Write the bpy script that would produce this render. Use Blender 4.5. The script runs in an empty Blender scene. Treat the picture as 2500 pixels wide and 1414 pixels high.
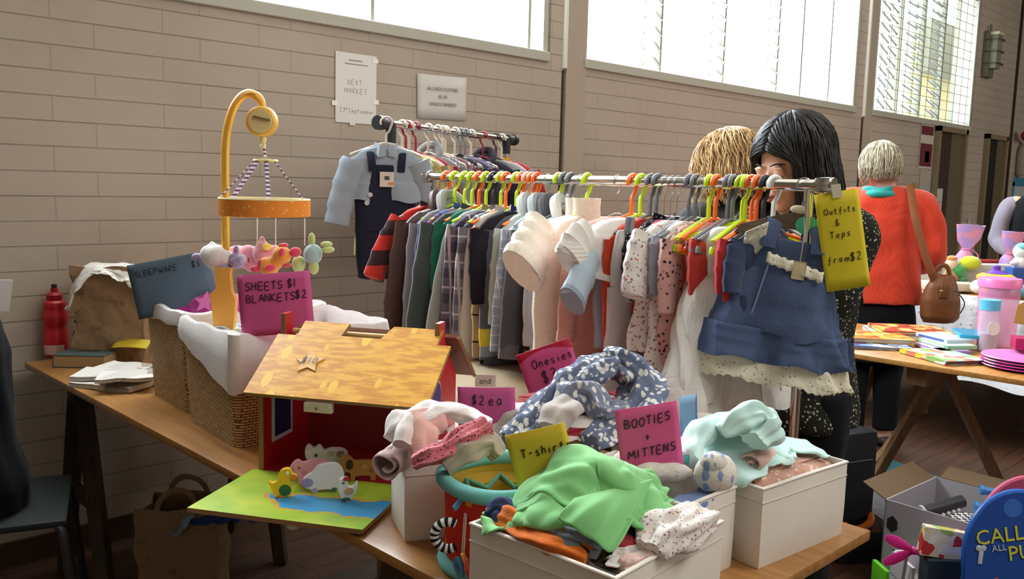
import bpy, bmesh, math, random
import numpy as np
from mathutils import Vector, Matrix, noise as mnoise
PI=math.pi
SC=bpy.context.scene
# ---------------------------------------------------------------- camera
FPX=2167.0
_d1=Vector((2240,200,-FPX)); _d2=Vector((-2125,315,-FPX))
_ex=_d1.normalized(); _ey=(_d2-_ex*_d2.dot(_ex)).normalized(); _ez=_ex.cross(_ey)
ROT=Matrix((_ex,_ey,_ez))           # camera axes -> room axes (x along the window wall, y into it)
CAM=Vector((0,0,1.38))
cd=bpy.data.cameras.new('camera'); cam=bpy.data.objects.new('camera',cd); SC.collection.objects.link(cam)
cam.matrix_world=Matrix.Translation(CAM)@ROT.to_4x4()
cd.sensor_fit='HORIZONTAL'; cd.sensor_width=36.0; cd.lens=36.0*FPX/2500; cd.clip_start=.02; cd.clip_end=200
SC.camera=cam
# ---------------------------------------------------------------- view, world, lights
SC.view_settings.view_transform='Standard'; SC.view_settings.look='None'
SC.view_settings.gamma=1.0; SC.view_settings.use_curve_mapping=False
SC.view_settings.exposure=0.70
W=bpy.data.worlds.new('overcast_sky'); SC.world=W; W.use_nodes=True
_bg=W.node_tree.nodes['Background']; _bg.inputs[0].default_value=(.86,.94,1,1); _bg.inputs[1].default_value=4.5
WALL_Y=3.34; SILL=2.075; HEAD=3.35; CEIL=3.9
def area(name,loc,rot,sx,sy,power,col):
    l=bpy.data.lights.new(name,'AREA'); l.shape='RECTANGLE'; l.size=sx; l.size_y=sy; l.energy=power; l.color=col
    o=bpy.data.objects.new(name,l); SC.collection.objects.link(o); o.location=loc; o.rotation_euler=rot; return o
# daylight coming in through the high louvre windows of the long wall
area('daylight_window',(2.0,WALL_Y+.24,2.75),(math.radians(-62),0,0),3.1,1.5,125,(.88,.95,1))
area('daylight_window',(5.45,WALL_Y+.24,2.75),(math.radians(-62),0,0),3.3,1.5,150,(.88,.95,1))
# the windows of the opposite long wall, behind the photographer
area('daylight_opposite',(6.0,-5.85,3.0),(math.radians(75),0,math.radians(12)),6.0,1.3,60,(1,.96,.91))
area('daylight_opposite',(10,-5.85,2.9),(math.radians(80),0,0),6.0,1.3,55,(1,.96,.91))
# added soft fill lamp under the closed ceiling, over the stalls
area('overhead_fill',(1.9,-.8,3.86),(math.radians(12),math.radians(8),0),3.2,2.4,88,(1,.97,.93))
# ---------------------------------------------------------------- helpers: objects
COL=SC.collection
def P(px,py,z):
    """room point at height z seen at a photo pixel"""
    r=ROT@Vector((px-1250,-(py-707),-FPX)); t=(z-CAM.z)/r.z; return CAM+r*t
def PY(px,py,y):
    r=ROT@Vector((px-1250,-(py-707),-FPX)); return CAM+r*(y/r.y)
def PX(px,py,x):
    r=ROT@Vector((px-1250,-(py-707),-FPX)); return CAM+r*(x/r.x)
def PD(px,py,d):
    r=ROT@Vector((px-1250,-(py-707),-FPX)); return CAM+r*(d/FPX)
def thing(name,label,cat,loc=(0,0,0),rz=0,group=None,rot=None):
    o=bpy.data.objects.new(name,None); COL.objects.link(o); o.empty_display_size=.05
    o.location=loc; o.rotation_euler=rot if rot else (0,0,rz); o['label']=label; o['category']=cat
    if group: o['group']=group
    return o
def tag(o,label,cat,group=None,kind=None):
    o['label']=label; o['category']=cat
    if group: o['group']=group
    if kind: o['kind']=kind
    return o
def obj(name,bm,m,parent=None,smooth=True,loc=None,rot=None,angle=35):
    if isinstance(bm,bpy.types.Mesh): me=bm
    else:
        me=bpy.data.meshes.new(name); bmesh.ops.recalc_face_normals(bm,faces=bm.faces); bm.to_mesh(me); bm.free()
    o=bpy.data.objects.new(name,me); COL.objects.link(o)
    if isinstance(m,(list,tuple)):
        for q in m: me.materials.append(q)
    elif m: me.materials.append(m)
    if smooth:
        me.polygons.foreach_set('use_smooth',[True]*len(me.polygons))
        try: me.set_sharp_from_angle(angle=math.radians(angle))
        except Exception: pass
    if parent: o.parent=parent
    if loc is not None: o.location=loc
    if rot is not None: o.rotation_euler=rot
    return o
def rebase(root,base=None):
    """world-built children: move the root to their base so that it sits under them"""
    kids=[c for c in bpy.data.objects if c.parent==root]
    if base is None:
        pts=[Vector(c.matrix_basis@Vector(b)) for c in kids if c.type=='MESH' for b in c.bound_box]
        base=Vector((sum(p.x for p in pts)/len(pts),sum(p.y for p in pts)/len(pts),min(p.z for p in pts)))
    base=Vector(base); root.location=base
    for c in kids: c.location=Vector(c.location)-base
def recenter(o):
    me=o.data; n=len(me.vertices); a=np.empty(n*3); me.vertices.foreach_get('co',a); a=a.reshape(-1,3)
    b=np.array([(a[:,0].min()+a[:,0].max())/2,(a[:,1].min()+a[:,1].max())/2,a[:,2].min()])
    me.vertices.foreach_set('co',(a-b).ravel()); o.location=Vector(o.location)+Vector(b); return o
def single(name,bm,m,label,cat,group=None,kind=None,**k):
    o=obj(name,bm,m,None,**k); recenter(o); return tag(o,label,cat,group,kind)
def struct(name,bm,m,parent=None,**k):
    k.setdefault('smooth',False); o=obj(name,bm,m,parent,**k); o['kind']='structure'; return o
def modify(o,*mods):
    for t,kw in mods:
        md=o.modifiers.new(t.lower(),t)
        for a,v in kw.items(): setattr(md,a,v)
    return o
def bake(o):
    dg=bpy.context.evaluated_depsgraph_get(); dg.update()
    me=bpy.data.meshes.new_from_object(o.evaluated_get(dg),depsgraph=dg)
    o.modifiers.clear(); old=o.data; mats=[m for m in old.materials]; o.data=me
    me.materials.clear()
    for m in mats: me.materials.append(m)
    me.polygons.foreach_set('use_smooth',[True]*len(me.polygons)); return o
def dup(root,loc=None,rz=None,label=None,mats=None):
    r=root.copy(); COL.objects.link(r)
    if loc is not None: r.location=loc
    if rz is not None: r.rotation_euler=(0,0,rz)
    if label: r['label']=label
    def rec(a,b):
        for ch in [c for c in bpy.data.objects if c.parent==a]:
            c=ch.copy(); COL.objects.link(c); c.parent=b; rec(ch,c)
    rec(root,r); return r
# ---------------------------------------------------------------- helpers: geometry into a bmesh
def NB(): return bmesh.new()
def M4(loc=(0,0,0),rot=(0,0,0),sc=(1,1,1)):
    from mathutils import Euler
    return Matrix.Translation(Vector(loc))@Euler(rot).to_matrix().to_4x4()@Matrix.Diagonal((*sc,1))
def frame(o,x,z=(0,0,1)):
    x=Vector(x).normalized(); z=Vector(z); y=z.cross(x).normalized(); z=x.cross(y)
    m=Matrix((x,y,z)).transposed().to_4x4(); m.translation=Vector(o); return m
def box(bm,c,s,rot=(0,0,0),bev=0,M=None):
    t=bmesh.ops.create_cube(bm,size=1); m=M4(c,rot,s)
    if M is not None: m=M@m
    vs=t['verts']; bmesh.ops.transform(bm,matrix=m,verts=vs)
    if bev:
        es=set(e for v in vs for e in v.link_edges); bmesh.ops.bevel(bm,geom=list(es),offset=bev,segments=2,affect='EDGES',profile=.6)
    return vs
def bx(bm,a,b,bev=0,M=None):
    a=Vector(a);b=Vector(b); return box(bm,(a+b)/2,[abs(v) for v in (b-a)],(0,0,0),bev,M)
def grid(bm,pts,closed_u=False,closed_v=False,caps=False):
    """pts[i][j] -> quads"""
    vv=[[bm.verts.new(p) for p in row] for row in pts]; n=len(vv); m=len(vv[0])
    for i in range(n if closed_u else n-1):
        for j in range(m if closed_v else m-1):
            try: bm.faces.new((vv[i][j],vv[(i+1)%n][j],vv[(i+1)%n][(j+1)%m],vv[i][(j+1)%m]))
            except ValueError: pass
    if caps:
        for r in (vv[0],vv[-1]):
            try: bm.faces.new(r)
            except ValueError: pass
    return vv
def tube(bm,path,rad,seg=8,caps=True,flat=1.0,up=None,M=None,closed=False):
    path=[Vector(p) for p in path]; n=len(path)
    if not hasattr(rad,'__len__'): rad=[rad]*n
    rings=[]; last=None
    for i,p in enumerate(path):
        if closed: t=(path[(i+1)%n]-path[i-1])
        else: t=(path[min(i+1,n-1)]-path[max(i-1,0)])
        t.normalize()
        if last is None:
            u=Vector(up) if up else (Vector((0,0,1)) if abs(t.z)<.9 else Vector((1,0,0)))
        else: u=last
        if up and abs(Vector(up).dot(t))<.95: u=Vector(up)
        u=(u-t*u.dot(t)).normalized(); last=u; w=t.cross(u)
        r=rad[i]; rx,ry=(r if hasattr(r,'__len__') else (r,r*flat))
        ring=[p+w*math.cos(a)*rx+u*math.sin(a)*ry for a in (2*PI*k/seg for k in range(seg))]
        if M is not None: ring=[M@q for q in ring]
        rings.append(ring)
    grid(bm,rings,closed_u=closed,closed_v=True,caps=caps and not closed)
def lathe(bm,prof,seg=32,M=None,sx=1,sy=1,cap=True,a0=0,a1=2*PI):
    full=abs(a1-a0-2*PI)<1e-6; k=seg if full else seg+1
    rings=[[Vector((r*math.cos(a0+(a1-a0)*j/seg)*sx,r*math.sin(a0+(a1-a0)*j/seg)*sy,z)) for j in range(k)] for r,z in prof]
    if M is not None: rings=[[M@q for q in r] for r in rings]
    grid(bm,rings,closed_v=full,caps=cap and full)
def ball(bm,c,r,M=None,rot=(0,0,0),u=16,v=10):
    if not hasattr(r,'__len__'): r=(r,r,r)
    t=bmesh.ops.create_uvsphere(bm,u_segments=u,v_segments=v,radius=1); m=M4(c,rot,r)
    if M is not None: m=M@m
    bmesh.ops.transform(bm,matrix=m,verts=t['verts'])
def prism(bm,poly,d,M=None,bev=0):
    """poly in local xy, extruded 0..d along z"""
    b=[bm.verts.new((x,y,0)) for x,y in poly]; t=[bm.verts.new((x,y,d)) for x,y in poly]; n=len(poly)
    fs=[bm.faces.new(b[::-1]),bm.faces.new(t)]+[bm.faces.new((b[i],b[(i+1)%n],t[(i+1)%n],t[i])) for i in range(n)]
    if bev:
        es=set(e for f in fs for e in f.edges); g=bmesh.ops.bevel(bm,geom=list(es),offset=bev,segments=1,affect='EDGES')
    if M is not None:
        vs=set(b+t)
        if bev: vs=set(v for v in bm.verts if v.is_valid and v.tag is False)
        for v in vs:
            if v.is_valid: v.co=M@v.co
    for v in bm.verts: v.tag=True
def prism2(poly,d,M=None,bev=0):
    bm=NB(); prism(bm,poly,d,M,bev); return bm
def join(bm,other,M=None):
    if M is not None: bmesh.ops.transform(other,matrix=M,verts=other.verts[:])
    me=bpy.data.meshes.new('tmp'); other.to_mesh(me); other.free(); bm.from_mesh(me); bpy.data.meshes.remove(me)
def arc(c,r,a0,a1,n,ax=(1,0,0),ay=(0,0,1)):
    c=Vector(c);ax=Vector(ax);ay=Vector(ay)
    return [c+ax*r*math.cos(a0+(a1-a0)*i/n)+ay*r*math.sin(a0+(a1-a0)*i/n) for i in range(n+1)]
def spline(ps,n=6):
    ps=[Vector(p) for p in ps]; out=[]
    q=[ps[0]*2-ps[1]]+ps+[ps[-1]*2-ps[-2]]
    for i in range(1,len(q)-2):
        for k in range(n):
            t=k/n; a,b,c,d=q[i-1:i+3]
            out.append(.5*((2*b)+(c-a)*t+(2*a-5*b+4*c-d)*t*t+(3*b-a-3*c+d)*t**3))
    out.append(ps[-1]); return out
# ---------------------------------------------------------------- materials
def rgb(h):
    """#rrggbb display colour -> linear"""
    h=h.lstrip('#'); c=[int(h[i:i+2],16)/255 for i in (0,2,4)]
    return tuple((v/12.92 if v<=.04045 else ((v+.055)/1.055)**2.4) for v in c)+(1,)
class Mat:
    def __init__(s,name,col='#808080',rough=.8,metal=0,spec=.3,**k):
        s.m=bpy.data.materials.new(name); s.m.use_nodes=True; s.t=s.m.node_tree; s.b=s.t.nodes['Principled BSDF']
        s.b.inputs['Roughness'].default_value=rough; s.b.inputs['Metallic'].default_value=metal
        s.b.inputs['Specular IOR Level'].default_value=spec
        s.set(s.b.inputs['Base Color'],col)
        for a,v in k.items(): s.b.inputs[a.replace('_',' ')].default_value=v
    def set(s,sock,v):
        if isinstance(v,str): sock.default_value=rgb(v)
        elif isinstance(v,bpy.types.NodeSocket): s.t.links.new(v,sock)
        elif v is not None: sock.default_value=v
    def n(s,t,ins={},**props):
        nd=s.t.nodes.new(t)
        for a,v in props.items(): setattr(nd,a,v)
        for a,v in ins.items(): s.set(nd.inputs[a],v)
        return nd
    def co(s,sc=(1,1,1),loc=(0,0,0),rot=(0,0,0)):
        c=s.n('ShaderNodeTexCoord').outputs['Object']
        return s.n('ShaderNodeMapping',{0:c,1:loc,2:rot,3:sc}).outputs[0]
    def sep(s,v): return s.n('ShaderNodeSeparateXYZ',{0:v}).outputs
    def math(s,op,a,b=None,c=None):
        nd=s.n('ShaderNodeMath',operation=op)
        for i,v in enumerate((a,b,c)):
            if v is not None: s.set(nd.inputs[i],v)
        return nd.outputs[0]
    def mix(s,f,a,b,mode='MIX'):
        nd=s.n('ShaderNodeMix',data_type='RGBA',blend_type=mode)
        s.set(nd.inputs[0],f); s.set(nd.inputs[6],a); s.set(nd.inputs[7],b); return nd.outputs[2]
    def noise(s,v,scale=5,detail=3,rough=.5): return s.n('ShaderNodeTexNoise',{'Vector':v,'Scale':scale,'Detail':detail,'Roughness':rough}).outputs
    def voro(s,v,scale=5,feature='F1',rand=1.0): return s.n('ShaderNodeTexVoronoi',{'Vector':v,'Scale':scale,'Randomness':rand},feature=feature).outputs
    def ramp(s,f,stops,interp='LINEAR'):
        nd=s.n('ShaderNodeValToRGB',{0:f}); cr=nd.color_ramp; cr.interpolation=interp
        while len(cr.elements)<len(stops): cr.elements.new(.5)
        for e,(p,c) in zip(cr.elements,stops): e.position=p; e.color=rgb(c) if isinstance(c,str) else (c,c,c,1)
        return nd.outputs[0]
    def step(s,v,lo,hi=None):
        """1 where lo<v(<hi)"""
        a=s.math('GREATER_THAN',v,lo)
        return a if hi is None else s.math('MULTIPLY',a,s.math('LESS_THAN',v,hi))
    def bump(s,h,strength=.3,dist=.01):
        b=s.n('ShaderNodeBump',{'Height':h,'Strength':strength,'Distance':dist}).outputs[0]
        s.set(s.b.inputs['Normal'],b); return s
    def color(s,c): s.set(s.b.inputs['Base Color'],c); return s
_mc={}
def plain(col,rough=.6,metal=0,spec=.4,**k):
    key=(col,rough,metal,spec,tuple(k.items()))
    if key not in _mc: _mc[key]=Mat('surface_'+col.strip('#'),col,rough,metal,spec,**k).m
    return _mc[key]
def cloth(col,kind='plain',c2=None,c3=None,c4=None,sc=1.0,weave=900,rough=.9):
    """woven and printed fabrics"""
    key=('cloth',col,kind,c2,c3,sc,c4)
    if key in _mc: return _mc[key]
    m=Mat('fabric_'+kind,col,rough,0,.15); v=m.co(); X,Y,Z=m.sep(v)[:3]
    m.b.inputs['Sheen Weight'].default_value=.25 if sum(rgb(col)[:3])>.2 else .03; m.b.inputs['Sheen Roughness'].default_value=.5
    nz=m.noise(v,14,3)[0]; base=m.mix(m.math('MULTIPLY',nz,.16),col,'#000000')
    h=m.noise(v,weave*.35,2)[0]
    def band(c,period,lo,hi): return m.step(m.math('FRACT',m.math('DIVIDE',c,period)),lo,hi)
    if kind=='plaid':
        p=.075*sc; base=m.mix(band(X,p,.0,.38),base,c2); base=m.mix(m.math('MULTIPLY',band(Z,p,.1,.5),.65),base,c2)
        if c3: base=m.mix(m.math('MAXIMUM',band(X,p,.62,.7),band(Z,p,.7,.78)),base,c3)
        if c4: base=m.mix(m.math('MULTIPLY',band(X,p*2,.45,.6),band(Z,p*2,.35,.62)),base,c4)
    elif kind=='window':
        p=.062*sc; base=m.mix(m.math('MAXIMUM',band(X,p,0,.07),band(Z,p,0,.07)),base,c2)
    elif kind=='check':
        p=.08*sc; base=m.mix(band(Z,p,.0,.5),base,c2)
    elif kind=='stripe':
        base=m.mix(band(Z,.03*sc,.0,.5),base,c2)
        if c3: base=m.mix(band(Z,.09*sc,.5,.72),base,c3)
    elif kind=='vstripe':
        base=m.mix(band(m.math('ADD',X,Y),.016*sc,.0,.5),base,c2)
        if c3: base=m.mix(band(m.math('ADD',X,Y),.05*sc,.3,.45),base,c3)
    elif kind=='bands':     # wide hem bands
        base=m.mix(m.step(Z,-.47,-.42),base,c2); base=m.mix(m.step(Z,-.50,-.47),base,c3)
    elif kind=='dots':
        d=m.voro(v,70/sc)[0]; base=m.mix(m.math('LESS_THAN',d,.28),base,c2)
    elif kind=='floral':
        vo=m.voro(v,55/sc); d=m.math('ADD',vo[0],m.math('MULTIPLY',m.noise(v,160/sc,2)[0],.5))
        cc=m.ramp(m.sep(vo[1])[0],[(0,c2),(.4,c3 or c2),(.7,c4 or c2)],'CONSTANT')
        base=m.mix(m.math('LESS_THAN',d,.53),base,cc)
    elif kind=='leaf':
        vo=m.voro(m.co((1,1,.55),rot=(.5,.3,.6)),46/sc); d=m.math('ADD',vo[0],m.math('MULTIPLY',m.noise(v,110/sc,2)[0],.35))
        base=m.mix(m.ramp(d,[(.52,1.0),(.62,0.0)]),base,c2)
    elif kind=='rib':
        h=m.n('ShaderNodeTexWave',{'Vector':v,'Scale':60/sc},bands_direction='Z').outputs[1]
    elif kind=='patch':
        vo=m.voro(v,16/sc); base=m.mix(m.step(m.sep(vo[1])[0],.55),base,c2); base=m.mix(m.step(m.sep(vo[1])[1],.72),base,c3 or c2)
        if c4: base=m.mix(m.step(m.sep(vo[1])[2],.85),base,c4)
    m.color(base)
    m.bump(h,.35,.003 if kind!='rib' else .004); _mc[key]=m.m; return m.m
def fur(col):
    m=Mat('fur_fabric',col,1,0,.05); v=m.co(); n1=m.noise(v,90,5,.7)[0]
    m.color(m.mix(m.ramp(n1,[(.3,0.0),(.6,1.0)]),'#f6ead8',col)); m.b.inputs['Sheen Weight'].default_value=.6
    m.bump(n1,.6,.008); return m.m
def wood(name,c1,c2,rough=.45,axis='y',sc=1.0,spec=.4):
    m=Mat(name,c1,rough,0,spec); s={'x':(1,14,14),'y':(14,1,14),'z':(14,14,1)}[axis]
    v=m.co(tuple(q*sc for q in s)); n1=m.noise(v,3.2,6,.65)[0]; n2=m.noise(m.co(),3,2)[0]
    f=m.math('ADD',m.math('MULTIPLY',n1,.75),m.math('MULTIPLY',n2,.25)); m.color(m.ramp(f,[(.32,c2),(.66,c1)])); m.bump(n1,.08,.004); return m.m
def metal(col='#c9c9c9',rough=.22): return plain(col,rough,1.0,.5)
# ================================================================ the room
def m_wall():
    m=Mat('painted_blockwork','#a99c8c',.75,0,.25); v=m.co(); X,Y,Z=m.sep(v)[:3]
    vec=m.n('ShaderNodeCombineXYZ',{0:X,1:Z,2:0.0}).outputs[0]
    br=m.n('ShaderNodeTexBrick',{'Vector':vec,'Scale':1.0,'Mortar Size':.0028,'Mortar Smooth':.25,'Brick Width':.39,'Row Height':.0862,'Bias':0.0,'Color1':(1,1,1,1),'Color2':(.9,.9,.9,1),'Mortar':(0,0,0,1)},offset=.37,squash=1.0)
    vertical=br.outputs[0]
    n1=m.noise(v,2.2,4)[0]; n2=m.noise(v,60,4,.7)[0]
    c=m.mix(n1,'#c3b7a9','#b2a698'); c=m.mix(m.math('MULTIPLY',n2,.25),c,'#a89c8e')
    hz=m.math('LESS_THAN',m.math('FRACT',m.math('DIVIDE',Z,.0862)),.042); hz=m.math('MULTIPLY',hz,m.ramp(m.noise(m.co((1,1,9)),1.7,3)[0],[(.3,.35),(.6,1.0)]))
    c=m.mix(m.math('MULTIPLY',br.outputs[1],.22),c,'#5c5044'); c=m.mix(m.math('MULTIPLY',hz,.5),c,'#54483c')
    dirt=m.ramp(m.noise(v,1.1,5,.6)[0],[(.5,0.0),(.75,1.0)]); c=m.mix(m.math('MULTIPLY',dirt,.25),c,'#8f8475')
    m.color(c)
    h=m.math('ADD',m.math('MULTIPLY',br.outputs[1],-1.0),m.math('MULTIPLY',n2,.12)); m.bump(h,.5,.006); return m.m
MW=m_wall()
M_frame=plain('#b9b9ac',.5); M_dark=plain('#2b2a26',.6)
M_trimw=Mat('painted_pilaster','#b0a494',.6).m
X0,X1,YB=-3.2,15.0,-6.0
bm=NB(); bx(bm,(X0,WALL_Y,0),(X1,WALL_Y+.2,SILL-.05)); bx(bm,(X0,WALL_Y,HEAD),(X1,WALL_Y+.2,CEIL))
for a,b in ((X0,.15),(3.5,3.74),(7.12,7.36),(9.74,X1)): bx(bm,(a,WALL_Y,SILL-.05),(b,WALL_Y+.2,HEAD))
# doorway recesses are cut by building the dark doors in front; the blockwork stays whole
struct('wall_window_side',bm,MW)
bm=NB(); bx(bm,(X0,YB-.2,0),(X1,YB,CEIL)); struct('wall_opposite',bm,plain('#b5a896',.8))
bm=NB(); bx(bm,(X0-.2,YB,0),(X0,WALL_Y,CEIL)); struct('wall_near_end',bm,plain('#b5a896',.8))
bm=NB(); bx(bm,(X1,YB,0),(X1+.2,WALL_Y,CEIL)); struct('wall_far_end',bm,plain('#a89a84',.8))
bm=NB(); bx(bm,(X0,YB,CEIL),(X1,WALL_Y,CEIL+.1)); struct('ceiling',bm,plain('#c9c1b2',.8))
mf=Mat('worn_floorboards','#4a3022',.55,0,.3); v=mf.co((1,12,1)); w=mf.noise(v,3,5,.6)[0]
brf=mf.n('ShaderNodeTexBrick',{'Vector':mf.co(),'Scale':1.0,'Mortar Size':.002,'Brick Width':1.6,'Row Height':.085})
mf.color(mf.mix(brf.outputs[1],mf.ramp(w,[(.3,'#3a2a20'),(.7,'#5b3a28')]),'#140d08')); mf.bump(w,.1,.003)
bm=NB(); bx(bm,(X0,YB,-.1),(X1,WALL_Y,0)); struct('floor',bm,mf.m)
# pilasters: shallow flush piers with a dark open joint and a conduit
bm=NB(); bx(bm,(3.62,WALL_Y-.012,0),(3.78,WALL_Y,CEIL),.003); struct('trim_1',bm,M_trimw)
bm=NB(); bx(bm,(3.596,WALL_Y-.004,0),(3.612,WALL_Y,SILL-.08)); bx(bm,(7.24,WALL_Y-.004,0),(7.262,WALL_Y,SILL-.08)); bx(bm,(10.95,WALL_Y-.02,0),(10.985,WALL_Y,CEIL)); struct('trim_2',bm,plain('#3d3026',.8))
bm=NB(); bx(bm,(7.27,WALL_Y-.012,0),(7.40,WALL_Y,CEIL),.003); struct('trim_3',bm,M_trimw)
bm=NB(); bx(bm,(3.598,WALL_Y-.02,SILL-.07),(3.615,WALL_Y,HEAD)); bx(bm,(7.247,WALL_Y-.02,SILL-.07),(7.268,WALL_Y,HEAD)); struct('trim_4',bm,plain('#e8e6dc',.4))
bm=NB(); bx(bm,(X0,WALL_Y-.012,0),(X1,WALL_Y,.09)); struct('baseboard_window_side',bm,plain('#4b3626',.6))
# windows
M_glass=Mat('louvre_glass','#dfeee8',.12,0,.5); M_glass.b.inputs['Transmission Weight'].default_value=.9; M_glass.b.inputs['Alpha'].default_value=.35; M_glass=M_glass.m
M_lclip=plain('#55574c',.5); M_mesh=plain('#6b6a4e',.6)
def window(i,x0,x1,mull,louv,mesh=None,fx=0):
    root=bpy.data.objects.new('window_%d'%i,None); COL.objects.link(root); root['kind']='structure'; root.location=((x0+x1)/2,WALL_Y+.1,SILL)
    base=Vector(root.location)
    def part(n,bm,m): 
        o=obj(n,bm,m,root,smooth=False); o.location=-base; return o
    bm=NB(); f=.035
    bx(bm,(x0,WALL_Y-.02,SILL-.05),(x1,WALL_Y+.14,SILL),.004); bx(bm,(x0,WALL_Y+.02,HEAD-.04),(x1,WALL_Y+.14,HEAD))
    bx(bm,(x0,WALL_Y+.0,SILL),(x0+f,WALL_Y+.14,HEAD)); bx(bm,(x1-f,WALL_Y+.0,SILL),(x1,WALL_Y+.14,HEAD))
    part('window_frame',bm,M_frame)
    for x in mull:
        bm=NB(); bx(bm,(x-.009,WALL_Y+.06,SILL),(x+.009,WALL_Y+.1,HEAD)); part('mullion',bm,plain('#8c8d7c',.5))
    for (a,b,st) in louv:     # banks of tilted glass blades with their clip strips
        bm=NB(); bc=NB(); z=SILL+.03
        while z<HEAD-.1:
            box(bm,((a+b)/2,WALL_Y+.09,z+.05),(b-a-.02,.004,.115),(math.radians(-st),0,0))
            for xx in (a+.012,b-.012): box(bc,(xx,WALL_Y+.085,z+.05),(.008,.016,.118),(math.radians(-st),0,0))
            z+=.092
        part('louvre_blades',bm,M_glass); part('louvre_clips',bc,M_lclip)
    if mesh:
        bm=NB(); a,b=mesh; z=SILL+.03
        while z<HEAD: bx(bm,(a,WALL_Y+.03,z),(b,WALL_Y+.034,z+.004)); z+=.088
        x=a
        while x<b: bx(bm,(x,WALL_Y+.034,SILL),(x+.004,WALL_Y+.038,HEAD)); x+=.17
        part('wire_mesh',bm,M_mesh)
    return root
window(1,.18,3.48,[1.3,2.4,3.40],[],None)
window(2,3.76,7.1,[4.55,5.25,5.95,6.3,6.75],[(4.35,4.54,40),(5.05,5.24,52),(5.76,5.94,55)],None)
window(3,7.42,9.72,[8.05,8.55,9.02,9.38],[(7.75,7.93,40),(8.3,8.5,55),(8.85,8.98,50)],(7.44,9.70))
# what stands outside the far window: a neighbouring wall with a darker eave band
mo=Mat('corrugated_cladding','#9a9673',.8); vo=mo.co(); wv=mo.n('ShaderNodeTexWave',{'Vector':vo,'Scale':9.0},bands_direction='X').outputs[1]
mo.color(mo.mix(wv,'#c9c79c','#ece9c2')); mo.bump(wv,.3,.02)
bm=NB(); bx(bm,(10.55,WALL_Y+1.0,0),(15.5,WALL_Y+1.25,3.35)); o=single('neighbouring_shed',bm,mo.m,'pale corrugated shed standing outside beyond the far louvre window','shed',smooth=False)
bm=NB(); bx(bm,(10.75,WALL_Y+.86,2.8),(15.5,WALL_Y+1.0,3.4),.01); e=obj('eave_band',bm,plain('#77786a',.8),None,smooth=False); e.parent=o; e.location=-Vector(o.location)
# doors at the far end
def doorway(i,x0,x1,open_x,zt=1.98):
    root=bpy.data.objects.new('door_%d'%i,None); COL.objects.link(root); root['kind']='structure'; root.location=((x0+x1)/2,WALL_Y,0); b=Vector(root.location)
    def part(n,bm,m): o=obj(n,bm,m,root,smooth=False); o.location=-b; return o
    bm=NB(); t=.05
    bx(bm,(x0-t,WALL_Y-.05,0),(x0,WALL_Y,zt+t)); bx(bm,(x1,WALL_Y-.05,0),(x1+t,WALL_Y,zt+t)); bx(bm,(x0-t,WALL_Y-.05,zt),(x1+t,WALL_Y,zt+t))
    part('door_frame',bm,plain('#8a7a60',.6))
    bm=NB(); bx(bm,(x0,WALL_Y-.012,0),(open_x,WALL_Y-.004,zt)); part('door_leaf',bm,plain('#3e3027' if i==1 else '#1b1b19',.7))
    bm=NB(); bx(bm,(open_x,WALL_Y-.02,0),(x1,WALL_Y-.004,zt)); part('jamb',bm,plain('#6b5f49',.7))
doorway(1,8.86,9.50,9.2); doorway(2,10.2,10.72,10.52)
# ================================================================ the tables
M_ply=wood('varnished_tabletop','#b58349','#85592e',.3,'y',1.0,.5); M_plyx=wood('pine_tabletop','#c08a48','#8f5f2c',.4,'x')
M_edge=wood('plywood_edge','#a87c4a','#7a5530',.5,'y'); M_leg=wood('trestle_timber','#8d6a48','#664a30',.6,'z')
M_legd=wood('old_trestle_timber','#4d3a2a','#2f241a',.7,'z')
def trestle_table(name,label,x0,x1,y0,y1,h,mt,ml,trs,axis='y'):
    t=thing(name,label,'table',((x0+x1)/2,(y0+y1)/2,0)); c=Vector(t.location)
    bm=NB(); bx(bm,(x0,y0,h-.02),(x1,y1,h),.003); o=obj('tabletop',bm,mt,t); o.location=-c
    for ym in trs:      # each trestle: two A frames of splayed legs with a rail
        for s in (-1,1):
            for xx in (x0+.08,x1-.08):
                bm=NB(); tube(bm,[(xx,ym+s*.02,h-.04),(xx,ym+s*.2,0)],.03,4,up=(1,0,0)); o=obj('leg',bm,ml,t,smooth=False); o.location=-c
        bm=NB(); bx(bm,(x0+.05,ym-.03,h-.09),(x1-.05,ym+.03,h-.02),.003); o=obj('rail',bm,ml,t); o.location=-c
        for xx in (x0+.09,x1-.09):
            bm=NB(); bx(bm,(xx-.01,ym-.1,.3),(xx+.01,ym+.1,.35)); o=obj('stretcher',bm,ml,t); o.location=-c
    return t
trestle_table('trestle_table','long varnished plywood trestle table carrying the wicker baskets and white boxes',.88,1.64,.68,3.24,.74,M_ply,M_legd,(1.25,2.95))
TBL2=trestle_table('trestle_table','pine trestle table of books and bottles near the woman in the orange jumper',3.43,4.25,-.6,1.95,.74,M_plyx,M_leg,())
c=Vector(TBL2.location)
for (a,b) in (((3.75,1.32,.70),(3.9,1.66,0)),((3.72,1.30,.70),(3.96,1.02,0)),((4.1,1.36,.70),(4.05,1.75,0)),((3.8,-.3,.7),(3.8,-.5,0)),((3.8,-.25,.7),(3.8,0,0))):
    bm=NB(); tube(bm,[a,b],.026,4,up=(1,0,0)); o=obj('leg',bm,M_leg,TBL2,smooth=False); o.location=-c
bm=NB(); bx(bm,(3.5,1.28,.64),(4.2,1.36,.72),.003); o=obj('rail',bm,M_leg,TBL2); o.location=-c
trestle_table('trestle_table','far trestle table crowded with soft toys, jars and pink bags',5.65,7.2,.2,2.75,.74,M_plyx,M_leg,(.6,2.3))
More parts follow.
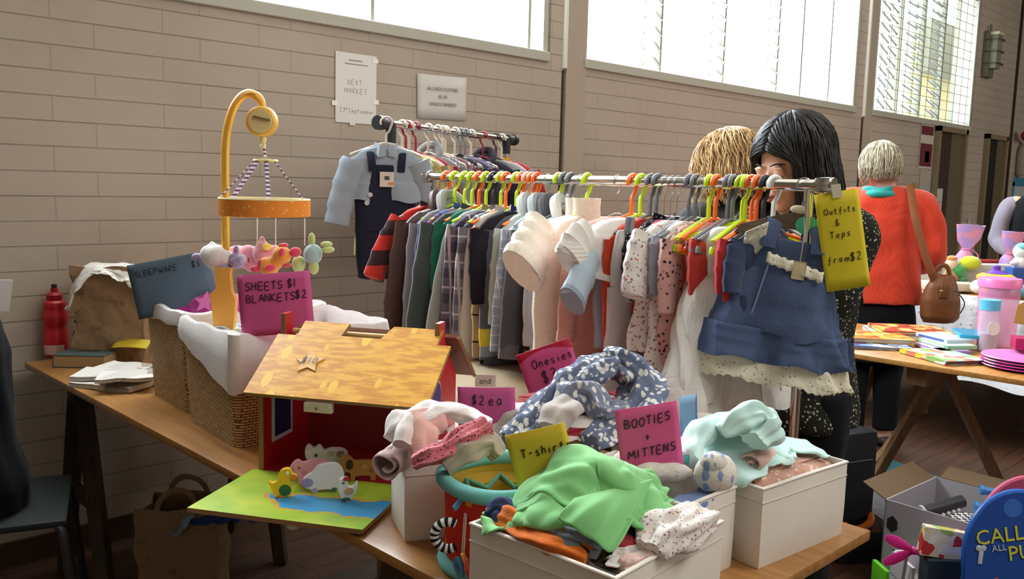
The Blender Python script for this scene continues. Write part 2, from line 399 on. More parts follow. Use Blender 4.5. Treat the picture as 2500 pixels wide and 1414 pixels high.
# ================================================================ rack rods, hangers and garments
CHROME=Mat('chrome','#d8d8d4',.12,1,.5).m; BLACKP=plain('#26272a',.5); 
RX,RZ=1.85,1.393
def rod_rack(name,label,a,b,r,fit,legs,foot):
    a=Vector(a); b=Vector(b); d=(b-a).normalized(); w=Vector((-d.y,d.x,0)); t=thing(name,label,'clothes rack',((a+b)/2).xy.to_3d()); c=Vector(t.location)
    def part(n,bm,m): o=obj(n,bm,m,t); o.location=-c
    bm=NB(); tube(bm,[a,b],r,16); part('rod',bm,CHROME)
    for e,s in ((a,1),(b,-1)):
        p=e+d*s*legs
        bm=NB(); tube(bm,[p-Vector((0,0,.01)),Vector((p.x,p.y,.05))],r*.85,12); part('upright',bm,CHROME)
        bm=NB()
        if fit=='joint':
            tube(bm,[e-d*s*.02,e+d*s*.05],r*1.5,14); tube(bm,[p+Vector((0,0,0)),p-Vector((0,0,.07))],r*1.35,12); tube(bm,[e-d*s*.03,e-d*s*.005],r*1.8,14); part('end_fitting',bm,BLACKP)
        else:
            tube(bm,[e-d*s*.012,e+d*s*.028],r*1.35,12); box(bm,e+d*s*.008,(.036,.036,.036),(0,0,math.atan2(d.y,d.x)),.006); part('end_cap',bm,CHROME)
        bm=NB(); tube(bm,[Vector((p.x,p.y,.04))-w*.22,Vector((p.x,p.y,.04))+w*.22],.014,10); part('foot',bm,BLACKP)
    bm=NB(); tube(bm,[Vector((a.x,a.y,.12))+d*legs,Vector((b.x,b.y,.12))-d*legs],.01,10); part('crossbar',bm,CHROME)
    return t
rod_rack('clothes_rack','chrome clothes rack hung with small coats and dresses beside the table',(RX,2.305,RZ),(RX,.915,RZ),.0135,'cap',.045,.2)
R2A,R2B=Vector((1.98,2.74,1.59)),Vector((3.03,3.13,1.59))
rod_rack('clothes_rack','rear clothes rack with black end fittings close to the block wall',R2A,R2B,.015,'joint',.06,.2)
LIME=Mat('lime_plastic','#c4f01e',.35,0,.5,Subsurface_Weight=.2).m; ORANGE=Mat('orange_plastic','#ff7a2a',.35,0,.5,Subsurface_Weight=.2).m
GREYP=plain('#77777a',.5); WHITEP=plain('#ecebe6',.4); WIRE=plain('#b8b8b4',.3,1.0); BLKP=plain('#2c2a2c',.5); PALEOR=plain('#ffc9a0',.4); REDP=plain('#8e2a30',.45); CREAMP=plain('#cfc4b2',.5); BROWNW=wood('hanger_wood','#6b5a44','#4c3f30',.5,'x')
HC={'lime':LIME,'orange':ORANGE,'grey':GREYP,'white':WHITEP,'wire':WIRE,'black':BLKP,'pale orange':PALEOR,'red':REDP,'cream':CREAMP,'brown':BROWNW}
def hanger(pos,rz,color,label,group,rr=.0135,L=.085,w=.13,loop=True,side=-1,hide=False):
    m=HC[color]; thin=color in('wire',); r=.0016 if thin else .0042
    t=thing('clothes_hanger',label,'hanger',pos,rz,group)
    R=rr+r+.001; bm=NB()
    path=arc((0,0,0),R,math.radians(-25 if side>0 else 205),math.radians(200 if side>0 else -20),12)
    x=path[-1].x; path+= [Vector((x*.5,0,-R-.012)),Vector((0,0,-R-.022)),Vector((0,0,-L))]
    tube(bm,spline(path,2),[(r*1.0,r*(1.0 if thin else 1.5))]*len(spline(path,2)),8,up=(0,1,0)); obj('hook',bm,m,t)
    bm=NB(); q=[(-w,0,-L-.045),(-w*.92,0,-L-.04),(-.03,0,-L-.006),(0,0,-L),(.03,0,-L-.006),(w*.92,0,-L-.04),(w,0,-L-.045)]
    if loop: q+=[(w*1.02,0,-L-.06),(w*.9,0,-L-.075),(-w*.9,0,-L-.075),(-w*1.02,0,-L-.06)]
    pth=spline([Vector(a) for a in q],3); tube(bm,pth,[(r,r*1.5)]*len(pth),6,up=(0,1,0)); obj('shoulder_bar',bm,m,t)
    return t
def folds(x,z,seed,amp):
    return amp*(math.sin(x*38+seed*2.1+z*5)+.6*math.sin(x*71+seed*4.7-z*9)+.5*math.sin(x*23+seed+z*13))
def body_mesh(prof,seed,seg=44,amp=.010,open_top=True):
    """prof: (z, half width, half thickness, x shift, fold) from the neck down"""
    bm=NB(); rows=[]; zs=[p[0] for p in prof]; n=30
    zt,zb=zs[0],zs[-1]
    for i in range(n+1):
        z=zt+(zb-zt)*i/n
        for k in range(len(prof)-1):
            if prof[k+1][0]<=z+1e-9: 
                a,b=prof[k],prof[k+1]; break
        u=(z-a[0])/((b[0]-a[0]) or 1); u2=u*u*(3-2*u) if k else math.sqrt(max(u,0))
        w,d,sh,fo=[a[j]+(b[j]-a[j])*u2 for j in (1,2,3,4)]
        ring=[]
        for j in range(seg):
            th=2*PI*j/seg; cx=math.cos(th); sy=math.sin(th)
            x=w*math.copysign(abs(cx)**.75,cx); y=d*math.copysign(abs(sy)**.8,sy)
            y+=folds(x,z,seed,amp*fo)*(1 if sy>=0 else .8); x*=1+.03*fo*math.sin(z*40+seed+j*.3)
            zz=z+(.005*min(fo,1.2)*math.sin(x*50+seed) if i>n*.8 else 0)
            ring.append(Vector((x+sh,y,zz)))
        rows.append(ring)
    rows.append([p*1.0+Vector((0,0,.006)) for p in [Vector((q.x*.96,q.y*.9,q.z)) for q in rows[-1]]])
    rows.append([Vector((q.x*.9,q.y*.6,q.z+.06)) for q in rows[-1]])
    grid(bm,rows,closed_v=True,caps=True); return bm
def sleeve_mesh(a,b,r0,r1,seed,flat=.55,bend=(0,0,0),cuff=None,n=12,amp=.05):
    a=Vector(a); b=Vector(b); mid=(a+b)/2+Vector(bend); bm=NB(); pth=[]
    for i in range(n+1):
        t=i/n; pth.append(a*(1-t)**2+mid*2*t*(1-t)+b*t*t)
    rad=[]
    for i in range(n+1):
        t=i/n; r=r0+(r1-r0)*t; r*=1+amp*math.sin(t*21+seed)+amp*.6*math.sin(t*37+seed*2); rad.append((r*flat,r))
    d=(pth[-1]-pth[-2]).normalized()
    pth+=[pth[-1]+d*.002,pth[-1]-d*.004,pth[-1]-d*.03]; rad+=[(rad[-1][0]*.97,rad[-1][1]*.97),(rad[-1][0]*.8,rad[-1][1]*.85),(rad[-1][0]*.6,rad[-1][1]*.6)]
    # the wide axis lies in the garment plane
    tube(bm,pth,[(ry,rx) for rx,ry in rad],14,up=(0,1,0)); return bm
def collar_mesh(z,w,d,kind,seed):
    bm=NB()
    if kind=='shirt':
        for s in (-1,1):
            pts=[[Vector((s*w*.15,-d-.004,z-.035)),Vector((s*w*.75,-d-.012,z-.04)),Vector((s*w*1.15,-d*.2,z-.01))],[Vector((s*w*.1,-d,z-.003)),Vector((s*w*.6,-d-.006,z+.008)),Vector((s*w,0,z+.018))],[Vector((s*w*.1,-d+.006,z-.01)),Vector((s*w*.55,-d*.3,z-.005)),Vector((s*w*.8,.004,z))]]
            grid(bm,pts)
        pts=[[Vector((w*math.cos(a),d*1.3*math.sin(a),z-.012+.004*q)) for a in [PI*k/8 for k in range(9)]] for q in (0,4,8)]
        pts[2]=[Vector((p.x*1.15,p.y*1.4,p.z-.024)) for p in pts[2]]; grid(bm,pts)
    elif kind=='hood':
        tube(bm,spline([(-w*1.2,-d,z-.05),(-w*1.25,0,z-.005),(-w*.6,d*1.4,z+.035),(w*.6,d*1.4,z+.035),(w*1.25,0,z-.005),(w*1.2,-d,z-.05)],5),[.010+.008*math.sin(PI*i/25) for i in range(26)],10)
        ball(bm,(0,d*1.1,z-.008),(w*1.1,.022,.034))
    elif kind=='funnel':
        lathe(bm,[(w*1.2,z-.03),(w*1.1,z+.02),(w*1.15,z+.045),(w,z+.04),(w*.9,z)],20,sy=d/w*1.3)
    else:
        pts=[Vector((w*1.05*math.cos(a),d*1.6*math.sin(a),z-.006-.02*max(0,-math.sin(a)))) for a in [2*PI*k/20 for k in range(20)]]
        tube(bm,pts,.0055,8,closed=True)
    return bm
_fseed=[0]
def garment(kind,label,cat,pos,rz,mat,group,w=.14,ln=.36,sl=.3,sa=14,d=.02,hem=None,collar='round',cmat=None,smat=None,L=.085,sr=.045,srr=None,shift=0,flare=0,amp=.008,cuff=None,name=None,tilt=0,rsl=None,bend=0,cuffm=None,left=None,fold=1.0):
    """a small garment hanging from a rod at pos; sleeves hang at either side"""
    _fseed[0]+=1; sd=_fseed[0]*1.7
    t=thing(name or kind,label,cat,pos,rz,group,rot=(0,math.radians(tilt),rz)); hem=hem or w*1.02
    z0=-L-.008; prof=[(z0,.04,.018,shift,0),(z0-.03,w*.82,d*.9,shift,.2),(z0-.05,w*.98,d,shift,.4),(z0-.13,w*.86,d*1.1,shift,.7),(z0-ln*.6,(w+hem)*.48,d*1.2,shift,fold),(z0-ln,hem,d*1.35+flare,shift,fold*1.5)]
    b=obj('body',body_mesh(prof,sd,amp=amp),mat,t)
    if sl:
        for s in (-1,1):
            l=sl if s<0 or rsl is None else rsl
            ang=math.radians(sa if s<0 else min(sa,16)); a=Vector((s*(w-.022)+shift,0,z0-.055)); e=a+Vector((s*math.sin(ang)*l,(-.01 if s<0 else .01),-math.cos(ang)*l))
            if left and s<0: e=Vector(left)
            so=obj('sleeve',sleeve_mesh(a,e,sr,srr or sr*.68,sd+s,bend=(s*.012-(bend if s<0 else 0),0,.015)),smat or mat,t)
            if cuff:
                dd=(e-a).normalized(); rr=(srr or sr*.68)*1.08
                bm=NB(); tube(bm,[e-dd*cuff,e+dd*.006],[(rr,rr*.6)]*2,12,up=(0,1,0)); obj('cuff',bm,cuffm or smat or mat,so)
    if collar: obj('hood' if collar=='hood' else 'collar',collar_mesh(z0,.042,.022,collar,sd),cmat or mat,t)
    return t
def fasten(t,m,x,z0,z1,n,y,r=.005,name='button'):
    for i in range(n):
        z=z0+(z1-z0)*i/max(1,n-1); bm=NB(); lathe(bm,[(0,-.001),(r,-.001),(r,.001),(0,.0015)],10,M=M4((x,y,z),(PI/2,0,0))); obj(name,bm,m,t)
FURM=fur('#fff6e6')
KG='small clothes on the chrome rack'; HG='coloured hangers along the chrome rod'
# (hook px, hanger colour, garment spec)  the rod runs in y at x=RX
def ypx(px): return PX(px,430+(px-1045)*.0206,RX).y
_s={}
RACK=[
 (1052,'grey',dict(k='check jacket',l='red and dark brown checked fleece jacket, furthest left on the chrome rack',cat='jacket',mat=cloth('#c8332c','check','#3a2326',sc=1.15),left=(-.245,-.02,-.315),sr=.042,srr=.038,w=.15,ln=.36,collar='shirt')),
 (1090,'orange',dict(k='coat',l='shiny dark brown padded coat behind the red checked sleeve',cat='coat',mat=Mat('brown_padded','#4b3330',.45,0,.4).m,w=.165,ln=.52,sl=.44,sa=9,sr=.05,srr=.045,hem=.19,collar='hood')),
 (1111,'lime',dict(k='cardigan',l='plain mid grey fleece coat beside the brown padded coat',cat='coat',mat=cloth('#8b8c92'),w=.155,ln=.5,sl=.46,sa=6,sr=.045,collar='hood',cmat=cloth('#a7a8a6'))),
 (1135,'lime',dict(k='shirt',l='blue and purple checked shirt squeezed behind the dark denim jacket',cat='shirt',mat=cloth('#4d63a8','plaid','#7c4a6c','#2c2f52'),w=.15,ln=.3,sl=.2,sa=12,collar='shirt')),
 (1153,'lime',dict(k='jacket',l='dark grey green denim jacket with topstitched shoulder seams',cat='jacket',mat=cloth('#46504f',weave=500),w=.165,ln=.5,sl=.44,sa=10,sr=.052,srr=.048,collar='shirt',hem=.17)),
 (1170,'orange',dict(k='shirt',l='bottle green shirt with rounded shoulders beside the plaid shirt',cat='shirt',mat=cloth('#1f6b50'),w=.145,ln=.26,sl=.2,sa=8,sr=.05)),
 (1188,'lime',dict(k='top',l='thin pale grey top with a blue trimmed hem',cat='top',mat=cloth('#a3a9a6'),w=.14,ln=.3,sl=.36,sa=16,sr=.034,cuff=.012,cuffm=cloth('#4a6da0'))),
 (1205,'black',dict(k='shirt',l='purple, grey and ochre plaid flannel shirt, longest of the plaids',cat='shirt',mat=cloth('#6b6470','plaid','#3a3044','#b8a9b0',c4='#d08a3c'),w=.155,ln=.5,sl=.45,sa=5,sr=.042,collar='shirt',cmat=cloth('#a39468','window','#3b3438'))),
 (1224,'lime',dict(k='shirt',l='slate and white plaid shirt beside the long white shirt',cat='shirt',mat=cloth('#8a8a94','plaid','#54505e','#c9c7cb'),w=.15,ln=.46,sl=.38,sa=6,sr=.036,collar='shirt')),
 (1236,'orange',dict(k='shirt',l='long plain white shirt hanging below its neighbours on the chrome rack',cat='shirt',mat=cloth('#dcd8d2'),w=.14,ln=.55,sl=.52,sa=2,sr=.03,srr=.048,collar='shirt')),
 (1262,'lime',dict(k='top',l='maroon top showing as a narrow strip beside the tan windowpane coat',cat='top',mat=cloth('#5e3434'),w=.15,ln=.4,sl=.2,sa=5)),
 (1274,'orange',dict(k='coat',l='tan wool coat with a black windowpane check',cat='coat',mat=cloth('#b0936a','window','#2b231e',sc=1.25),w=.155,ln=.4,sl=.36,sa=3,sr=.045,srr=.036,collar='shirt',cmat=cloth('#2f3f86'))),
 (1287,'pale orange',dict(k='jogging_top',l='black jogging top hanging lowest beneath the striped sweater',cat='top',mat=cloth('#26222a'),w=.14,ln=.56,sl=.2,sa=4,hem=.08,shift=-.06)),
 (1300,'orange',dict(k='sweater',l='dark grey sweater with white and yellow bands and a ribbed grey hem',cat='sweater',mat=cloth('#5c5f69','bands','#d8c23c','#8d97a4'),w=.16,ln=.44,sl=.36,sa=4,sr=.044,hem=.17)),
 (1311,'orange',dict(k='shirt',l='pale green hooded top half hidden behind a light blue checked shirt',cat='top',mat=cloth('#c9d0c4'),w=.14,ln=.3,sl=.26,sa=8,collar='hood',cmat=cloth('#cfd2cf'))),
 (1338,'wire',dict(k='shirt',l='light blue and white checked hooded shirt beside the cream fur jacket',cat='shirt',mat=cloth('#b5bfca','plaid','#98a5b4','#d9dee2',sc=.35),w=.15,ln=.36,sl=.33,sa=10,sr=.042,collar='hood',cmat=cloth('#bcc3c6'))),
 (1365,'lime',dict(k='hoodie',l='charcoal hoodie with ribbed cuffs behind the cream fur jacket',cat='hoodie',mat=cloth('#57555b'),w=.155,ln=.36,sl=.34,sa=9,sr=.045,cuff=.035,cuffm=cloth('#6c6a6e','rib'),collar='hood')),
 (1377,'grey',dict(k='shirt',l='brown and mustard plaid shirt hanging low under the charcoal cuff',cat='shirt',mat=cloth('#55453a','plaid','#2e2722','#c7a23a'),w=.13,ln=.48,sl=.46,sa=1,sr=.036,collar='shirt')),
 (1394,'grey',dict(k='top',l='pale grey marl top seen under the fur jacket hem',cat='top',mat=cloth('#b9b9bf'),w=.14,ln=.5,sl=.3,sa=6,hem=.15,cmat=cloth('#e9e7e2'),collar='hood')),
 (1418,'wire',dict(k='fur_jacket',l='fluffy cream fur jacket with one wide sleeve sticking out to the left',cat='jacket',mat=FURM,w=.17,ln=.46,sr=.075,srr=.078,left=(-.255,-.04,-.235),hem=.16,d=.04,amp=.004,collar='funnel',bend=-.02)),
 (1434,'lime',dict(k='fur_coat',l='second cream teddy fleece jacket directly behind the pink cardigan',cat='jacket',mat=FURM,w=.16,ln=.5,sl=.4,sa=2,sr=.06,d=.035,amp=.004,collar='funnel')),
 (1508,'wire',dict(k='cardigan',l='salmon pink ribbed knit cardigan under the pale blue sleeve',cat='cardigan',mat=cloth('#e0a898','rib'),w=.17,ln=.42,sl=.26,sa=10,sr=.04,cuff=.02,hem=.175,d=.03)),
 (1545,'orange',dict(k='top',l='pale blue long sleeved top with its sleeve hanging out under the white shrug',cat='top',mat=cloth('#b8cbd8'),w=.12,ln=.34,sr=.045,srr=.042,left=(-.275,-.06,-.285),cuff=.008,cuffm=cloth('#93a3b0'))),
 (1566,'lime',dict(k='shrug',l='cropped white knitted shrug with a ribbed band',cat='shrug',mat=cloth('#f1ede6'),turn=-6,shift=-.05,w=.16,ln=.15,sl=.075,sa=52,sr=.055,srr=.05,hem=.165,d=.04,cuff=.03,cuffm=cloth('#efebe3','rib',sc=2))),
 (1590,'grey',dict(k='sweater',l='bright orange red knitted sweater with a ribbed hem',cat='sweater',mat=cloth('#d3452c','rib',sc=.8),w=.14,ln=.36,sl=.28,sa=2,sr=.04,hem=.14,shift=-.01)),
 (1605,'grey',None),
 (1625,'wire',dict(k='blouse',l='black blouse with tiny white dots, only its shoulder showing',cat='blouse',mat=cloth('#22222c','dots','#c9c9d4',sc=.5),w=.12,ln=.2,sl=.1,sa=18,collar='shirt')),
 (1640,'wire',dict(k='top',l='crimson top peeping above the white floral blouse',cat='top',mat=cloth('#c02840'),w=.11,ln=.24,sl=.0)),
 (1655,'wire',dict(k='blouse',l='white blouse sprigged with tiny pink and grey flowers, one sleeve forward',cat='blouse',mat=cloth('#e9e2dc','floral','#c87f86','#8a8690','#a35c5c',sc=.6),w=.14,ln=.32,sr=.052,srr=.04,left=(-.19,-.03,-.27),hem=.16,d=.03)),
 (1684,'grey',dict(k='dress',l='lilac grey jersey dress between the floral ones',cat='dress',mat=cloth('#a8a8bb'),w=.125,ln=.46,sl=.12,sa=12,hem=.15)),
 (1700,'grey',dict(k='tunic',l='white floral sprigged tunic hanging with its hem in front of the pink one',cat='tunic',mat=cloth('#ece4de','floral','#b98187','#7d7f92','#b06060',sc=.7),w=.11,ln=.42,sl=0,hem=.165,d=.02,flare=.02,collar=None,shift=-.02)),
 (1712,'wire',dict(k='dress',l='dusty pink dress printed with small dark flowers',cat='dress',mat=cloth('#dfb0a8','floral','#3a2a34','#8a3c44','#4f4550',sc=.75),w=.13,ln=.45,sl=.16,sa=10,hem=.165,flare=.02)),
 (1734,'lime',dict(k='trousers',l='coral red dungarees hanging to the right of the floral dresses',cat='dungarees',mat=cloth('#c9483e'),w=.11,ln=.52,sl=0,hem=.12,collar=None)),
 (1750,'orange',dict(k='dress',l='pale pink dress with clusters of dark red roses',cat='dress',mat=cloth('#e4b3a9','floral','#7c2d35','#4a3038','#a8504f',sc=1.3),w=.11,ln=.42,sl=0,hem=.15)),
 (1780,'grey',dict(k='dress',l='deep coral jersey dress beside the tulle party dress',cat='dress',mat=cloth('#c5413a'),w=.115,ln=.5,sl=.12,sa=10,hem=.14)),
 (1792,'grey',None),
 (1822,'lime',None),
 (1850,'orange',dict(k='top',l='scarlet short sleeved top in front of the white tulle dress',cat='top',mat=cloth('#c03038'),w=.12,ln=.22,sl=.1,sa=14)),
 (1868,'black',dict(k='jacket',l='navy quilted jacket with puffed sleeve behind the denim dress',cat='jacket',mat=cloth('#394361'),w=.115,ln=.26,sl=.10,sa=22,sr=.042,d=.035)),
 (1892,'white',None),
]
HW={'orange':'orange plastic','lime':'lime green plastic','grey':'dark grey','wire':'thin silver wire','black':'black plastic','pale orange':'pale peach plastic','white':'thick white plastic'}
for px,hc,g in RACK:
    y=ypx(px); j=((px*7)%5-2)*.9+(g.pop('turn',0) if g else 0)
    if g:
        h=hanger((RX,y,RZ),math.radians(j),hc,'%s hanger holding the %s'%(HW[hc],' '.join(g['l'].split()[:6])),HG)
        kw={a:b for a,b in g.items() if a not in('k','l','cat','mat')}
        garment(g['k'].replace(' ','_'),g['l'],g['cat'],(RX,y,RZ),math.radians(j),g['mat'],KG,**kw)
hanger((RX,ypx(1605),RZ),.02,'grey','dark grey clip hanger gripping the pale grey linen trousers',HG,L=.1,w=.09,loop=False)
hanger((RX,ypx(1792),RZ),0,'grey','bent dark grey hanger just right of the coral jersey dress',HG)
hanger((RX,ypx(1822),RZ),.03,'lime','lime green plastic hanger carrying the white tulle party dress',HG)
hanger((RX,ypx(1892),RZ),-.3,'white','thick white plastic hanger nearest the empty end of the rod',HG,w=.12)
# loops of two hangers poking out in front of the rail
for px,c,lab in ((1755,'lime','lime green hanger with its open loop turned towards the viewer'),(1778,'orange','orange hanger with its open loop turned towards the viewer')):
    hanger((RX,ypx(px+60),RZ),math.radians(-38),c,lab,HG,L=.09,w=.15)
# pale linen trousers clipped by the waist
t=thing('trousers','pale grey linen trousers clipped to a dark hanger on the chrome rack','trousers',(RX,ypx(1605),RZ),0,KG)
bm=body_mesh([(-.12,.075,.012,-.075,.3),(-.2,.09,.02,-.08,.7),(-.3,.09,.024,-.08,1)],3.3,amp=.008); obj('waist',bm,cloth('#c9c5c2'),t)
for s in (-1,1):
    bm=body_mesh([(-.26,.048,.02,-.08+s*.045,.6),(-.4,.046,.02,-.08+s*.045,1),(-.53,.05,.022,-.085+s*.052,1.4)],3.3+s,amp=.007,seg=28); obj('trouser_leg',bm,cloth('#c9c5c2'),t)
for s in (-1,1):
    bm=NB(); box(bm,(-.07+s*.06,-.018,-.115),(.018,.02,.06),(.1,0,0),.006); obj('clip',bm,GREYP,t)
# white tulle party dress
TULLE=Mat('white_tulle','#f3f1ec',.9,0,.1,Alpha=.75); TULLE.bump(TULLE.noise(TULLE.co((40,40,2)),6,3)[0],.4,.01); TULLE=TULLE.m
t=thing('party_dress','white tulle party dress with a wide sheer skirt beneath the denim one','dress',(RX-.01,ypx(1815),RZ),math.radians(-12),KG)
obj('bodice',body_mesh([(-.10,.04,.018,-.02,0),(-.13,.085,.02,-.02,.2),(-.22,.075,.028,-.02,.2)],8,amp=.003),cloth('#efece4','rib',sc=.3),t)
for k,(wz,wd,z1) in enumerate(((.20,.085,-.535),(.185,.07,-.5))):
    bm=body_mesh([(-.21,.076,.03,-.02,.6),(-.34,.13,.055,-.035,2.2),(z1,wz,wd,-.04,3.4)],9+k*3,seg=110,amp=.006); obj('skirt_layer',bm,TULLE if k==0 else cloth('#e9e6df'),t)
# blue denim dress at the end of the rod
DEN=Mat('soft_denim','#5a6c94',.85,0,.15); v=DEN.co(); n1=DEN.noise(v,160,3,.7)[0]; n0=DEN.noise(v,7,3)[0]
DEN.color(DEN.mix(DEN.math('ADD',DEN.math('MULTIPLY',n1,.45),DEN.math('MULTIPLY',n0,.4)),'#3b4766','#65769a')); DEN.bump(n1,.4,.002); DEN=DEN.m
LACE=Mat('cream_broderie','#e6e0cb',.9,0,.1); v=LACE.co(); d=LACE.voro(v,85)[0]; LACE.color(LACE.mix(LACE.math('LESS_THAN',d,.2),'#e6e0cb','#a39a80')); LACE.bump(d,.5,.003); LACE=LACE.m
DX=(RX-.01,.968,RZ)
t=thing('denim_dress','soft blue denim pinafore dress with a cream lace hem, nearest on the rack','dress',DX,0,KG,rot=(0,math.radians(7),math.radians(-58)))
bm=body_mesh([(-.125,.065,.018,0,.2),(-.145,.08,.022,0,.3),(-.20,.088,.026,0,.3)],1,seg=80,amp=.004); obj('bodice',bm,DEN,t)
bm=body_mesh([(-.193,.088,.028,0,.6),(-.26,.12,.048,-.005,1.6),(-.335,.148,.060,-.01,2.0)],2,seg=120,amp=.006); obj('skirt',bm,DEN,t)
bm=body_mesh([(-.325,.149,.062,-.01,1.8),(-.335,.158,.064,-.01,2.0),(-.36,.165,.068,-.01,2.6),(-.395,.18,.076,-.01,3.4)],5,seg=180,amp=.006); obj('ruffle',bm,DEN,t)
bm=body_mesh([(-.375,.155,.055,-.01,1.2),(-.40,.172,.064,-.01,1.6),(-.445,.188,.074,-.01,2.0)],5,seg=220,amp=.006)
for v in bm.verts:
    if v.co.z<-.437: v.co.z+=.006*abs(math.sin(math.atan2(v.co.y*2.4,v.co.x)*26))
obj('lace_hem',bm,LACE,t)
for s in (-1,1):
    bm=NB(); tube(bm,spline([(s*.055,-.03,-.145),(s*.052,-.022,-.115),(s*.045,-.002,-.085),(s*.05,.018,-.12),(s*.055,.024,-.16)],5),[(.017,.003)]*21,8,up=(0,-1,0)); obj('strap',bm,DEN,t)
    if s>0: continue
    bm=NB(); rows=[]
    for i in range(9):
        a=-.6+i/8*2.6; rows.append([Vector((s*(.062+q*.045),-.03+.02*math.sin(a)+.008*math.sin(i*2.2)*q,-.09-.012*i*(1)-.03*q+.004*math.sin(i*3)*q)) for q in (0,.35,.7,1)])
    grid(bm,rows); o=obj('lace_frill',bm,LACE,t); modify(o,('SOLIDIFY',dict(thickness=.002)))
bm=NB(); rows=[[Vector((-.052+.125*i/24,-.036-.003*math.sin(i*.9)-.002*j,-.155-.0011*i-.024*j/3+.0022*math.sin(i*1.9)*(1 if j in(0,3) else 0))) for j in range(4)] for i in range(25)]; grid(bm,rows); o=obj('lace_band',bm,LACE,t); modify(o,('SOLIDIFY',dict(thickness=.0015)))
bm=NB(); box(bm,(-.055,-.04,-.25),(.004,.004,.15),(0,math.radians(8),0)); obj('piping',bm,plain('#7f93bb',.8),t)
for x,z in ((.0,-.2),): bm=NB(); box(bm,(.02,-.042,-.185),(.028,.002,.04),(0,0,0),.003); obj('price_tag',bm,plain('#d8c9a6',.7),t)
bm=NB(); tube(bm,[(.02,-.041,-.186),(.018,-.03,-.1),(.012,-.012,-.07)],.0008,5); obj('tag_string',bm,plain('#cbbd9a',.8),t)
h=thing('clothes_hanger','flat wooden shop hanger with a round green size sticker holding the denim dress','hanger',DX,0,HG,rot=(0,math.radians(7),math.radians(-58)))
bm=NB(); pth=spline(arc((0,0,0),.016,math.radians(205),math.radians(-20),8)+[Vector((.006,0,-.03)),Vector((0,0,-.065))],2); tube(bm,pth,.0016,6); obj('hook',bm,WIRE,h)
bm=NB(); prism(bm,[(-.13,-.125),(-.12,-.105),(-.03,-.068),(0,-.06),(.03,-.068),(.12,-.105),(.13,-.125),(.11,-.125),(.03,-.1),(-.03,-.1),(-.11,-.125)],.008,M=Matrix.Rotation(PI/2,4,'X')@Matrix.Translation((0,0,-.004))); obj('shoulder_bar',bm,BROWNW,h)
bm=NB(); lathe(bm,[(0,.0),(.021,.0),(.021,.0015),(0,.0015)],24,M=M4((.022,-.0045,-.087),(PI/2,0,0),(1.2,1,1))); obj('size_sticker',bm,plain('#4fc09c',.5),h)
bm=NB(); ball(bm,(0,0,-.055),(.02,.008,.01)); obj('foam_collar',bm,plain('#d8cdb4',.9),h)
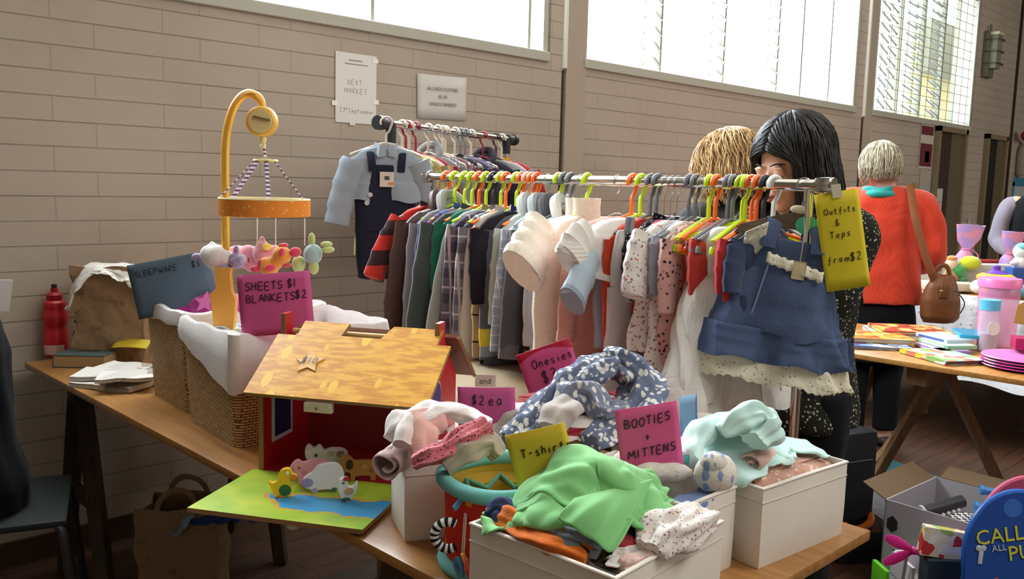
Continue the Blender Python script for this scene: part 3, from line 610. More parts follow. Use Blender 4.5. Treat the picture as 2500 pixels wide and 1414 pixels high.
# ---------------- rear rack
dR=(R2B-R2A).normalized(); ra=math.atan2(dR.y,dR.x)+PI/2
RG='small clothes on the rear rack'; RH='hangers along the rear rack rod'
def s2(px):
    r=ROT@Vector((px-1250,-(320-707),-FPX)); D=r.x*dR.y-r.y*dR.x; return (R2A.y*r.x-R2A.x*r.y)/-D if abs(D)>1e-9 else 0
RPX=[982,991,999,1015,1046,1069,1081,1088,1111,1124,1136,1151,1180,1212,1226]
REAR=[(.17,'cream',dict(k='top',l='yellow trimmed grey top right behind the dungarees',cat='top',mat=cloth('#b5a76a','floral','#d9cf58','#8b8578','#c9c29a',sc=1.5),w=.15,ln=.44,sl=.3,sa=5)),
 (.21,'red',dict(k='quilted_coat',l='quilted olive and yellow patchwork coat on the rear rack',cat='coat',mat=cloth('#a39578','patch','#c9bd78','#8f8672','#d6cb8c'),w=.17,ln=.46,sl=.36,sa=8,sr=.05)),
 (.25,'cream',dict(k='top',l='pink and orange printed top behind the patchwork coat',cat='top',mat=cloth('#cfa9a8','patch','#d77f6f','#c9bfa0','#b58c92'),w=.175,ln=.42,sl=.34,sa=9)),
 (.32,'red',dict(k='cardigan',l='dark red cardigan hanging beside the grey hooded top',cat='cardigan',mat=cloth('#8c2e3c'),w=.17,ln=.42,sl=.34,sa=7)),
 (.45,'cream',dict(k='hoodie',l='grey marl hooded top with a pointed hood on the rear rack',cat='hoodie',mat=cloth('#8b8987'),w=.15,ln=.4,sl=.34,sa=7,collar='hood')),
 (.52,'cream',dict(k='top',l='grey and white striped top right of the grey hooded top',cat='top',mat=cloth('#77757a','vstripe','#a9a7a6'),w=.14,ln=.4,sl=.3,sa=6)),
 (.56,'cream',dict(k='sweater',l='dusty maroon plain sweater on the rear rack',cat='sweater',mat=cloth('#7c444c'),w=.155,ln=.42,sl=.34,sa=8)),
 (.60,'cream',dict(k='blouse',l='black and cream floral blouse left of the navy jacket',cat='blouse',mat=cloth('#4b474a','floral','#a59f96','#847d78','#c2bab0',sc=1.1),w=.155,ln=.4,sl=.34,sa=9)),
 (.68,'cream',dict(k='blouse',l='dark patterned blouse with a looped collar on the rear rack',cat='blouse',mat=cloth('#3c383e','leaf','#a6a09a',sc=1.2),w=.15,ln=.4,sl=.32,sa=7,collar='shirt')),
 (.74,'grey',dict(k='jacket',l='slate navy plain jacket in the middle right of the rear rack',cat='jacket',mat=cloth('#433e58'),w=.165,ln=.42,sl=.36,sa=10)),
 (.79,'grey',dict(k='top',l='plum purple top just right of the slate navy jacket',cat='top',mat=cloth('#5b3a5e'),w=.15,ln=.4,sl=.34,sa=8)),
 (.86,'cream',dict(k='shirt',l='black and white zigzag striped shirt on the rear rack',cat='shirt',mat=cloth('#3b3440','stripe','#9b96a0',sc=.6),w=.14,ln=.4,sl=.3,sa=8,collar='shirt')),
 (.92,'red',dict(k='hoodie',l='charcoal purple hooded jacket with its hood up on the rear rack',cat='hoodie',mat=cloth('#39343f'),w=.16,ln=.42,sl=.36,sa=8,sr=.05,collar='hood')),
 (1.02,'black',dict(k='cardigan',l='pale grey ribbed cardigan near the right end of the rear rack',cat='cardigan',mat=cloth('#a8a5a2'),w=.17,ln=.42,sl=.36,sa=18,sr=.05)),
 (1.09,'cream',dict(k='jacket',l='red sports jacket with yellow piping at the right end of the rear rack',cat='jacket',mat=cloth('#a52b2c'),w=.18,ln=.42,sl=.36,sa=20,sr=.045,collar='shirt',cmat=cloth('#e0a33c')))]
for (s,hc,g),rpx in zip(REAR,RPX):
    s=s2(rpx)
    p=R2A+dR*s
    hanger(p,ra+PI,hc,'%s hanger holding the %s'%({'cream':'cream plastic','red':'dark red plastic','grey':'dark grey plastic','black':'black plastic'}[hc],' '.join(g['l'].split()[:6])),RH,rr=.015,L=.095,side=1)
    kw={a:b for a,b in g.items() if a not in('k','l','cat','mat')}
    garment(g['k'],g['l'],g['cat'],p,ra+PI,g['mat'],RG,L=.095,**kw)
# dungarees over a pale blue shirt, hung facing the room on the left end of the rear rack
fp=R2A+dR*.015+Vector((-.02,-.04,0)); fr=math.radians(-30)
NAVY=cloth('#262a3c'); PB=cloth('#9fadb9')
hanger(fp,fr,'cream','cream hanger holding the pale blue shirt and navy dungarees',RH,rr=.015,L=.075)
t=garment('shirt','pale blue grey long sleeved baby shirt worn under the navy dungarees','shirt',fp,fr,PB,RG,w=.135,ln=.2,sl=.24,sa=16,sr=.05,srr=.044,L=.08,collar='shirt',d=.022)
t=thing('dungarees','navy dungarees with a barcode tag over a pale blue shirt','dungarees',fp,fr,RG)
obj('bib',body_mesh([(-.155,.062,.026,0,0),(-.2,.072,.03,0,.2),(-.26,.112,.032,0,.3),(-.40,.113,.034,0,.5)],4,seg=60,amp=.003),NAVY,t)
for s in (-1,1):
    obj('trouser_leg',body_mesh([(-.37,.058,.032,s*.054,.3),(-.46,.056,.03,s*.054,.6),(-.575,.05,.028,s*.05,.6)],6+s,seg=36,amp=.003),NAVY,t)
    bm=NB(); tube(bm,spline([(s*.052,-.03,-.18),(s*.055,-.03,-.14),(s*.06,-.01,-.105),(s*.055,.02,-.12),(s*.05,.03,-.17)],5),[(.014,.003)]*21,8,up=(0,-1,0)); obj('strap',bm,NAVY,t)
bm=NB(); prism(bm,[(-.026,0),(.026,0),(.026,.055),(-.026,.055)],.002,M=M4((.0,-.036,-.235),(PI/2,0,0))); pt=obj('price_tag',bm,plain('#d8d2c6',.7),t)
for k in range(9): 
    bm=NB(); box(bm,(-.008+k*.002,-.039,-.202),(.0008 if k%2 else .0014,.0006,.014)); obj('barcode_bar',bm,plain('#333333',.7),pt) if k<9 else 0
bm=NB(); box(bm,(.014,-.0385,-.222),(.018,.001,.008)); obj('orange_sticker',bm,plain('#dd8a3a',.6),pt)
for x,z in ((-.06,-.265),(-.072,-.295)): 
    bm=NB(); lathe(bm,[(0,0),(.009,0),(.008,.002),(0,.002)],16,M=M4((x,-.037,z),(PI/2,0,0))); obj('motif_badge',bm,plain('#c9c9cf',.7),t)
bm=NB(); tube(bm,[(.03,-.036,-.385),(.033,-.04,-.40),(.03,-.038,-.43)],[(.006,.002),(.007,.003),(.003,.002)],8); obj('ribbon_loop',bm,plain('#d9d9dc',.7),t)
# ================================================================ lettering
GL={ # pen strokes of the hand lettering, unit boxes
'A':[[(0,0),(.5,1),(1,0)],[(.2,.4),(.85,.4)]],'B':[[(0,0),(0,1),(.7,.9),(.75,.65),(.1,.52),(.85,.4),(.8,.1),(0,0)]],'E':[[(.9,1),(.05,1),(0,0),(.9,0)],[(.05,.5),(.75,.5)]],
'H':[[(0,0),(0,1)],[(.85,0),(.85,1)],[(0,.5),(.85,.55)]],'I':[[(.4,0),(.45,1)]],'K':[[(0,0),(0,1)],[(.8,1),(.05,.48),(.9,0)]],'L':[[(.05,1),(0,0),(.8,.02)]],'M':[[(0,0),(.1,1),(.5,.35),(.9,1),(1,0)]],
'N':[[(0,0),(.05,1),(.85,0),(.9,1)]],'O':[[(.5,1),(.1,.8),(0,.4),(.3,0),(.8,.1),(1,.6),(.8,.95),(.5,1)]],'P':[[(0,0),(.05,1),(.75,.95),(.85,.65),(.6,.48),(.05,.45)]],'R':[[(0,0),(.05,1),(.75,.95),(.8,.65),(.05,.5),(.9,0)]],
'S':[[(.9,.9),(.5,1),(.1,.8),(.3,.55),(.75,.45),(.9,.2),(.5,0),(0,.1)]],'T':[[(0,1),(1,1)],[(.5,1),(.48,0)]],'W':[[(0,1),(.25,0),(.5,.6),(.75,0),(1,1)]],'X':[[(0,1),(.9,0)],[(.9,1),(0,0)]],
'$':[[(.85,.85),(.5,.95),(.15,.8),(.3,.55),(.7,.45),(.85,.2),(.5,.05),(.1,.15)],[(.42,1.1),(.38,-.1)],[(.62,1.1),(.58,-.1)]],'1':[[(.3,1),(.3,0)]],'2':[[(.05,.8),(.4,1),(.75,.8),(.6,.45),(.05,.03),(.95,0)]],'3':[[(.1,.9),(.5,1),(.75,.75),(.3,.52),(.8,.35),(.6,.05),(0,.08)]],
'0':[[(.5,1),(.1,.7),(.15,.2),(.5,0),(.85,.25),(.85,.75),(.5,1)]],'+':[[(.5,.15),(.5,.85)],[(.1,.5),(.9,.5)]],'-':[[(.1,.45),(.7,.48)]],'&':[[(.9,.0),(.3,.75),(.45,1),(.65,.8),(.2,.3),(.4,0),(.9,.4)]],
'a':[[(.8,.55),(.4,.6),(.1,.3),(.35,0),(.75,.2),(.8,.55),(.85,0)]],'e':[[(.1,.3),(.8,.35),(.6,.6),(.2,.5),(.1,.2),(.45,0),(.85,.1)]],'f':[[(.8,1),(.5,.95),(.4,.5),(.3,-.3)],[(.1,.55),(.8,.55)]],'h':[[(.1,1),(.05,0)],[(.07,.4),(.5,.6),(.75,.4),(.75,0)]],
'i':[[(.4,.55),(.4,0)],[(.42,.8),(.44,.84)]],'m':[[(0,0),(.05,.55)],[(.05,.4),(.3,.58),(.45,.4),(.45,0)],[(.45,.4),(.7,.58),(.9,.4),(.92,0)]],'n':[[(.05,0),(.1,.58)],[(.1,.4),(.5,.6),(.75,.4),(.75,0)]],'o':[[(.45,.6),(.1,.35),(.35,0),(.75,.2),(.7,.5),(.45,.6)]],
'p':[[(.1,.6),(.05,-.4)],[(.1,.45),(.5,.62),(.8,.35),(.5,.05),(.1,.1)]],'r':[[(.1,.58),(.1,0)],[(.1,.38),(.4,.6),(.7,.52)]],'s':[[(.75,.55),(.3,.6),(.2,.42),(.65,.25),(.6,.02),(.1,.05)]],'t':[[(.4,1),(.35,.1),(.7,0)],[(.05,.65),(.75,.68)]],'u':[[(.1,.58),(.1,.15),(.45,0),(.75,.25),(.75,.58),(.8,0)]],
'b':[[(.1,1),(.08,0),(.6,.02),(.78,.3),(.5,.55),(.1,.4)]],'d':[[(.75,1),(.75,0)],[(.75,.4),(.35,.58),(.08,.3),(.35,0),(.75,.2)]],'!':[[(0,0),(0,0)]]}
def pen(lines,h,thick=.0011,seed=1,gap=.28,slope=0.0):
    """lines: (text, x, y, scale); the sheet is in local xz, its front faces -y"""
    rnd=random.Random(seed); bm=NB()
    for text,x,y,s in lines:
        cx=x; hh=h*s
        for i,c in enumerate(text):
            if c==' ': cx+=hh*.55; continue
            wd=hh*(.62 if c.isupper() or c in'$&' else .56)
            if c in 'iI1': wd*=.6
            if c in 'mMW': wd*=1.3
            jy=rnd.uniform(-.05,.05)*hh
            for st in GL.get(c,[]):
                pts=[Vector((cx+a*wd+b*hh*.06,-.0012,y+b*hh+jy+slope*(cx+a*wd-x))) for a,b in st]
                if len(pts)>2: pts=spline(pts,3)
                tube(bm,pts,[(thick,.0004)]*len(pts),6,up=(0,1,0))
            cx+=wd+hh*gap*rnd.uniform(.8,1.15)
    return bm
INK=plain('#3a1f33',.6); INKG=plain('#5f5f62',.7)
def card(label,pos,face,w,h,col,lines,lh,tilt=0,roll=0,fold=False,bend=.004,ink=None,thick=.0012,seed=1,cat='price card',slope=0,name='price_card',backc=None,gap=.28):
    """sheet standing at pos (bottom centre); face = direction in xy its front looks to"""
    f=Vector((face[0],face[1],0)).normalized(); rz=math.atan2(f.y,f.x)+PI/2
    t=thing(name,label,cat,pos,0,rot=(math.radians(tilt),math.radians(roll),rz))
    def sheet(off,ww,hh):
        bm=NB(); rows=[[Vector((-ww/2+ww*j/10,off+bend*(math.cos(PI*(j/10-.5))-1)*-1+bend*.6*(i/8)**2,hh*i/8)) for j in range(11)] for i in range(9)]
        grid(bm,rows); return bm
    o=obj('card_sheet',sheet(0,w,h),plain(col,.65,0,.3),t); modify(o,('SOLIDIFY',dict(thickness=.0008,offset=1)))
    if fold:
        bm=NB(); rows=[[Vector((-w/2+w*j/6,.001+.035*(1-i/6)*1.0,h*i/6)) for j in range(7)] for i in range(7)]; grid(bm,rows)
        o=obj('card_back',bm,plain(backc or col,.65,0,.3),t); modify(o,('SOLIDIFY',dict(thickness=.0008)))
    if lines:
        bm=pen(lines,lh,thick,seed,slope=slope,gap=gap)
        for v in bm.verts: # follow the bend of the sheet
            j=(v.co.x+w/2)/w; v.co.y+=bend*(1-math.cos(PI*(j-.5)))+bend*.6*(max(0,v.co.z)/h)**2-.0008
        obj('lettering',bm,ink or INK,t)
    return t
def printed(t,text,size,loc,m,rot=(PI/2,0,0),name='lettering',align='CENTER',ext=.0003,sc=1.0):
    c=bpy.data.curves.new('txt','FONT'); c.body=text; c.size=size; c.align_x=align; c.extrude=ext; c.space_line=1.6; c.resolution_u=2
    o=bpy.data.objects.new('tmp',c); COL.objects.link(o); dg=bpy.context.evaluated_depsgraph_get(); dg.update()
    me=bpy.data.meshes.new_from_object(o.evaluated_get(dg)); bpy.data.objects.remove(o)
    q=bpy.data.objects.new(name,me); COL.objects.link(q); me.materials.clear(); me.materials.append(m); q.parent=t; q.location=loc; q.rotation_euler=rot; q.scale=(sc,1,1); return q
# wall notices
a,b=PY(820,135,WALL_Y),PY(916,300,WALL_Y)
PAP=Mat('laminated_paper','#d6d3cd',.25,0,.5).m
t=thing('notice','laminated next market notice taped to the wall above the rear rack','notice',(2.27,WALL_Y-.004,1.625),0)
bm=NB(); bx(bm,(-.107,-.001,0),(.107,0,.30)); obj('paper_sheet',bm,PAP,t)
obj('lettering',pen([('NEXT',-.045,.165,1.0),('MARKET',-.062,.128,1.0),('23',-.085,.045,.9),('rd',-.062,.056,.5),('September',-.04,.045,.8)],.022,.0008,3,gap=.3),INKG,t)
bm=NB(); bx(bm,(-.04,-.0022,.268),(.03,-.0016,.271)); bx(bm,(-.06,-.0022,.252),(.06,-.0016,.2545)); obj('heading_line',bm,INKG,t)
for x,z in ((-.11,.08),(.105,.1),(-.02,.0),(.1,.28)): 
    bm=NB(); box(bm,(x,-.002,z),(.03,.0006,.02)); obj('sticky_tape',bm,plain('#cfc9bd',.15,0,.6),t)
t=thing('notice','white printed notice about kids clothes prices, level and unlaminated','notice',(2.76,WALL_Y-.004,1.675),0,rot=(0,math.radians(-1.5),0))
bm=NB(); grid(bm,[[Vector((-.15+.3*j/8,-.002-.006*(i/4)*(j/8)**3,.205*i/4)) for j in range(9)] for i in range(5)]); o=obj('paper_sheet',bm,plain('#d9d6d1',.6),t); modify(o,('SOLIDIFY',dict(thickness=.0006)))
printed(t,'ALL KIDS CLOTHES\n$1.00\nUNLESS MARKED',.022,(0,-.010,.133),INKG)
# ================================================================ cloth that has been dropped in heaps: small particle solver
class Height:
    """ground under the cloth: table top, box fillings, whatever has already been piled up"""
    def __init__(s,x0,y0,x1,y1,n=150,z=.74): s.x0,s.y0,s.x1,s.y1,s.n=x0,y0,x1,y1,n; s.H=np.full((n,n),float(z))
    def ij(s,x,y):
        i=np.clip(((x-s.x0)/(s.x1-s.x0)*(s.n-1)),0,s.n-1.001); j=np.clip(((y-s.y0)/(s.y1-s.y0)*(s.n-1)),0,s.n-1.001); return i,j
    def at(s,x,y):
        i,j=s.ij(x,y); a=i.astype(int); b=j.astype(int); u=i-a; v=j-b; H=s.H
        return H[a,b]*(1-u)*(1-v)+H[a+1,b]*u*(1-v)+H[a,b+1]*(1-u)*v+H[a+1,b+1]*u*v
    def mound(s,cx,cy,rx,ry,top,p=2.0,rot=0):
        X=np.linspace(s.x0,s.x1,s.n)[:,None]; Y=np.linspace(s.y0,s.y1,s.n)[None,:]
        c,sn=math.cos(rot),math.sin(rot); dx=(X-cx)*c+(Y-cy)*sn; dy=-(X-cx)*sn+(Y-cy)*c
        r=(np.abs(dx/rx)**p+np.abs(dy/ry)**p); base=s.H.min(); s.H=np.maximum(s.H,np.where(r<1,(top-base)*np.sqrt(np.clip(1-r**1.5,0,1))+base,0))
    def add(s,P,th=.006):
        i,j=s.ij(P[:,0],P[:,1]); a=i.astype(int); b=j.astype(int)
        for da in (-1,0,1,2):
            for db in (-1,0,1,2):
                np.maximum.at(s.H,(np.clip(a+da,0,s.n-1),np.clip(b+db,0,s.n-1)),P[:,2]+th)
def drape(ground,size,center,z,rot=0,seed=0,squash=.8,n=46,steps=90,iters=6,wave=.03,thick=.0025,stiff=.25,outline=None,pull=None,subs=1):
    rs=np.random.RandomState(seed); w,h=size; m=max(10,int(n*h/w)); dx=w/(n-1); dy=h/(m-1)
    U,V=np.meshgrid(np.linspace(-.5,.5,n),np.linspace(-.5,.5,m),indexing='ij')
    keep=np.ones_like(U,bool) if outline is None else outline(U,V)
    X=U*w*squash; Y=V*h*squash; Z=np.zeros_like(X)
    for k in range(5):
        a=rs.uniform(0,PI); f=rs.uniform(1.2,4.5)*2*PI; ph=rs.uniform(0,6); Z+=wave*np.sin((U*math.cos(a)+V*math.sin(a))*f+ph)/(1+.4*k)
    X+=rs.uniform(-.2,.2)*Z; Y+=rs.uniform(-.2,.2)*Z
    c,s=math.cos(rot),math.sin(rot); A=np.stack([center[0]+X*c-Y*s,center[1]+X*s+Y*c,z+Z+wave],-1); V0=np.zeros_like(A)
    def con(a,b,L,k,shrink_only=False):
        d=b-a; l=np.sqrt((d*d).sum(-1,keepdims=True))+1e-9; q=(l-L)/l*.5*k
        if shrink_only: q=np.minimum(q,0)
        d=d*q; return d
    def axis(A,L,k,ax,st=1,so=False):
        B=A if ax==0 else A.transpose(1,0,2)
        for o in range(2*st):
            a=B[o:-st:2*st] if o<len(B)-st else None
            if a is None: continue
            b=B[o+st::2*st]; q=min(len(a),len(b)); d=con(a[:q],b[:q],L,k,so); a[:q]+=d; b[:q]-=d
    dg=math.hypot(dx,dy)
    for t in range(steps):
        Pv=A.copy(); V0=V0*.94; V0[...,2]-=.0011; A=A+np.clip(V0,-.01,.01)
        if pull is not None: A=pull(A,U,V,t/steps)
        for it in range(iters):
            axis(A,dx,1,0); axis(A,dy,1,1)
            d=con(A[:-1,:-1],A[1:,1:],dg,.35); A[:-1,:-1]+=d*.5; A[1:,1:]-=d*.5
            d=con(A[1:,:-1],A[:-1,1:],dg,.35); A[1:,:-1]+=d*.5; A[:-1,1:]-=d*.5
            axis(A,2*dx,stiff,0,2,True); axis(A,2*dy,stiff,1,2,True)
        g=ground.at(A[...,0],A[...,1])+.003; hit=A[...,2]<g
        A[...,2]=np.where(hit,g,A[...,2]); V0=A-Pv; V0[hit]*=.35
    bm=NB(); vs={}
    for i in range(n):
        for j in range(m):
            if keep[i,j]: vs[i,j]=bm.verts.new(A[i,j])
    for i in range(n-1):
        for j in range(m-1):
            q=[(i,j),(i+1,j),(i+1,j+1),(i,j+1)]
            if all(k in vs for k in q): bm.faces.new([vs[k] for k in q])
    ground.add(A.reshape(-1,3),.004)
    return bm
def heap(name,label,cat,ground,mat,size,center,z,group=None,thick=.003,smooth=2,crease=0,**k):
    bm=drape(ground,size,center,z,**k)
    if crease:      # sharp wandering folds
        bm.normal_update()
        for v in bm.verts:
            a=k.get('seed',0)*7.3; p=v.co; w=Vector((p.x*1.0+.35*p.y+.05*mnoise.noise(p*9),p.y*.45,p.z*.5)); r=1-2.2*abs(mnoise.noise(w*24+Vector((a,0,0)))); r2=1-2.2*abs(mnoise.noise(Vector((p.y*1.1,p.x*.4,p.z))*22+Vector((0,a,3))))
            v.co=v.co+Vector((v.normal.x,v.normal.y,abs(v.normal.z)))*crease*(max(r,-.5)*.7+max(r2,-.5)*.6)
    o=obj(name,bm,mat,None,angle=180); recenter(o); tag(o,label,cat,group)
    modify(o,('SMOOTH',dict(factor=.5,iterations=smooth)),('SOLIDIFY',dict(thickness=thick,offset=0)),('SUBSURF',dict(levels=1,render_levels=1))); return o
def shirt_outline(U,V):   # a T-shirt laid flat
    body=(np.abs(U)<.27); sl=(V>.18)&(V<.46+.0*U)&(np.abs(U)<=.5)&(V>.12+(.5-np.abs(U))*.0)
    neck=(np.abs(U)<.1)&(V>.42); return (body|sl)&~neck
def onesie_outline(U,V):
    body=(np.abs(U)<.24)&(V>-.2); legs=(np.abs(U)<.24)&(V<=-.2)&(np.abs(U)>.03); sl=(V>.2)&(V<.42)
    return body|legs|sl
# ================================================================ price cards in the goods
def at(px,py,d): return PD(px,py,d)
VIEW=(-.69,-.71)
card('slate blue card reading sleepware $3 standing in the rear wicker basket',at(437,745,2.5)-Vector((0,0,.02)),(-.6,-.75),.225,.155,'#5d7488',[('SLEEPWARE',-.095,.118,1.0),('$3',.062,.116,1.1)],.015,roll=-12,ink=plain('#26323c',.7),thick=.001,seed=4,slope=.0)
card('magenta card reading sheets $1 blankets $2 in the front wicker basket',at(680,812,2.08)-Vector((0,0,.005)),(-.6,-.75),.168,.145,'#d85f9c',[('SHEETS',-.066,.108,1.0),('$1',.03,.11,1.05),('BLANKETS',-.066,.08,1.0),('$2',.046,.083,1.05)],.0175,roll=-5,seed=5,gap=.22)
card('pink card reading $2 each behind the box of pink clothes',at(1190,1065,1.80)-Vector((0,0,.02)),(-.8,-.6),.118,.12,'#cc5896',[('$2',-.03,.085,1.0),('ea',.005,.085,1.1)],.0175,roll=-3,seed=6)
card('pink card on a red backing reading onesies $3 leaning behind the patterned scarf',at(1385,965,2.02)-Vector((0,0,.05)),(-.75,-.65),.128,.17,'#d65c96',[('Onesies',-.036,.128,.95),('$3',-.025,.09,1.4)],.019,roll=-21,seed=7,fold=True,backc='#b8203e')
card('yellow card reading T-shirts behind the bright green shirt',at(1362,1205,1.38)-Vector((0,0,.04)),(-.75,-.65),.096,.145,'#e0c43a',[('T-shirts',-.03,.105,.75)],.017,roll=-16,seed=8,ink=plain('#3d3514',.6))
card('pink card reading booties and mittens standing among the white baby shoes',at(1597,1162,1.50),(-.62,-.78),.107,.122,'#d85890',[('BOOTIES',-.040,.088,.95),('+',-.008,.062,.9),('MITTENS',-.040,.035,.95),('$1',.0,.006,1.0)],.0145,roll=-9,seed=9,slope=.06)
card('folded grey blue card seen edge on behind the booties card',at(1682,1105,1.66)-Vector((0,0,.02)),(-.80,.6),.10,.125,'#5f7f9a',None,.01,roll=-18,seed=10)
card('yellow card lying on the table behind the folded newspapers',Vector((1.13,2.99,.80)),(-.7,-.7),.12,.05,'#cdb42f',None,.01,tilt=-62,seed=11)
t=card('long yellow card reading outfits and tops from $2 hanging at the rod end',Vector((1.875,.865,1.17)),(-.75,-.66),.094,.215,'#dcc92c',[('Outfits',-.032,.168,.8),('&',-.012,.142,.9),('Tops',-.026,.116,.9),('from',-.037,.062,.9),('$2',.010,.062,1.1)],.0155,roll=-11,seed=12,ink=plain('#2c2a18',.6),thick=.0009)
bm=NB(); box(bm,(0,-.001,.216),(.02,.0006,.03)); obj('sticky_tape',bm,plain('#d9d2b8',.15,0,.6),t)
# ================================================================ wicker baskets
def m_wicker():
    m=Mat('woven_willow','#b08a58',.6,0,.3); v=m.co(); X,Y,Z=m.sep(v)[:3]
    s=m.math('ADD',X,Y); vec=m.n('ShaderNodeCombineXYZ',{0:s,1:Z,2:0.0}).outputs[0]
    br=m.n('ShaderNodeTexBrick',{'Vector':vec,'Scale':1.0,'Mortar Size':.0014,'Mortar Smooth':.9,'Brick Width':.017,'Row Height':.0068,'Color1':(1,1,1,1),'Color2':(.45,.45,.45,1),'Mortar':(0,0,0,1)},offset=.5)
    c=m.mix(br.outputs[0],'#a87c4a','#e2be88'); c=m.mix(br.outputs[1],c,'#5c4022'); c=m.mix(m.math('MULTIPLY',m.noise(v,9,3)[0],.35),c,'#96703f'); m.color(c)
    m.bump(m.math('SUBTRACT',1.0,br.outputs[1]),.9,.004); return m.m
WICK=m_wicker(); LINEN=cloth('#e9e3e0'); 
def basket(name,label,pos,rz,w,d,h,drop,seed):
    """w runs to local +x, d to local +y from the near left corner"""
    t=thing(name,label,'basket',pos,rz); bm=NB(); T=.012
    def ring(e,z,r=.025,n=5,zf=None):
        pts=[]
        for cx,cy,a0 in ((w+e-r,-e+r,-PI/2),(w+e-r,d+e-r,0),(-e+r,d+e-r,PI/2),(-e+r,-e+r,PI)):
            for k in range(n+1):
                a=a0+PI/2*k/n; pts.append((cx+r*math.cos(a),cy+r*math.sin(a)))
        out=[]
        for i in range(len(pts)):       # subdivide the straight runs
            p,q=pts[i],pts[(i+1)%len(pts)]; k=1 if i%(n+1)!=n else int((d if (i//(n+1))%2==0 else w)/.03)
            out+=[(p[0]+(q[0]-p[0])*j/k,p[1]+(q[1]-p[1])*j/k) for j in range(k)]
        return [Vector((x,y,zf(x,y) if zf else z)) for x,y in out]
    sag=lambda x,y:-.008*math.sin(PI*min(max(x/w,0),1))-.008*math.sin(PI*min(max(y/d,0),1))
    rows=[ring(-.012,0),ring(-.012,.004)]+[ring(-.012+.012*k/6,h*k/6) for k in range(1,7)]
    rows+=[ring(-T,h),ring(-T-.01,.02)]; grid(bm,rows,closed_v=True,caps=True); obj('woven_body',bm,WICK,t,angle=50)
    rs=random.Random(seed)
    bm=NB(); fold=lambda x,y:.003*math.sin(x*60+seed)+.003*math.sin(y*47)
    rows=[ring(-T-.012,.05),ring(-T-.006,h*.6),ring(-T-.002,h-.004),
          ring(-.004,h+.012,zf=lambda x,y:h+.014+fold(x,y)),ring(.006,h+.01,zf=lambda x,y:h+.010+fold(x,y)),
          ring(.011,0,zf=lambda x,y:h-.012+fold(x,y)-drop(x,y)*.4),ring(.009,0,zf=lambda x,y:h-.016-drop(x,y)+fold(x,y)),ring(.006,0,zf=lambda x,y:h-.017-drop(x,y)+fold(x,y))]
    grid(bm,rows,closed_v=True,caps=False); obj('cloth_liner',bm,LINEN,t,angle=60); return t
def drop1(x,y):
    return .10*max(0,1-max(0,y)/.36)*max(0,1-max(0,x)/.34)**1.0 + .015
basket('wicker_basket','front wicker basket with a white cloth liner folded down at its near corner',(.952,1.892,.74),math.radians(-4),.42,.335,.262,drop1,1)
basket('wicker_basket','rear wicker basket holding the magenta star cloth, nearer the block wall',(1.0,2.262,.74),math.radians(-4),.42,.31,.262,lambda x,y:.012,2)
G=Height(.9,1.8,1.5,2.7,z=.93)
G.mound(1.12,2.36,.10,.12,1.01); G.mound(1.05,2.02,.10,.1,.985); G.mound(1.2,2.0,.12,.1,.97)
MAG=Mat('magenta_fleece','#c03a9c',.95,0,.1); MAG.b.inputs['Sheen Weight'].default_value=.4; MAG=MAG.m
sp_=spline([at(455,757,2.56),at(500,741,2.54),at(560,746,2.51),at(630,756,2.48),at(700,770,2.44)],6); bm=NB(); tube(bm,sp_,[(.056+.006*math.sin(i*1.1),.032+.005*math.sin(i*.8+1)) for i in range(len(sp_))],20)
for v in bm.verts: v.co+=Vector((1,1,1))*.008*mnoise.noise(v.co*22)
o=single('blanket',bm,MAG,'magenta fleece cloth with a pale pink star heaped in the rear basket','blanket')
bm=NB(); prism(bm,[((.016 if k%2 else .034)*math.cos(PI/2+k*PI/5),(.016 if k%2 else .034)*math.sin(PI/2+k*PI/5)) for k in range(10)],.0015,M=frame(at(502,738,2.475),(.72,-.69,0))@Matrix.Rotation(math.radians(60),4,'X')); s=obj('star_patch',bm,plain('#dd7cc0',.8),None); s.parent=o; s.location=-Vector(o.location)
TWG='rolled towels in the front wicker basket'
for k,(x,y,c,c2,lab) in enumerate(((1.02,2.13,'#7d93a3','#cfd4d2','grey blue rolled towel deepest in the front basket'),(1.045,2.075,'#a9ab84','#e0dfd6','olive and white rolled towel in the middle of the front basket'),(1.075,2.02,'#dcdcda','#b5bcc0','white rolled towel with a grey edge nearest the basket rim'))):
    bm=NB(); a=Vector((x-.03,y-.01,.965)); b=Vector((x+.16,y+.03,.95)); tube(bm,spline([a,(a+b)/2+Vector((0,0,.01)),b],6),[.032-.004*abs(math.sin(i)) for i in range(13)],14); ro=single('towel',bm,cloth(c,'vstripe',c2,sc=2.2),lab,'towel',TWG)
    bm=NB(); pts=[a+Vector((-.006,math.cos(i*.55)*(.004+.0009*i),math.sin(i*.55)*(.004+.0009*i))) for i in range(30)]; tube(bm,pts,.002,5); s=obj('rolled_edge',bm,cloth('#c9cccb'),None); s.parent=ro; s.location=-Vector(ro.location)
o=heap('blanket','white blanket folded along the far side of the front basket','blanket',G,cloth('#e6e2de'),(.26,.2),(1.28,1.98),1.02,seed=8,squash=.8,n=30,steps=50,wave=.015)
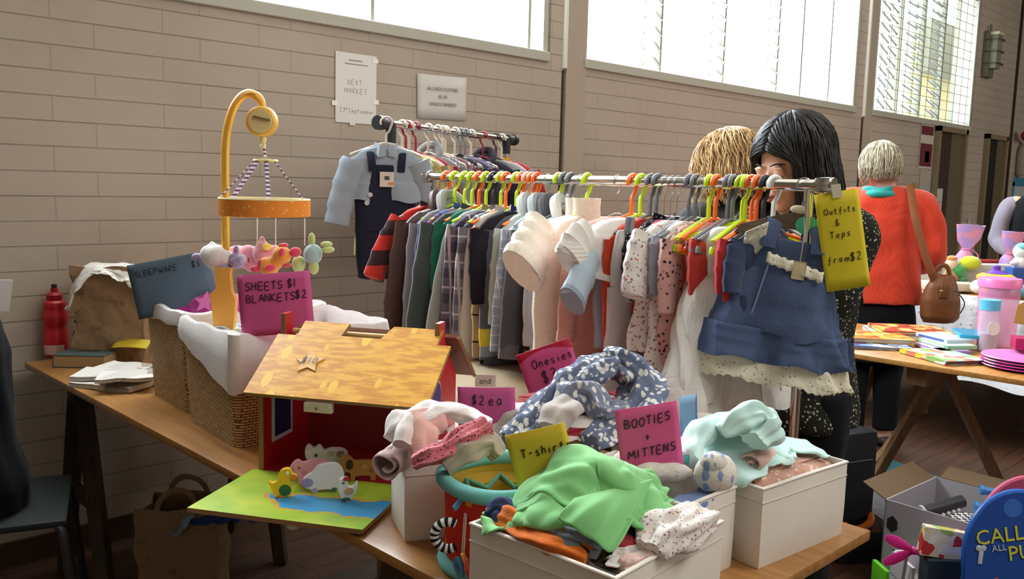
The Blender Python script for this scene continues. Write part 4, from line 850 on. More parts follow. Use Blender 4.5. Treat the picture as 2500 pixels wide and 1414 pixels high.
# ================================================================ baby mobile
YEL=Mat('mobile_yellow_plastic','#f0c050',.35,0,.5,Subsurface_Weight=.15).m; YEL2=plain('#f3dca0',.35)
DM=2.3
def m(px,py,dd=0): return at(px,py,DM+dd)
t=thing('baby_mobile','yellow musical cot mobile with plush toys clamped above the wicker baskets','mobile',(0,0,0))
pth=spline([m(552,790),m(551,650),m(550,500),m(549,400),m(552,330),m(566,272),m(585,240),m(605,228),m(625,234),m(638,248),m(643,268)],5)
bm=NB(); tube(bm,pth,[(.0125,.010)]*(len(pth)-8)+[(.0115-.0007*i,.009) for i in range(8)],12); obj('pole',bm,YEL,t)
bm=NB(); pth2=[p+Vector((-.003,-.011,0)) for p in pth[8:40]]; tube(bm,pth2,.003,6); obj('pole_ridge',bm,plain('#e0a83c',.4),t)
bm=NB(); F=frame(m(551,760),(.71,-.7,0)); prism(bm,[(-.024,-.06),(.024,-.06),(.03,.0),(.032,.035),(.022,.055),(.018,.1),(.022,.115),(-.02,.115),(-.016,.1),(-.018,.06),(-.034,.045),(-.028,.0)],.022,M=F@Matrix.Rotation(PI/2,4,'X')); obj('clamp',bm,plain('#e8aa4a',.4),t)
ctr=m(640,297)
bm=NB(); lathe(bm,[(0,-.02),(.034,-.02),(.0395,-.012),(.0395,.014),(.034,.02),(0,.02)],28,M=frame(ctr,(.71,-.7,0))@Matrix.Rotation(math.radians(90),4,'X')); mb=obj('music_box',bm,YEL,t)
bm=NB(); lathe(bm,[(0,0),(.031,0),(.03,.002),(0,.003)],26,M=frame(ctr+Vector((-.0135,-.0145,.0)),(.71,-.7,0))@Matrix.Rotation(math.radians(90),4,'X')); obj('face_plate',bm,YEL2,mb)
bm=NB(); box(bm,m(645,291)+Vector((-.018,-.019,0)),(.045,.004,.006),(0,math.radians(12),math.radians(-45)),.001); obj('winding_key',bm,plain('#8e7440',.4),mb)
bm=NB(); lathe(bm,[(0,.0),(.008,0),(.009,-.008),(.007,-.014),(.005,-.018),(.008,-.024),(.005,-.032),(0,-.034)],14,M=Matrix.Translation(m(642,334))); obj('spindle',bm,YEL2,t)
hub=m(648,388); ring=m(646,492)
bm=NB(); lathe(bm,[(0,0),(.03,-.001),(.033,-.005),(.03,-.008),(0,-.006)],24,M=Matrix.Translation(hub)); obj('hub_disc',bm,plain('#e9df8e',.5),t)
STR=Mat('twisted_ribbon','#f1e6ee',.8); v=STR.co(); STR.color(STR.mix(STR.step(STR.math('FRACT',STR.math('MULTIPLY',STR.sep(v)[2],95)),.5),'#eee3ec','#6f4f78')); STR=STR.m
bm=NB(); tube(bm,[m(643,352),hub+Vector((0,0,.004))],.0035,6); obj('ribbon',bm,STR,t)
RR=.113; tips=[]
for k,a in enumerate((200,245,295,-10)):
    a=math.radians(a-4); e=ring+Vector((.71*math.cos(a)*RR-.0*1,-.7*math.cos(a)*RR,0))+Vector((.7,.71,0))*math.sin(a)*RR+Vector((0,0,.005)); tips.append(e)
    s=hub+(e-hub)*.22; s.z=hub.z-.004
    bm=NB(); tube(bm,[s,e],[(.0055 if k in(1,2) else .002,.002)]*2,6,up=(-.7,-.7,0)); obj('ribbon',bm,STR,t)
ORG=Mat('orange_spotted_felt','#e8913c',.9,0,.1); v=ORG.co(); dd=ORG.voro(v,62)[0]; ORG.color(ORG.mix(ORG.math('LESS_THAN',dd,.22),'#e8913c','#f2b26a')); ORG=ORG.m
bm=NB(); lathe(bm,[(RR,-.022),(RR+.003,-.021),(RR+.003,.021),(RR,.022)],48,M=Matrix.Translation(ring+Vector((0,0,-.015))),cap=False); obj('canopy_band',bm,ORG,t)
bm=NB(); lathe(bm,[(RR-.001,-.021),(RR-.001,.021)],48,M=Matrix.Translation(ring+Vector((0,0,-.015))),cap=False); obj('band_lining',bm,plain('#c3cf96',.9),t)
bm=NB(); tube(bm,[ring+Vector((RR*math.cos(a),RR*math.sin(a),.006)) for a in [2*PI*k/48 for k in range(48)]],.0035,6,closed=True); obj('piping',bm,plain('#efe6b0',.8),t)
for px,dd_ in ((543,0),(628,.02),(673,-.03),(744,.0)):
    a=m(px,533,dd_); bm=NB(); tube(bm,[a,m(px,600,dd_)],.0014,6); obj('hanging_cord',bm,plain('#f3f0ea',.8),t)
def plush(name,balls,mcol,col2=None,extra=()):
    """soft toy: body balls merged by remeshing; limbs of another colour are its own pieces"""
    bm=NB()
    for (px,py,dd,r,*s) in balls: ball(bm,m(px,py,dd),[r*q for q in (s or (1,1,1))],u=14,v=10)
    o=obj(name,bm,None,None); modify(o,('REMESH',dict(mode='VOXEL',voxel_size=.0035)),('SMOOTH',dict(factor=.6,iterations=6))); bake(o)
    o.data.materials.clear(); o.data.materials.append(mcol); o.parent=t
    for (nm,px,py,dd,r,mm,*s) in extra:
        bm=NB(); ball(bm,m(px,py,dd),[r*q for q in (s or (1,1,1))],u=14,v=10); obj(nm,bm,mm,o)
    return o
def velour(c): 
    k=Mat('plush_'+c[1:],c,1,0,.05); k.b.inputs['Sheen Weight'].default_value=.7; k.bump(k.noise(k.co(),240,3,.7)[0],.7,.003); return k.m
LAV=velour('#a99ac6'); WHT=velour('#efe9e4'); PNK=velour('#e39aaf'); YOR=velour('#f0a23c'); RDP=velour('#d8435c'); BLU=velour('#a7c4c4'); LGR=velour('#c0d283'); YLW=velour('#ecd863')
plush('plush_sheep',[(528,628,0,.034),(512,622,0,.026),(518,601,0,.0095,1,1,1.4),(545,632,0,.028)],WHT,extra=(('ear',481,627,0,.011,LAV,1.3,1.1,.9),('ear',494,633,0,.011,LAV,1.2,1,.9),('head',578,639,-.01,.019,LAV),('head',573,628,-.012,.012,LAV),('muzzle',590,632,-.02,.012,velour('#c9bfdc')),('paw',551,655,-.01,.014,LAV,1.4,1,.8),('ear',577,612,-.01,.008,LAV,.9,.9,1.6)))
plush('plush_pig',[(606,628,.05,.033),(618,640,.05,.028),(580,612,.05,.018,1.5,1,.8)],PNK,extra=(('smile',607,635,.0,.004,plain('#8c3a4a',.8),.5,.5,2),('leg',630,652,.04,.012,PNK)))
plush('plush_bird',[(640,622,.03,.026),(641,606,.03,.02),(640,586,.03,.0085,1,1,1.3),(668,612,.03,.017,1.6,1,.9)],PNK,extra=(('wing_patch',652,603,.005,.010,YLW,1.4,.5,.9),))
plush('plush_giraffe',[(688,624,-.03,.0255),(674,640,-.03,.0195),(657,656,-.03,.0235),(650,645,-.03,.019)],YOR,extra=(('ear',721,616,-.03,.012,RDP,1.4,.9,1.1),('ear',692,600,-.03,.010,RDP,1.4,.8,.7),('spot',688,616,-.055,.0095,RDP,.9,.5,1.15),('spot',660,654,-.052,.0105,RDP,1.4,.5,.9),('hoof',637,644,-.035,.011,RDP,.9,.9,1.2),('hoof',625,657,-.035,.012,RDP,1.3,.9,.8),('hoof',701,648,-.03,.009,RDP,1.3,.8,.6)))
plush('plush_turtle',[(764,621,0,.0265,1,.8,1.05)],BLU,extra=(('flipper',761,585,0,.0105,LGR,.9,.8,1.7),('flipper',797,597,0,.0105,LGR,1.7,.8,.8),('flipper',801,610,0,.011,LGR,1.7,.9,.8),('flipper',766,653,0,.0145,LGR,.9,.9,1.3),('head',729,645,0,.019,LGR,1,.8,1.15)))
rebase(t,m(552,790))
# ================================================================ goods at the wall end of the long table
KR=Mat('kraft_paper','#8d7358',.8,0,.2); v=KR.co(); n1=KR.noise(v,16,4,.6)[0]; KR.color(KR.mix(KR.ramp(n1,[(.55,0.0),(.72,1.0)]),'#94795c','#6e563e')); KR.bump(KR.noise(v,22,4,.6)[0],.6,.01); KR=KR.m
def paper_bag(name,label,pos,rz,w,d,h,crease=.006,top=.02,handles=False,m_=None,slump=0):
    t=thing(name,label,'bag',pos,rz); bm=NB(); rows=[]
    for i in range(13):
        z=h*i/12; r=[]
        for k,(ax,ay,bx_,by) in enumerate(((-w,-d,w,-d),(w,-d,w,d),(w,d,-w,d),(-w,d,-w,-d))):
            for j in range(8):
                u=j/8; x=(ax+(bx_-ax)*u)/2; y=(ay+(by-ay)*u)/2
                f=crease*(math.sin(z*50+x*40+k)+math.sin(z*23-y*60+k*2)); g=-.18*(i/12)*math.sin(PI*u) if k%2 else 0
                r.append(Vector((x*(1+g)+f*.5+slump*z,y+f,z+(.006*math.sin(x*40+k) if i==12 else 0))))
        rows.append(r)
    inner=[[Vector((p.x*.97,p.y*.94,p.z)) for p in rows[-1-q*4]] for q in range(3)]
    grid(bm,rows+inner,closed_v=True,caps=True); obj('bag_body',bm,m_ or KR,t,angle=25)
    if handles:
        for s in (-1,1):
            bm=NB(); pth=spline([(-.06,s*d*.45,h-.03),(-.055,s*d*.45,h+.02),(-.02,s*d*.4,h+.055),(.03,s*d*.35,h+.05),(.055,s*d*.42,h+.015),(.06,s*d*.45,h-.03)],5); tube(bm,pth,[(.009,.0025)]*len(pth),8,up=(0,1,0)); obj('handle',bm,m_ or KR,t)
    return t
paper_bag('paper_bag','crumpled brown paper bag standing at the wall end of the long table',(1.135,3.12,.74),math.radians(-38),.225,.12,.325,.007)
G=Height(.95,2.9,1.5,3.33,z=.75); G.mound(1.12,3.11,.13,.08,1.07,4,-.66)
PLB=Mat('thin_white_plastic','#e4e1da',.3,0,.5); PLB.bump(PLB.noise(PLB.co(),40,4,.6)[0],.6,.006); PLB=PLB.m
heap('plastic_bag','crumpled white plastic carrier bag draped over the brown paper bag','bag',G,PLB,(.42,.17),(1.10,3.10),1.10,rot=math.radians(-40),seed=14,squash=.72,n=52,steps=55,wave=.03,thick=.001,smooth=1,stiff=.1)
RDB=plain('#c8242e',.3,0,.5)
t=thing('drink_bottle','red plastic sports bottle with a black nozzle by the block wall','bottle',(.995,3.285,.74))
bm=NB(); lathe(bm,[(0,0),(.038,0),(.041,.006),(.041,.05),(.0405,.085),(.036,.098),(.036,.106),(.041,.118),(.041,.15),(.036,.162),(.036,.17),(.038,.176),(.035,.19),(.022,.2),(.022,.205),(0,.205)],32); bb=obj('bottle_body',bm,RDB,t)
bm=NB(); lathe(bm,[(.024,.2),(.026,.203),(.026,.216),(.02,.222),(.012,.226),(.011,.24),(0,.241)],28); obj('cap',bm,plain('#b01f2a',.4),t)
bm=NB(); lathe(bm,[(.008,.238),(.009,.242),(.009,.252),(0,.254)],18); obj('nozzle',bm,BLKP,t)
bm=NB(); lathe(bm,[(.0415,.012),(.0417,.03),(.0415,.045)],14,a0=math.radians(190),a1=math.radians(290),cap=False); obj('worn_white_print',bm,plain('#dcb9b4',.6),t)
def book(label,c,rz,w,d,h,cov,pages,name='book',group=None,title=None,cat='book',z=0,patch=None):
    t=thing(name,label,cat,c,rz,group); bm=NB(); box(bm,(0,0,h/2),(w-.006,d-.004,h-.006)); obj('pages',bm,plain(pages,.8),t,smooth=False)
    bm=NB(); e=.0018
    bx(bm,(-w/2,-d/2,0),(w/2,d/2,e)); bx(bm,(-w/2,-d/2,h-e),(w/2,d/2,h)); bx(bm,(-w/2,-d/2,0),(-w/2+e,d/2,h)); obj('cover',bm,cov,t,smooth=False)
    if patch:
        for (x,y,sx,sy,cc) in patch: bm=NB(); box(bm,(x*w,y*d,h+.0004),(sx*w,sy*d,.0008)); obj('cover_art',bm,plain(cc,.5),t,smooth=False)
    return t
book('thick grey green hardback book lying at the table corner by the red bottle',(1.03,3.085,.74),math.radians(-42),.17,.13,.042,plain('#4d6464',.5),'#b59a72',patch=((0,.15,.4,.14,'#3a2a30'),(0,-.1,.25,.06,'#7a8f8c')))
NEWS=Mat('newsprint','#cfcac4',.8,0,.1); v=NEWS.co((1,1,1)); 
ln=NEWS.step(NEWS.math('FRACT',NEWS.math('MULTIPLY',NEWS.sep(v)[1],150)),.55); bl=NEWS.voro(v,9)[1]; msk=NEWS.step(NEWS.sep(bl)[0],.45); pic=NEWS.step(NEWS.sep(bl)[1],.68)
c_=NEWS.mix(NEWS.math('MULTIPLY',NEWS.math('MULTIPLY',ln,msk),.45),'#d2cdc6','#6d6963'); NEWS.color(NEWS.mix(NEWS.math('MULTIPLY',pic,.7),c_,'#7d6f58')); NEWS=NEWS.m
NG='folded newspapers beside the rear basket'
for k,(x,y,r,w,d,h,lab) in enumerate(((.99,2.72,-62,.22,.15,.016,'bottom newspaper of the pile beside the rear basket'),(1.01,2.76,-40,.24,.13,.014,'newspaper with a printed picture, in the middle of the pile'),(1.05,2.83,-55,.17,.15,.013,'newspaper at the back of the pile against the yellow card'),(1.0,2.66,-28,.16,.12,.012,'small folded newspaper on top, touching the basket'))):
    bm=NB(); z0=.741+[0,.017,.017,.032][k]
    prof=[(-d/2,0),(d/2,0),(d/2+.003,h*.5),(d/2,h),(-d/2,h*.9),(-d/2+.004,h*.6),(-d/2,h*.35)]
    rows=[[Vector((-w/2+w*i/8,p[0]+.004*math.sin(i+k),p[1]+.002*math.sin(i*1.3+p[0]*40))) for p in prof] for i in range(9)]
    grid(bm,rows,closed_v=True,caps=True); bmesh.ops.transform(bm,matrix=M4((x,y,z0),(0,0,math.radians(r))),verts=bm.verts[:]); single('newspaper',bm,NEWS,lab,'newspaper',NG,smooth=False)
# ================================================================ wooden toy barn
BO=Vector((.913,1.70,.745)); BU=Vector((.53,-.85,0)).normalized(); BN=Vector((.85,.53,0)).normalized()
def bp(s,a,z=0): return BO+BU*s+BN*a+Vector((0,0,z))
BM=Matrix((BU,BN,Vector((0,0,1)))).transposed().to_4x4(); BM.translation=BO   # local x=along, y=depth, z=up
MDF=plain('#9a744a',.7); REDW=plain('#c2222c',.35,0,.5); 
def edged(bm): return bm
t=thing('toy_barn','wooden toy barn with a straw yellow roof, red walls and a fold down green front','toy barn',BO,0); t.matrix_world=BM
def bpart(n,bm,m_,par=None,**k): return obj(n,bm,m_,par or t,smooth=False,**k)
def panel(poly,th,axis,off,bev=0):
    """poly in (y,z) for axis x, (x,z) for axis y"""
    bm=NB(); prism(bm,poly,th)
    if axis=='x': Mx=Matrix(((0,0,1,off),(1,0,0,0),(0,1,0,0),(0,0,0,1)))
    elif axis=='y': Mx=Matrix(((1,0,0,0),(0,0,1,off),(0,1,0,0),(0,0,0,1)))
    else: Mx=Matrix.Translation((0,0,off))
    bmesh.ops.transform(bm,matrix=Mx,verts=bm.verts[:]); return bm
gable=[(0,0),(.22,0),(.22,.2),(.135,.295),(.135,.335),(.1,.335),(.1,.29),(.0,.215)]
for off,nm in ((0,'gable_wall'),(.36,'gable_wall')):
    g=bpart(nm,panel(gable,.011,'x',off),REDW); g2=bpart('plywood_edge',panel([(-.0015,0),(0,0),(0,.215),(-.0015,.215)],.011,'x',off),MDF,g)
    bpart('plywood_edge',panel([(.0985,.29),(.1,.29),(.1,.335),(.0985,.335)],.011,'x',off),MDF,g)
bpart('back_wall',panel([(.011,0),(.36,0),(.36,.2),(.011,.2)],.009,'y',.21),plain('#8e1f28',.5))
bm=NB(); bx(bm,(0,0,0),(.371,.22,.009)); bpart('floor_board',bm,plain('#a32028',.4))
# inside window on the left wall, arched window and lights outside the right gable
w=bpart('window_panel',panel([(.035,.06),(.125,.06),(.125,.205),(.035,.205)],.002,'x',.0112),plain('#cfd0e0',.5)); bpart('window_pane',panel([(.045,.07),(.115,.07),(.115,.2),(.045,.2)],.002,'x',.0126),plain('#1c2350',.5),w)
ar=[(.04,.15)]+[(.075-.035*math.cos(a),.185+.035*math.sin(a)) for a in [PI*k/10 for k in range(11)]]+[(.11,.15)]
w=bpart('arched_window',panel(ar,.002,'x',.371),plain('#d9c4d8',.5)); ar2=[(.045,.155)]+[(.075-.029*math.cos(a),.185+.029*math.sin(a)) for a in [PI*k/10 for k in range(11)]]+[(.105,.155)]; bpart('window_pane',panel(ar2,.002,'x',.3725),plain('#41327e',.5),w)
for yy in (.06,.09):
    bpart('small_light',panel([(yy+.007*math.cos(a),.125+.01*math.sin(a)) for a in [2*PI*k/10 for k in range(10)]],.0015,'x',.371),plain('#e8a83e',.5))
bm=NB(); bx(bm,(.371,.02,.085),(.40,.12,.093)); bpart('sill_shelf',bm,plain('#9c2a26',.5))
bm=NB(); bx(bm,(.3715,.15,.02),(.376,.2,.09)); bpart('side_door',bm,plain('#d9d4cf',.5))
# roof slabs
THATCH=Mat('printed_straw_roof','#e5a02c',.3,0,.5); v=THATCH.co((1,1,1),rot=(0,0,.5)); n1=THATCH.noise(THATCH.co((3,16,1),rot=(0,0,.55)),7,3)[0]
vo=THATCH.voro(THATCH.co((2.1,1,1),rot=(0,0,.95)),13); lf=THATCH.ramp(THATCH.math('ADD',vo[0],THATCH.math('MULTIPLY',n1,.2)),[(.36,1.0),(.40,0.0)]); pick=THATCH.step(THATCH.sep(vo[1])[0],.35)
c_=THATCH.mix(THATCH.ramp(n1,[(.42,0.0),(.58,1.0)]),'#d08c1c','#eab038'); THATCH.color(THATCH.mix(THATCH.math('MULTIPLY',lf,pick),c_,'#f0c23c')); THATCH=THATCH.m
import math as _m
def roof(poly,M_):
    bm=NB(); prism(bm,poly,.009); bmesh.ops.transform(bm,matrix=M_,verts=bm.verts[:]); return bm
e0=Vector((.005,-.065,.187)); e1=Vector((.005,.12,.312)); sl=(e1-e0); L=sl.length; sy=sl.normalized(); sx=Vector((1,0,0)); sz=sx.cross(sy)
RM=Matrix((sx,sy,sz)).transposed().to_4x4(); RM.translation=e0
W_=.398
fr=bpart('roof_panel',roof([(0,0),(W_,0),(W_,L*.79),(W_*.925,L*.79),(W_*.925,L),(W_*.645,L),(W_*.60,L*.82),(W_*.37,L*.82),(W_*.385,L),(W_*.115,L),(W_*.115,L*.79),(0,L*.79)],RM),[THATCH,MDF])
me=fr.data
for p in me.polygons:
    if p.normal.dot(sz)<.9: p.material_index=1
e2=Vector((.02,.125,.312)); e3=Vector((.02,.27,.19)); s2=(e3-e2); L2=s2.length; RM2=Matrix((sx,s2.normalized(),sx.cross(s2.normalized()))).transposed().to_4x4(); RM2.translation=e2
bpart('roof_panel',roof([(.0,.02),(.38,.02),(.38,L2),(0,L2)],RM2),[plain('#7a4a2c',.5)])
bm=NB(); tube(bm,[(.02,.12,.295),(.36,.12,.295)],.006,10); bpart('carry_rail',bm,plain('#e3c187',.5))
bm=NB(); tube(bm,[(.40,.14,.30),(.40,.27,.19)],.005,4); bpart('barge_board',bm,MDF)
bm=NB(); bx(bm,(.14,-.07,.165),(.20,-.055,.185),.002); lb=bpart('roof_latch',bm,plain('#d9cfae',.5)); bm=NB(); ball(bm,(.17,-.072,.175),.003); bpart('latch_screw',bm,plain('#8a8a80',.3,1),lb)
GRS=Mat('printed_meadow','#a4bd3a',.3,0,.5); v=GRS.co(); X,Y,Z=GRS.sep(v)[:3]; nn=GRS.noise(v,14,3)[0]
g_=GRS.mix(GRS.ramp(nn,[(.3,0.0),(.7,1.0)]),'#86b02c','#b6c840')
yy=GRS.math('ADD',Y,GRS.math('MULTIPLY',GRS.noise(v,26,2)[0],.05)); xx=GRS.math('ADD',X,GRS.math('MULTIPLY',yy,.9))
up=GRS.math('ADD',-.118,GRS.math('MULTIPLY',X,.13)); pond=GRS.math('MULTIPLY',GRS.step(yy,-.165),GRS.math('LESS_THAN',yy,up)); pond=GRS.math('MULTIPLY',pond,GRS.step(xx,-.0)); 
bank=GRS.math('MULTIPLY',GRS.math('MULTIPLY',GRS.step(yy,-.172),GRS.math('LESS_THAN',yy,GRS.math('ADD',up,.008))),GRS.step(xx,-.012))
GRS.color(GRS.mix(pond,GRS.mix(bank,g_,'#c9a04a'),'#3f9bd0')); GRS=GRS.m
bm=NB(); bx(bm,(-.012,-.245,.0),(.345,-.003,.009)); fl=bpart('fold_down_front',bm,[GRS,MDF])
for p in fl.data.polygons:
    if p.normal.z<.9: p.material_index=1
bm=NB(); ball(bm,(.20,-.225,-.008),(.014,.014,.008)); bpart('knob',bm,plain('#e3d8c0',.5),fl)
# price star
t2=thing('price_star','pale orange star shaped price tag marked $10 stuck on the barn roof','price tag',(0,0,0)); 
SM=BM@RM@Matrix.Translation((.108,.098,.0105)); t2.matrix_world=SM
bm=NB(); prism(bm,[((.0165 if k%2 else .034)*math.cos(PI/2+.12+k*PI/5),(.0165 if k%2 else .034)*math.sin(PI/2+.12+k*PI/5)) for k in range(10)],.0012); obj('star_paper',bm,plain('#f1c78c',.7),t2,smooth=False)
bm=pen([('$10',-.018,-.006,1.0)],.017,.0008,2); bmesh.ops.transform(bm,matrix=Matrix.Translation((0,0,.0016))@Matrix.Rotation(-PI/2,4,'X'),verts=bm.verts[:])
obj('lettering',bm,plain('#5c4a55',.6),t2)
# little wooden animals on the green front
def animal(name,label,px,py,rz,outline,h,base,pieces,sx=1,z=.755,th=.013):
    p=P(px,py,z); t=thing(name,label,'toy animal',p,math.radians(rz),'wooden farm animals')
    bm=NB(); prism(bm,[(x*h*sx,y*h) for x,y in smoothpoly(outline)],th,M=Matrix.Translation((0,th/2,0))@Matrix.Rotation(PI/2,4,'X')); obj('animal_body',bm,base,t,angle=60)
    for (nm,cx,cy,rx,ry,cc) in pieces:
        bm=NB(); lathe(bm,[(0,0),(1,0),(1,.001),(0,.0012)],18,M=Matrix.Translation((cx*h*sx,-th/2,cy*h))@Matrix.Rotation(PI/2,4,'X')@Matrix.Diagonal((rx*h,ry*h,1,1))); obj(nm,bm,plain(cc,.5),t)
    return t
def smoothpoly(o,n=4):
    k=len(o); out=[]
    for i in range(k):
        a,b,c,d=[Vector((*o[(i+j)%k],0)) for j in (-1,0,1,2)]
        for q in range(n):
            s=q/n; v=.5*((2*b)+(c-a)*s+(2*a-5*b+4*c-d)*s*s+(3*b-a-3*c+d)*s**3); out.append((v.x,v.y))
    return out
duckO=[(-.42,.55),(-.3,.2),(-.2,.02),(.2,.02),(.32,.15),(.33,.5),(.28,.6),(.42,.62),(.5,.72),(.36,.8),(.25,.98),(.02,.95),(-.12,.75),(-.15,.58),(-.3,.5)]
henO=[(-.3,.85),(-.32,.5),(-.22,.2),(-.12,.02),(.12,.02),(.25,.18),(.42,.45),(.48,.8),(.38,.72),(.25,.6),(.1,.65),(.05,.9),(.08,1.0),(-.05,1.02),(-.15,1.0),(-.28,.95)]
sheepO=[(-.7,.42),(-.62,.2),(-.42,.12),(-.4,.02),(-.2,.0),(-.18,.1),(.25,.1),(.28,.0),(.46,.02),(.5,.2),(.68,.45),(.66,.75),(.45,.98),(.1,1.0),(-.2,.92),(-.4,.7),(-.6,.58)]
pigO=[(-.85,.7),(-.8,.45),(-.55,.35),(-.5,.05),(-.3,.02),(-.25,.2),(.35,.2),(.4,.02),(.58,.04),(.62,.4),(.7,.7),(.5,.95),(0,.98),(-.35,.92),(-.5,1.02),(-.68,.95)]
cowO=[(-.75,.95),(-.72,.65),(-.5,.5),(-.4,.3),(-.38,.02),(-.2,.02),(-.18,.25),(.4,.25),(.42,.02),(.6,.02),(.65,.45),(.68,.75),(.5,.92),(.1,.95),(-.1,.9),(-.25,1.08),(-.45,1.0),(-.62,1.12)]
A=(-24)
animal('wooden_duck','yellow wooden duck standing at the left of the toy barn front',688,1212,-36,duckO,.058,plain('#e6c326',.4),(('green_wing',.12,.25,.2,.2,'#2f6b34'),('beak',.40,.70,.12,.10,'#e08a2a'),('eye',.2,.85,.05,.06,'#f3f3e8'),('pupil',.21,.85,.02,.03,'#222222'),('foot',-.05,.03,.1,.05,'#e07a2a')))
animal('wooden_hen','white wooden hen with a red comb, nearest the blue painted pond',845,1222,-30,henO,.046,plain('#e8e4dd',.4),(('comb',.0,1.0,.14,.1,'#b03030'),('wing',.12,.45,.2,.15,'#cda679'),('eye',-.12,.82,.05,.05,'#3a5a7a'),('green_base',-.02,.08,.2,.1,'#3f6a58'),('foot',.05,.02,.08,.06,'#e08a3a')))
animal('wooden_sheep','white wooden sheep with a lilac face lying between the duck and the hen',790,1200,-30,sheepO,.058,plain('#ddd9da',.4),(('face',-.55,.38,.2,.16,'#9c90b8'),('eye',-.55,.42,.03,.04,'#403850'),('leg',-.3,.08,.1,.1,'#a79dbd'),('leg',.36,.08,.1,.08,'#4d6a60')))
animal('wooden_pig','pink wooden pig standing behind the lilac faced sheep',762,1182,-30,pigO,.052,plain('#dc9ba6',.4),(('snout',-.78,.66,.1,.13,'#c97c8c'),('eye',-.5,.72,.04,.04,'#3a2a30'),('cheek',-.3,.55,.1,.08,'#cf8492')))
animal('wooden_cow','white wooden cow with green and yellow patches standing behind the pig',800,1160,-30,cowO,.062,plain('#d8d6ce',.4),(('patch',.1,.78,.14,.1,'#b6bd8a'),('patch',-.05,.42,.14,.1,'#d0a070'),('patch',.42,.75,.14,.12,'#8a7c74'),('patch',.3,.55,.1,.08,'#c4c690'),('eye',-.4,.75,.06,.06,'#5a4a50'),('ear',-.65,1.0,.08,.05,'#c9c5c0')))
animal('wooden_dog','brown wooden dog with a dark ear at the right of the toy animals',872,1172,-30,[(-.7,.98),(-.65,.5),(-.3,.35),(-.28,.02),(-.1,.02),(-.05,.2),(.5,.2),(.55,.02),(.75,.02),(.8,.5),(.75,.78),(.3,.85),(-.1,.85),(-.3,1.05),(-.55,1.1)],.05,plain('#a8743c',.5),(('ear',-.32,.72,.15,.22,'#3b2a22'),('patch',.3,.6,.14,.1,'#c08c50'),('patch',.6,.45,.12,.1,'#8c5c30')))
# ================================================================ white fabric boxes
BOXM=Mat('white_box_fabric','#e3dcd2',.75,0,.2); v=BOXM.co(); n1=BOXM.noise(v,260,2)[0]; BOXM.color(BOXM.mix(BOXM.math('MULTIPLY',BOXM.noise(v,8,2)[0],.2),'#e9e3da','#c9bfb0')); BOXM.bump(n1,.12,.002); BOXM=BOXM.m
SEAM=plain('#cfc7ba',.8)
def fabric_box(label,o,rz,w,d,h,group=None):
    t=thing('storage_box',label,'storage box',(o[0],o[1],.74),rz,group); T=.004
    bm=NB()
    def loop(e,z,bow=0):
        r=[]
        for (a,b) in (((0,0),(w,0)),((w,0),(w,d)),((w,d),(0,d)),((0,d),(0,0))):
            for j in range(8):
                u=j/8; x=a[0]+(b[0]-a[0])*u; y=a[1]+(b[1]-a[1])*u; nx,ny=(b[1]-a[1]),-(b[0]-a[0]); l=math.hypot(nx,ny); k=bow*math.sin(PI*u)
                cx=(w/2-x)/(w/2)*e; cy=(d/2-y)/(d/2)*e; r.append(Vector((x+cx+nx/l*k,y+cy+ny/l*k,z)))
        return r
    rows=[loop(.003,0),loop(.001,.004),loop(0,h*.4,.003),loop(0,h*.8,.001),loop(0,h,-.002),loop(T,h+.001,-.002),loop(T,h*.4,-.002),loop(T,.012)]
    grid(bm,rows,closed_v=True,caps=True); obj('box_body',bm,BOXM,t,angle=40)
    bm=NB(); p=loop(-.0006,h-.026,.0005); tube(bm,p,.0011,5,closed=True); obj('seam',bm,SEAM,t)
    bm=NB(); tube(bm,loop(-.0004,h-.001,-.002),.0022,6,closed=True); obj('bound_edge',bm,BOXM,t)
    return t
fabric_box('white fabric box nearest the viewer, full of T-shirts under the bright green one',(.857,.674),math.radians(4),.279,.26,.143)
fabric_box('small white fabric box of baby shoes squeezed between two larger white boxes',(1.145,.765),0,.142,.26,.143)
fabric_box('white fabric box at the table corner topped by mint green clothes',(1.312,.728),math.radians(-5),.262,.27,.143)
fabric_box('tall narrow white fabric box of rolled pink clothes beside the toy barn',(.929,1.209),math.radians(-25),.165,.115,.148)
# ---------------- round play bin
t=thing('toy_bin','red and teal soft round toy bin with a yellow lining and hanging rings','toy bin',(1.004,1.035,.74),0)
TEAL=Mat('teal_piping','#79bcb8',.85,0,.1); TEAL.bump(TEAL.noise(TEAL.co(),160,3)[0],.3,.002); TEAL=TEAL.m
RDS=Mat('red_star_fabric','#d63a2c',.85,0,.15); v=RDS.co(); d=RDS.voro(v,34)[0]; RDS.color(RDS.mix(RDS.math('LESS_THAN',d,.22),'#cf3527','#e08a34')); RDS=RDS.m
bm=NB(); lathe(bm,[(.095,.012),(.098,.05),(.098,.10),(.1,.148)],44,cap=False); o=obj('bin_wall',bm,RDS,t)
bm=NB(); lathe(bm,[(.097,.148),(.094,.08),(.092,.02),(0,.018)],44,cap=False); obj('yellow_lining',bm,cloth('#cda63a'),t)
bm=NB(); pts=[Vector(((.103+.0*k)*math.cos(a),.103*math.sin(a),.152+.002*math.sin(3*a))) for a in [2*PI*k/56 for k in range(56)]]; tube(bm,pts,.0125,12,closed=True); obj('rim_ring',bm,TEAL,t)
bm=NB(); pts=[Vector((.099*math.cos(a),.099*math.sin(a),.012)) for a in [2*PI*k/56 for k in range(56)]]; tube(bm,pts,.011,12,closed=True); obj('base_ring',bm,TEAL,t)
bm=NB(); pts=[Vector(((.078-.022*(k%2))*math.cos(a),(.078-.022*(k%2))*math.sin(a),.128-.014*(k%2))) for k,a in enumerate([2*PI*k/14 for k in range(14)])]; tube(bm,pts,.005,8,closed=True); obj('star_cut_edge',bm,cloth('#5e9a86'),t)
bm=NB(); 
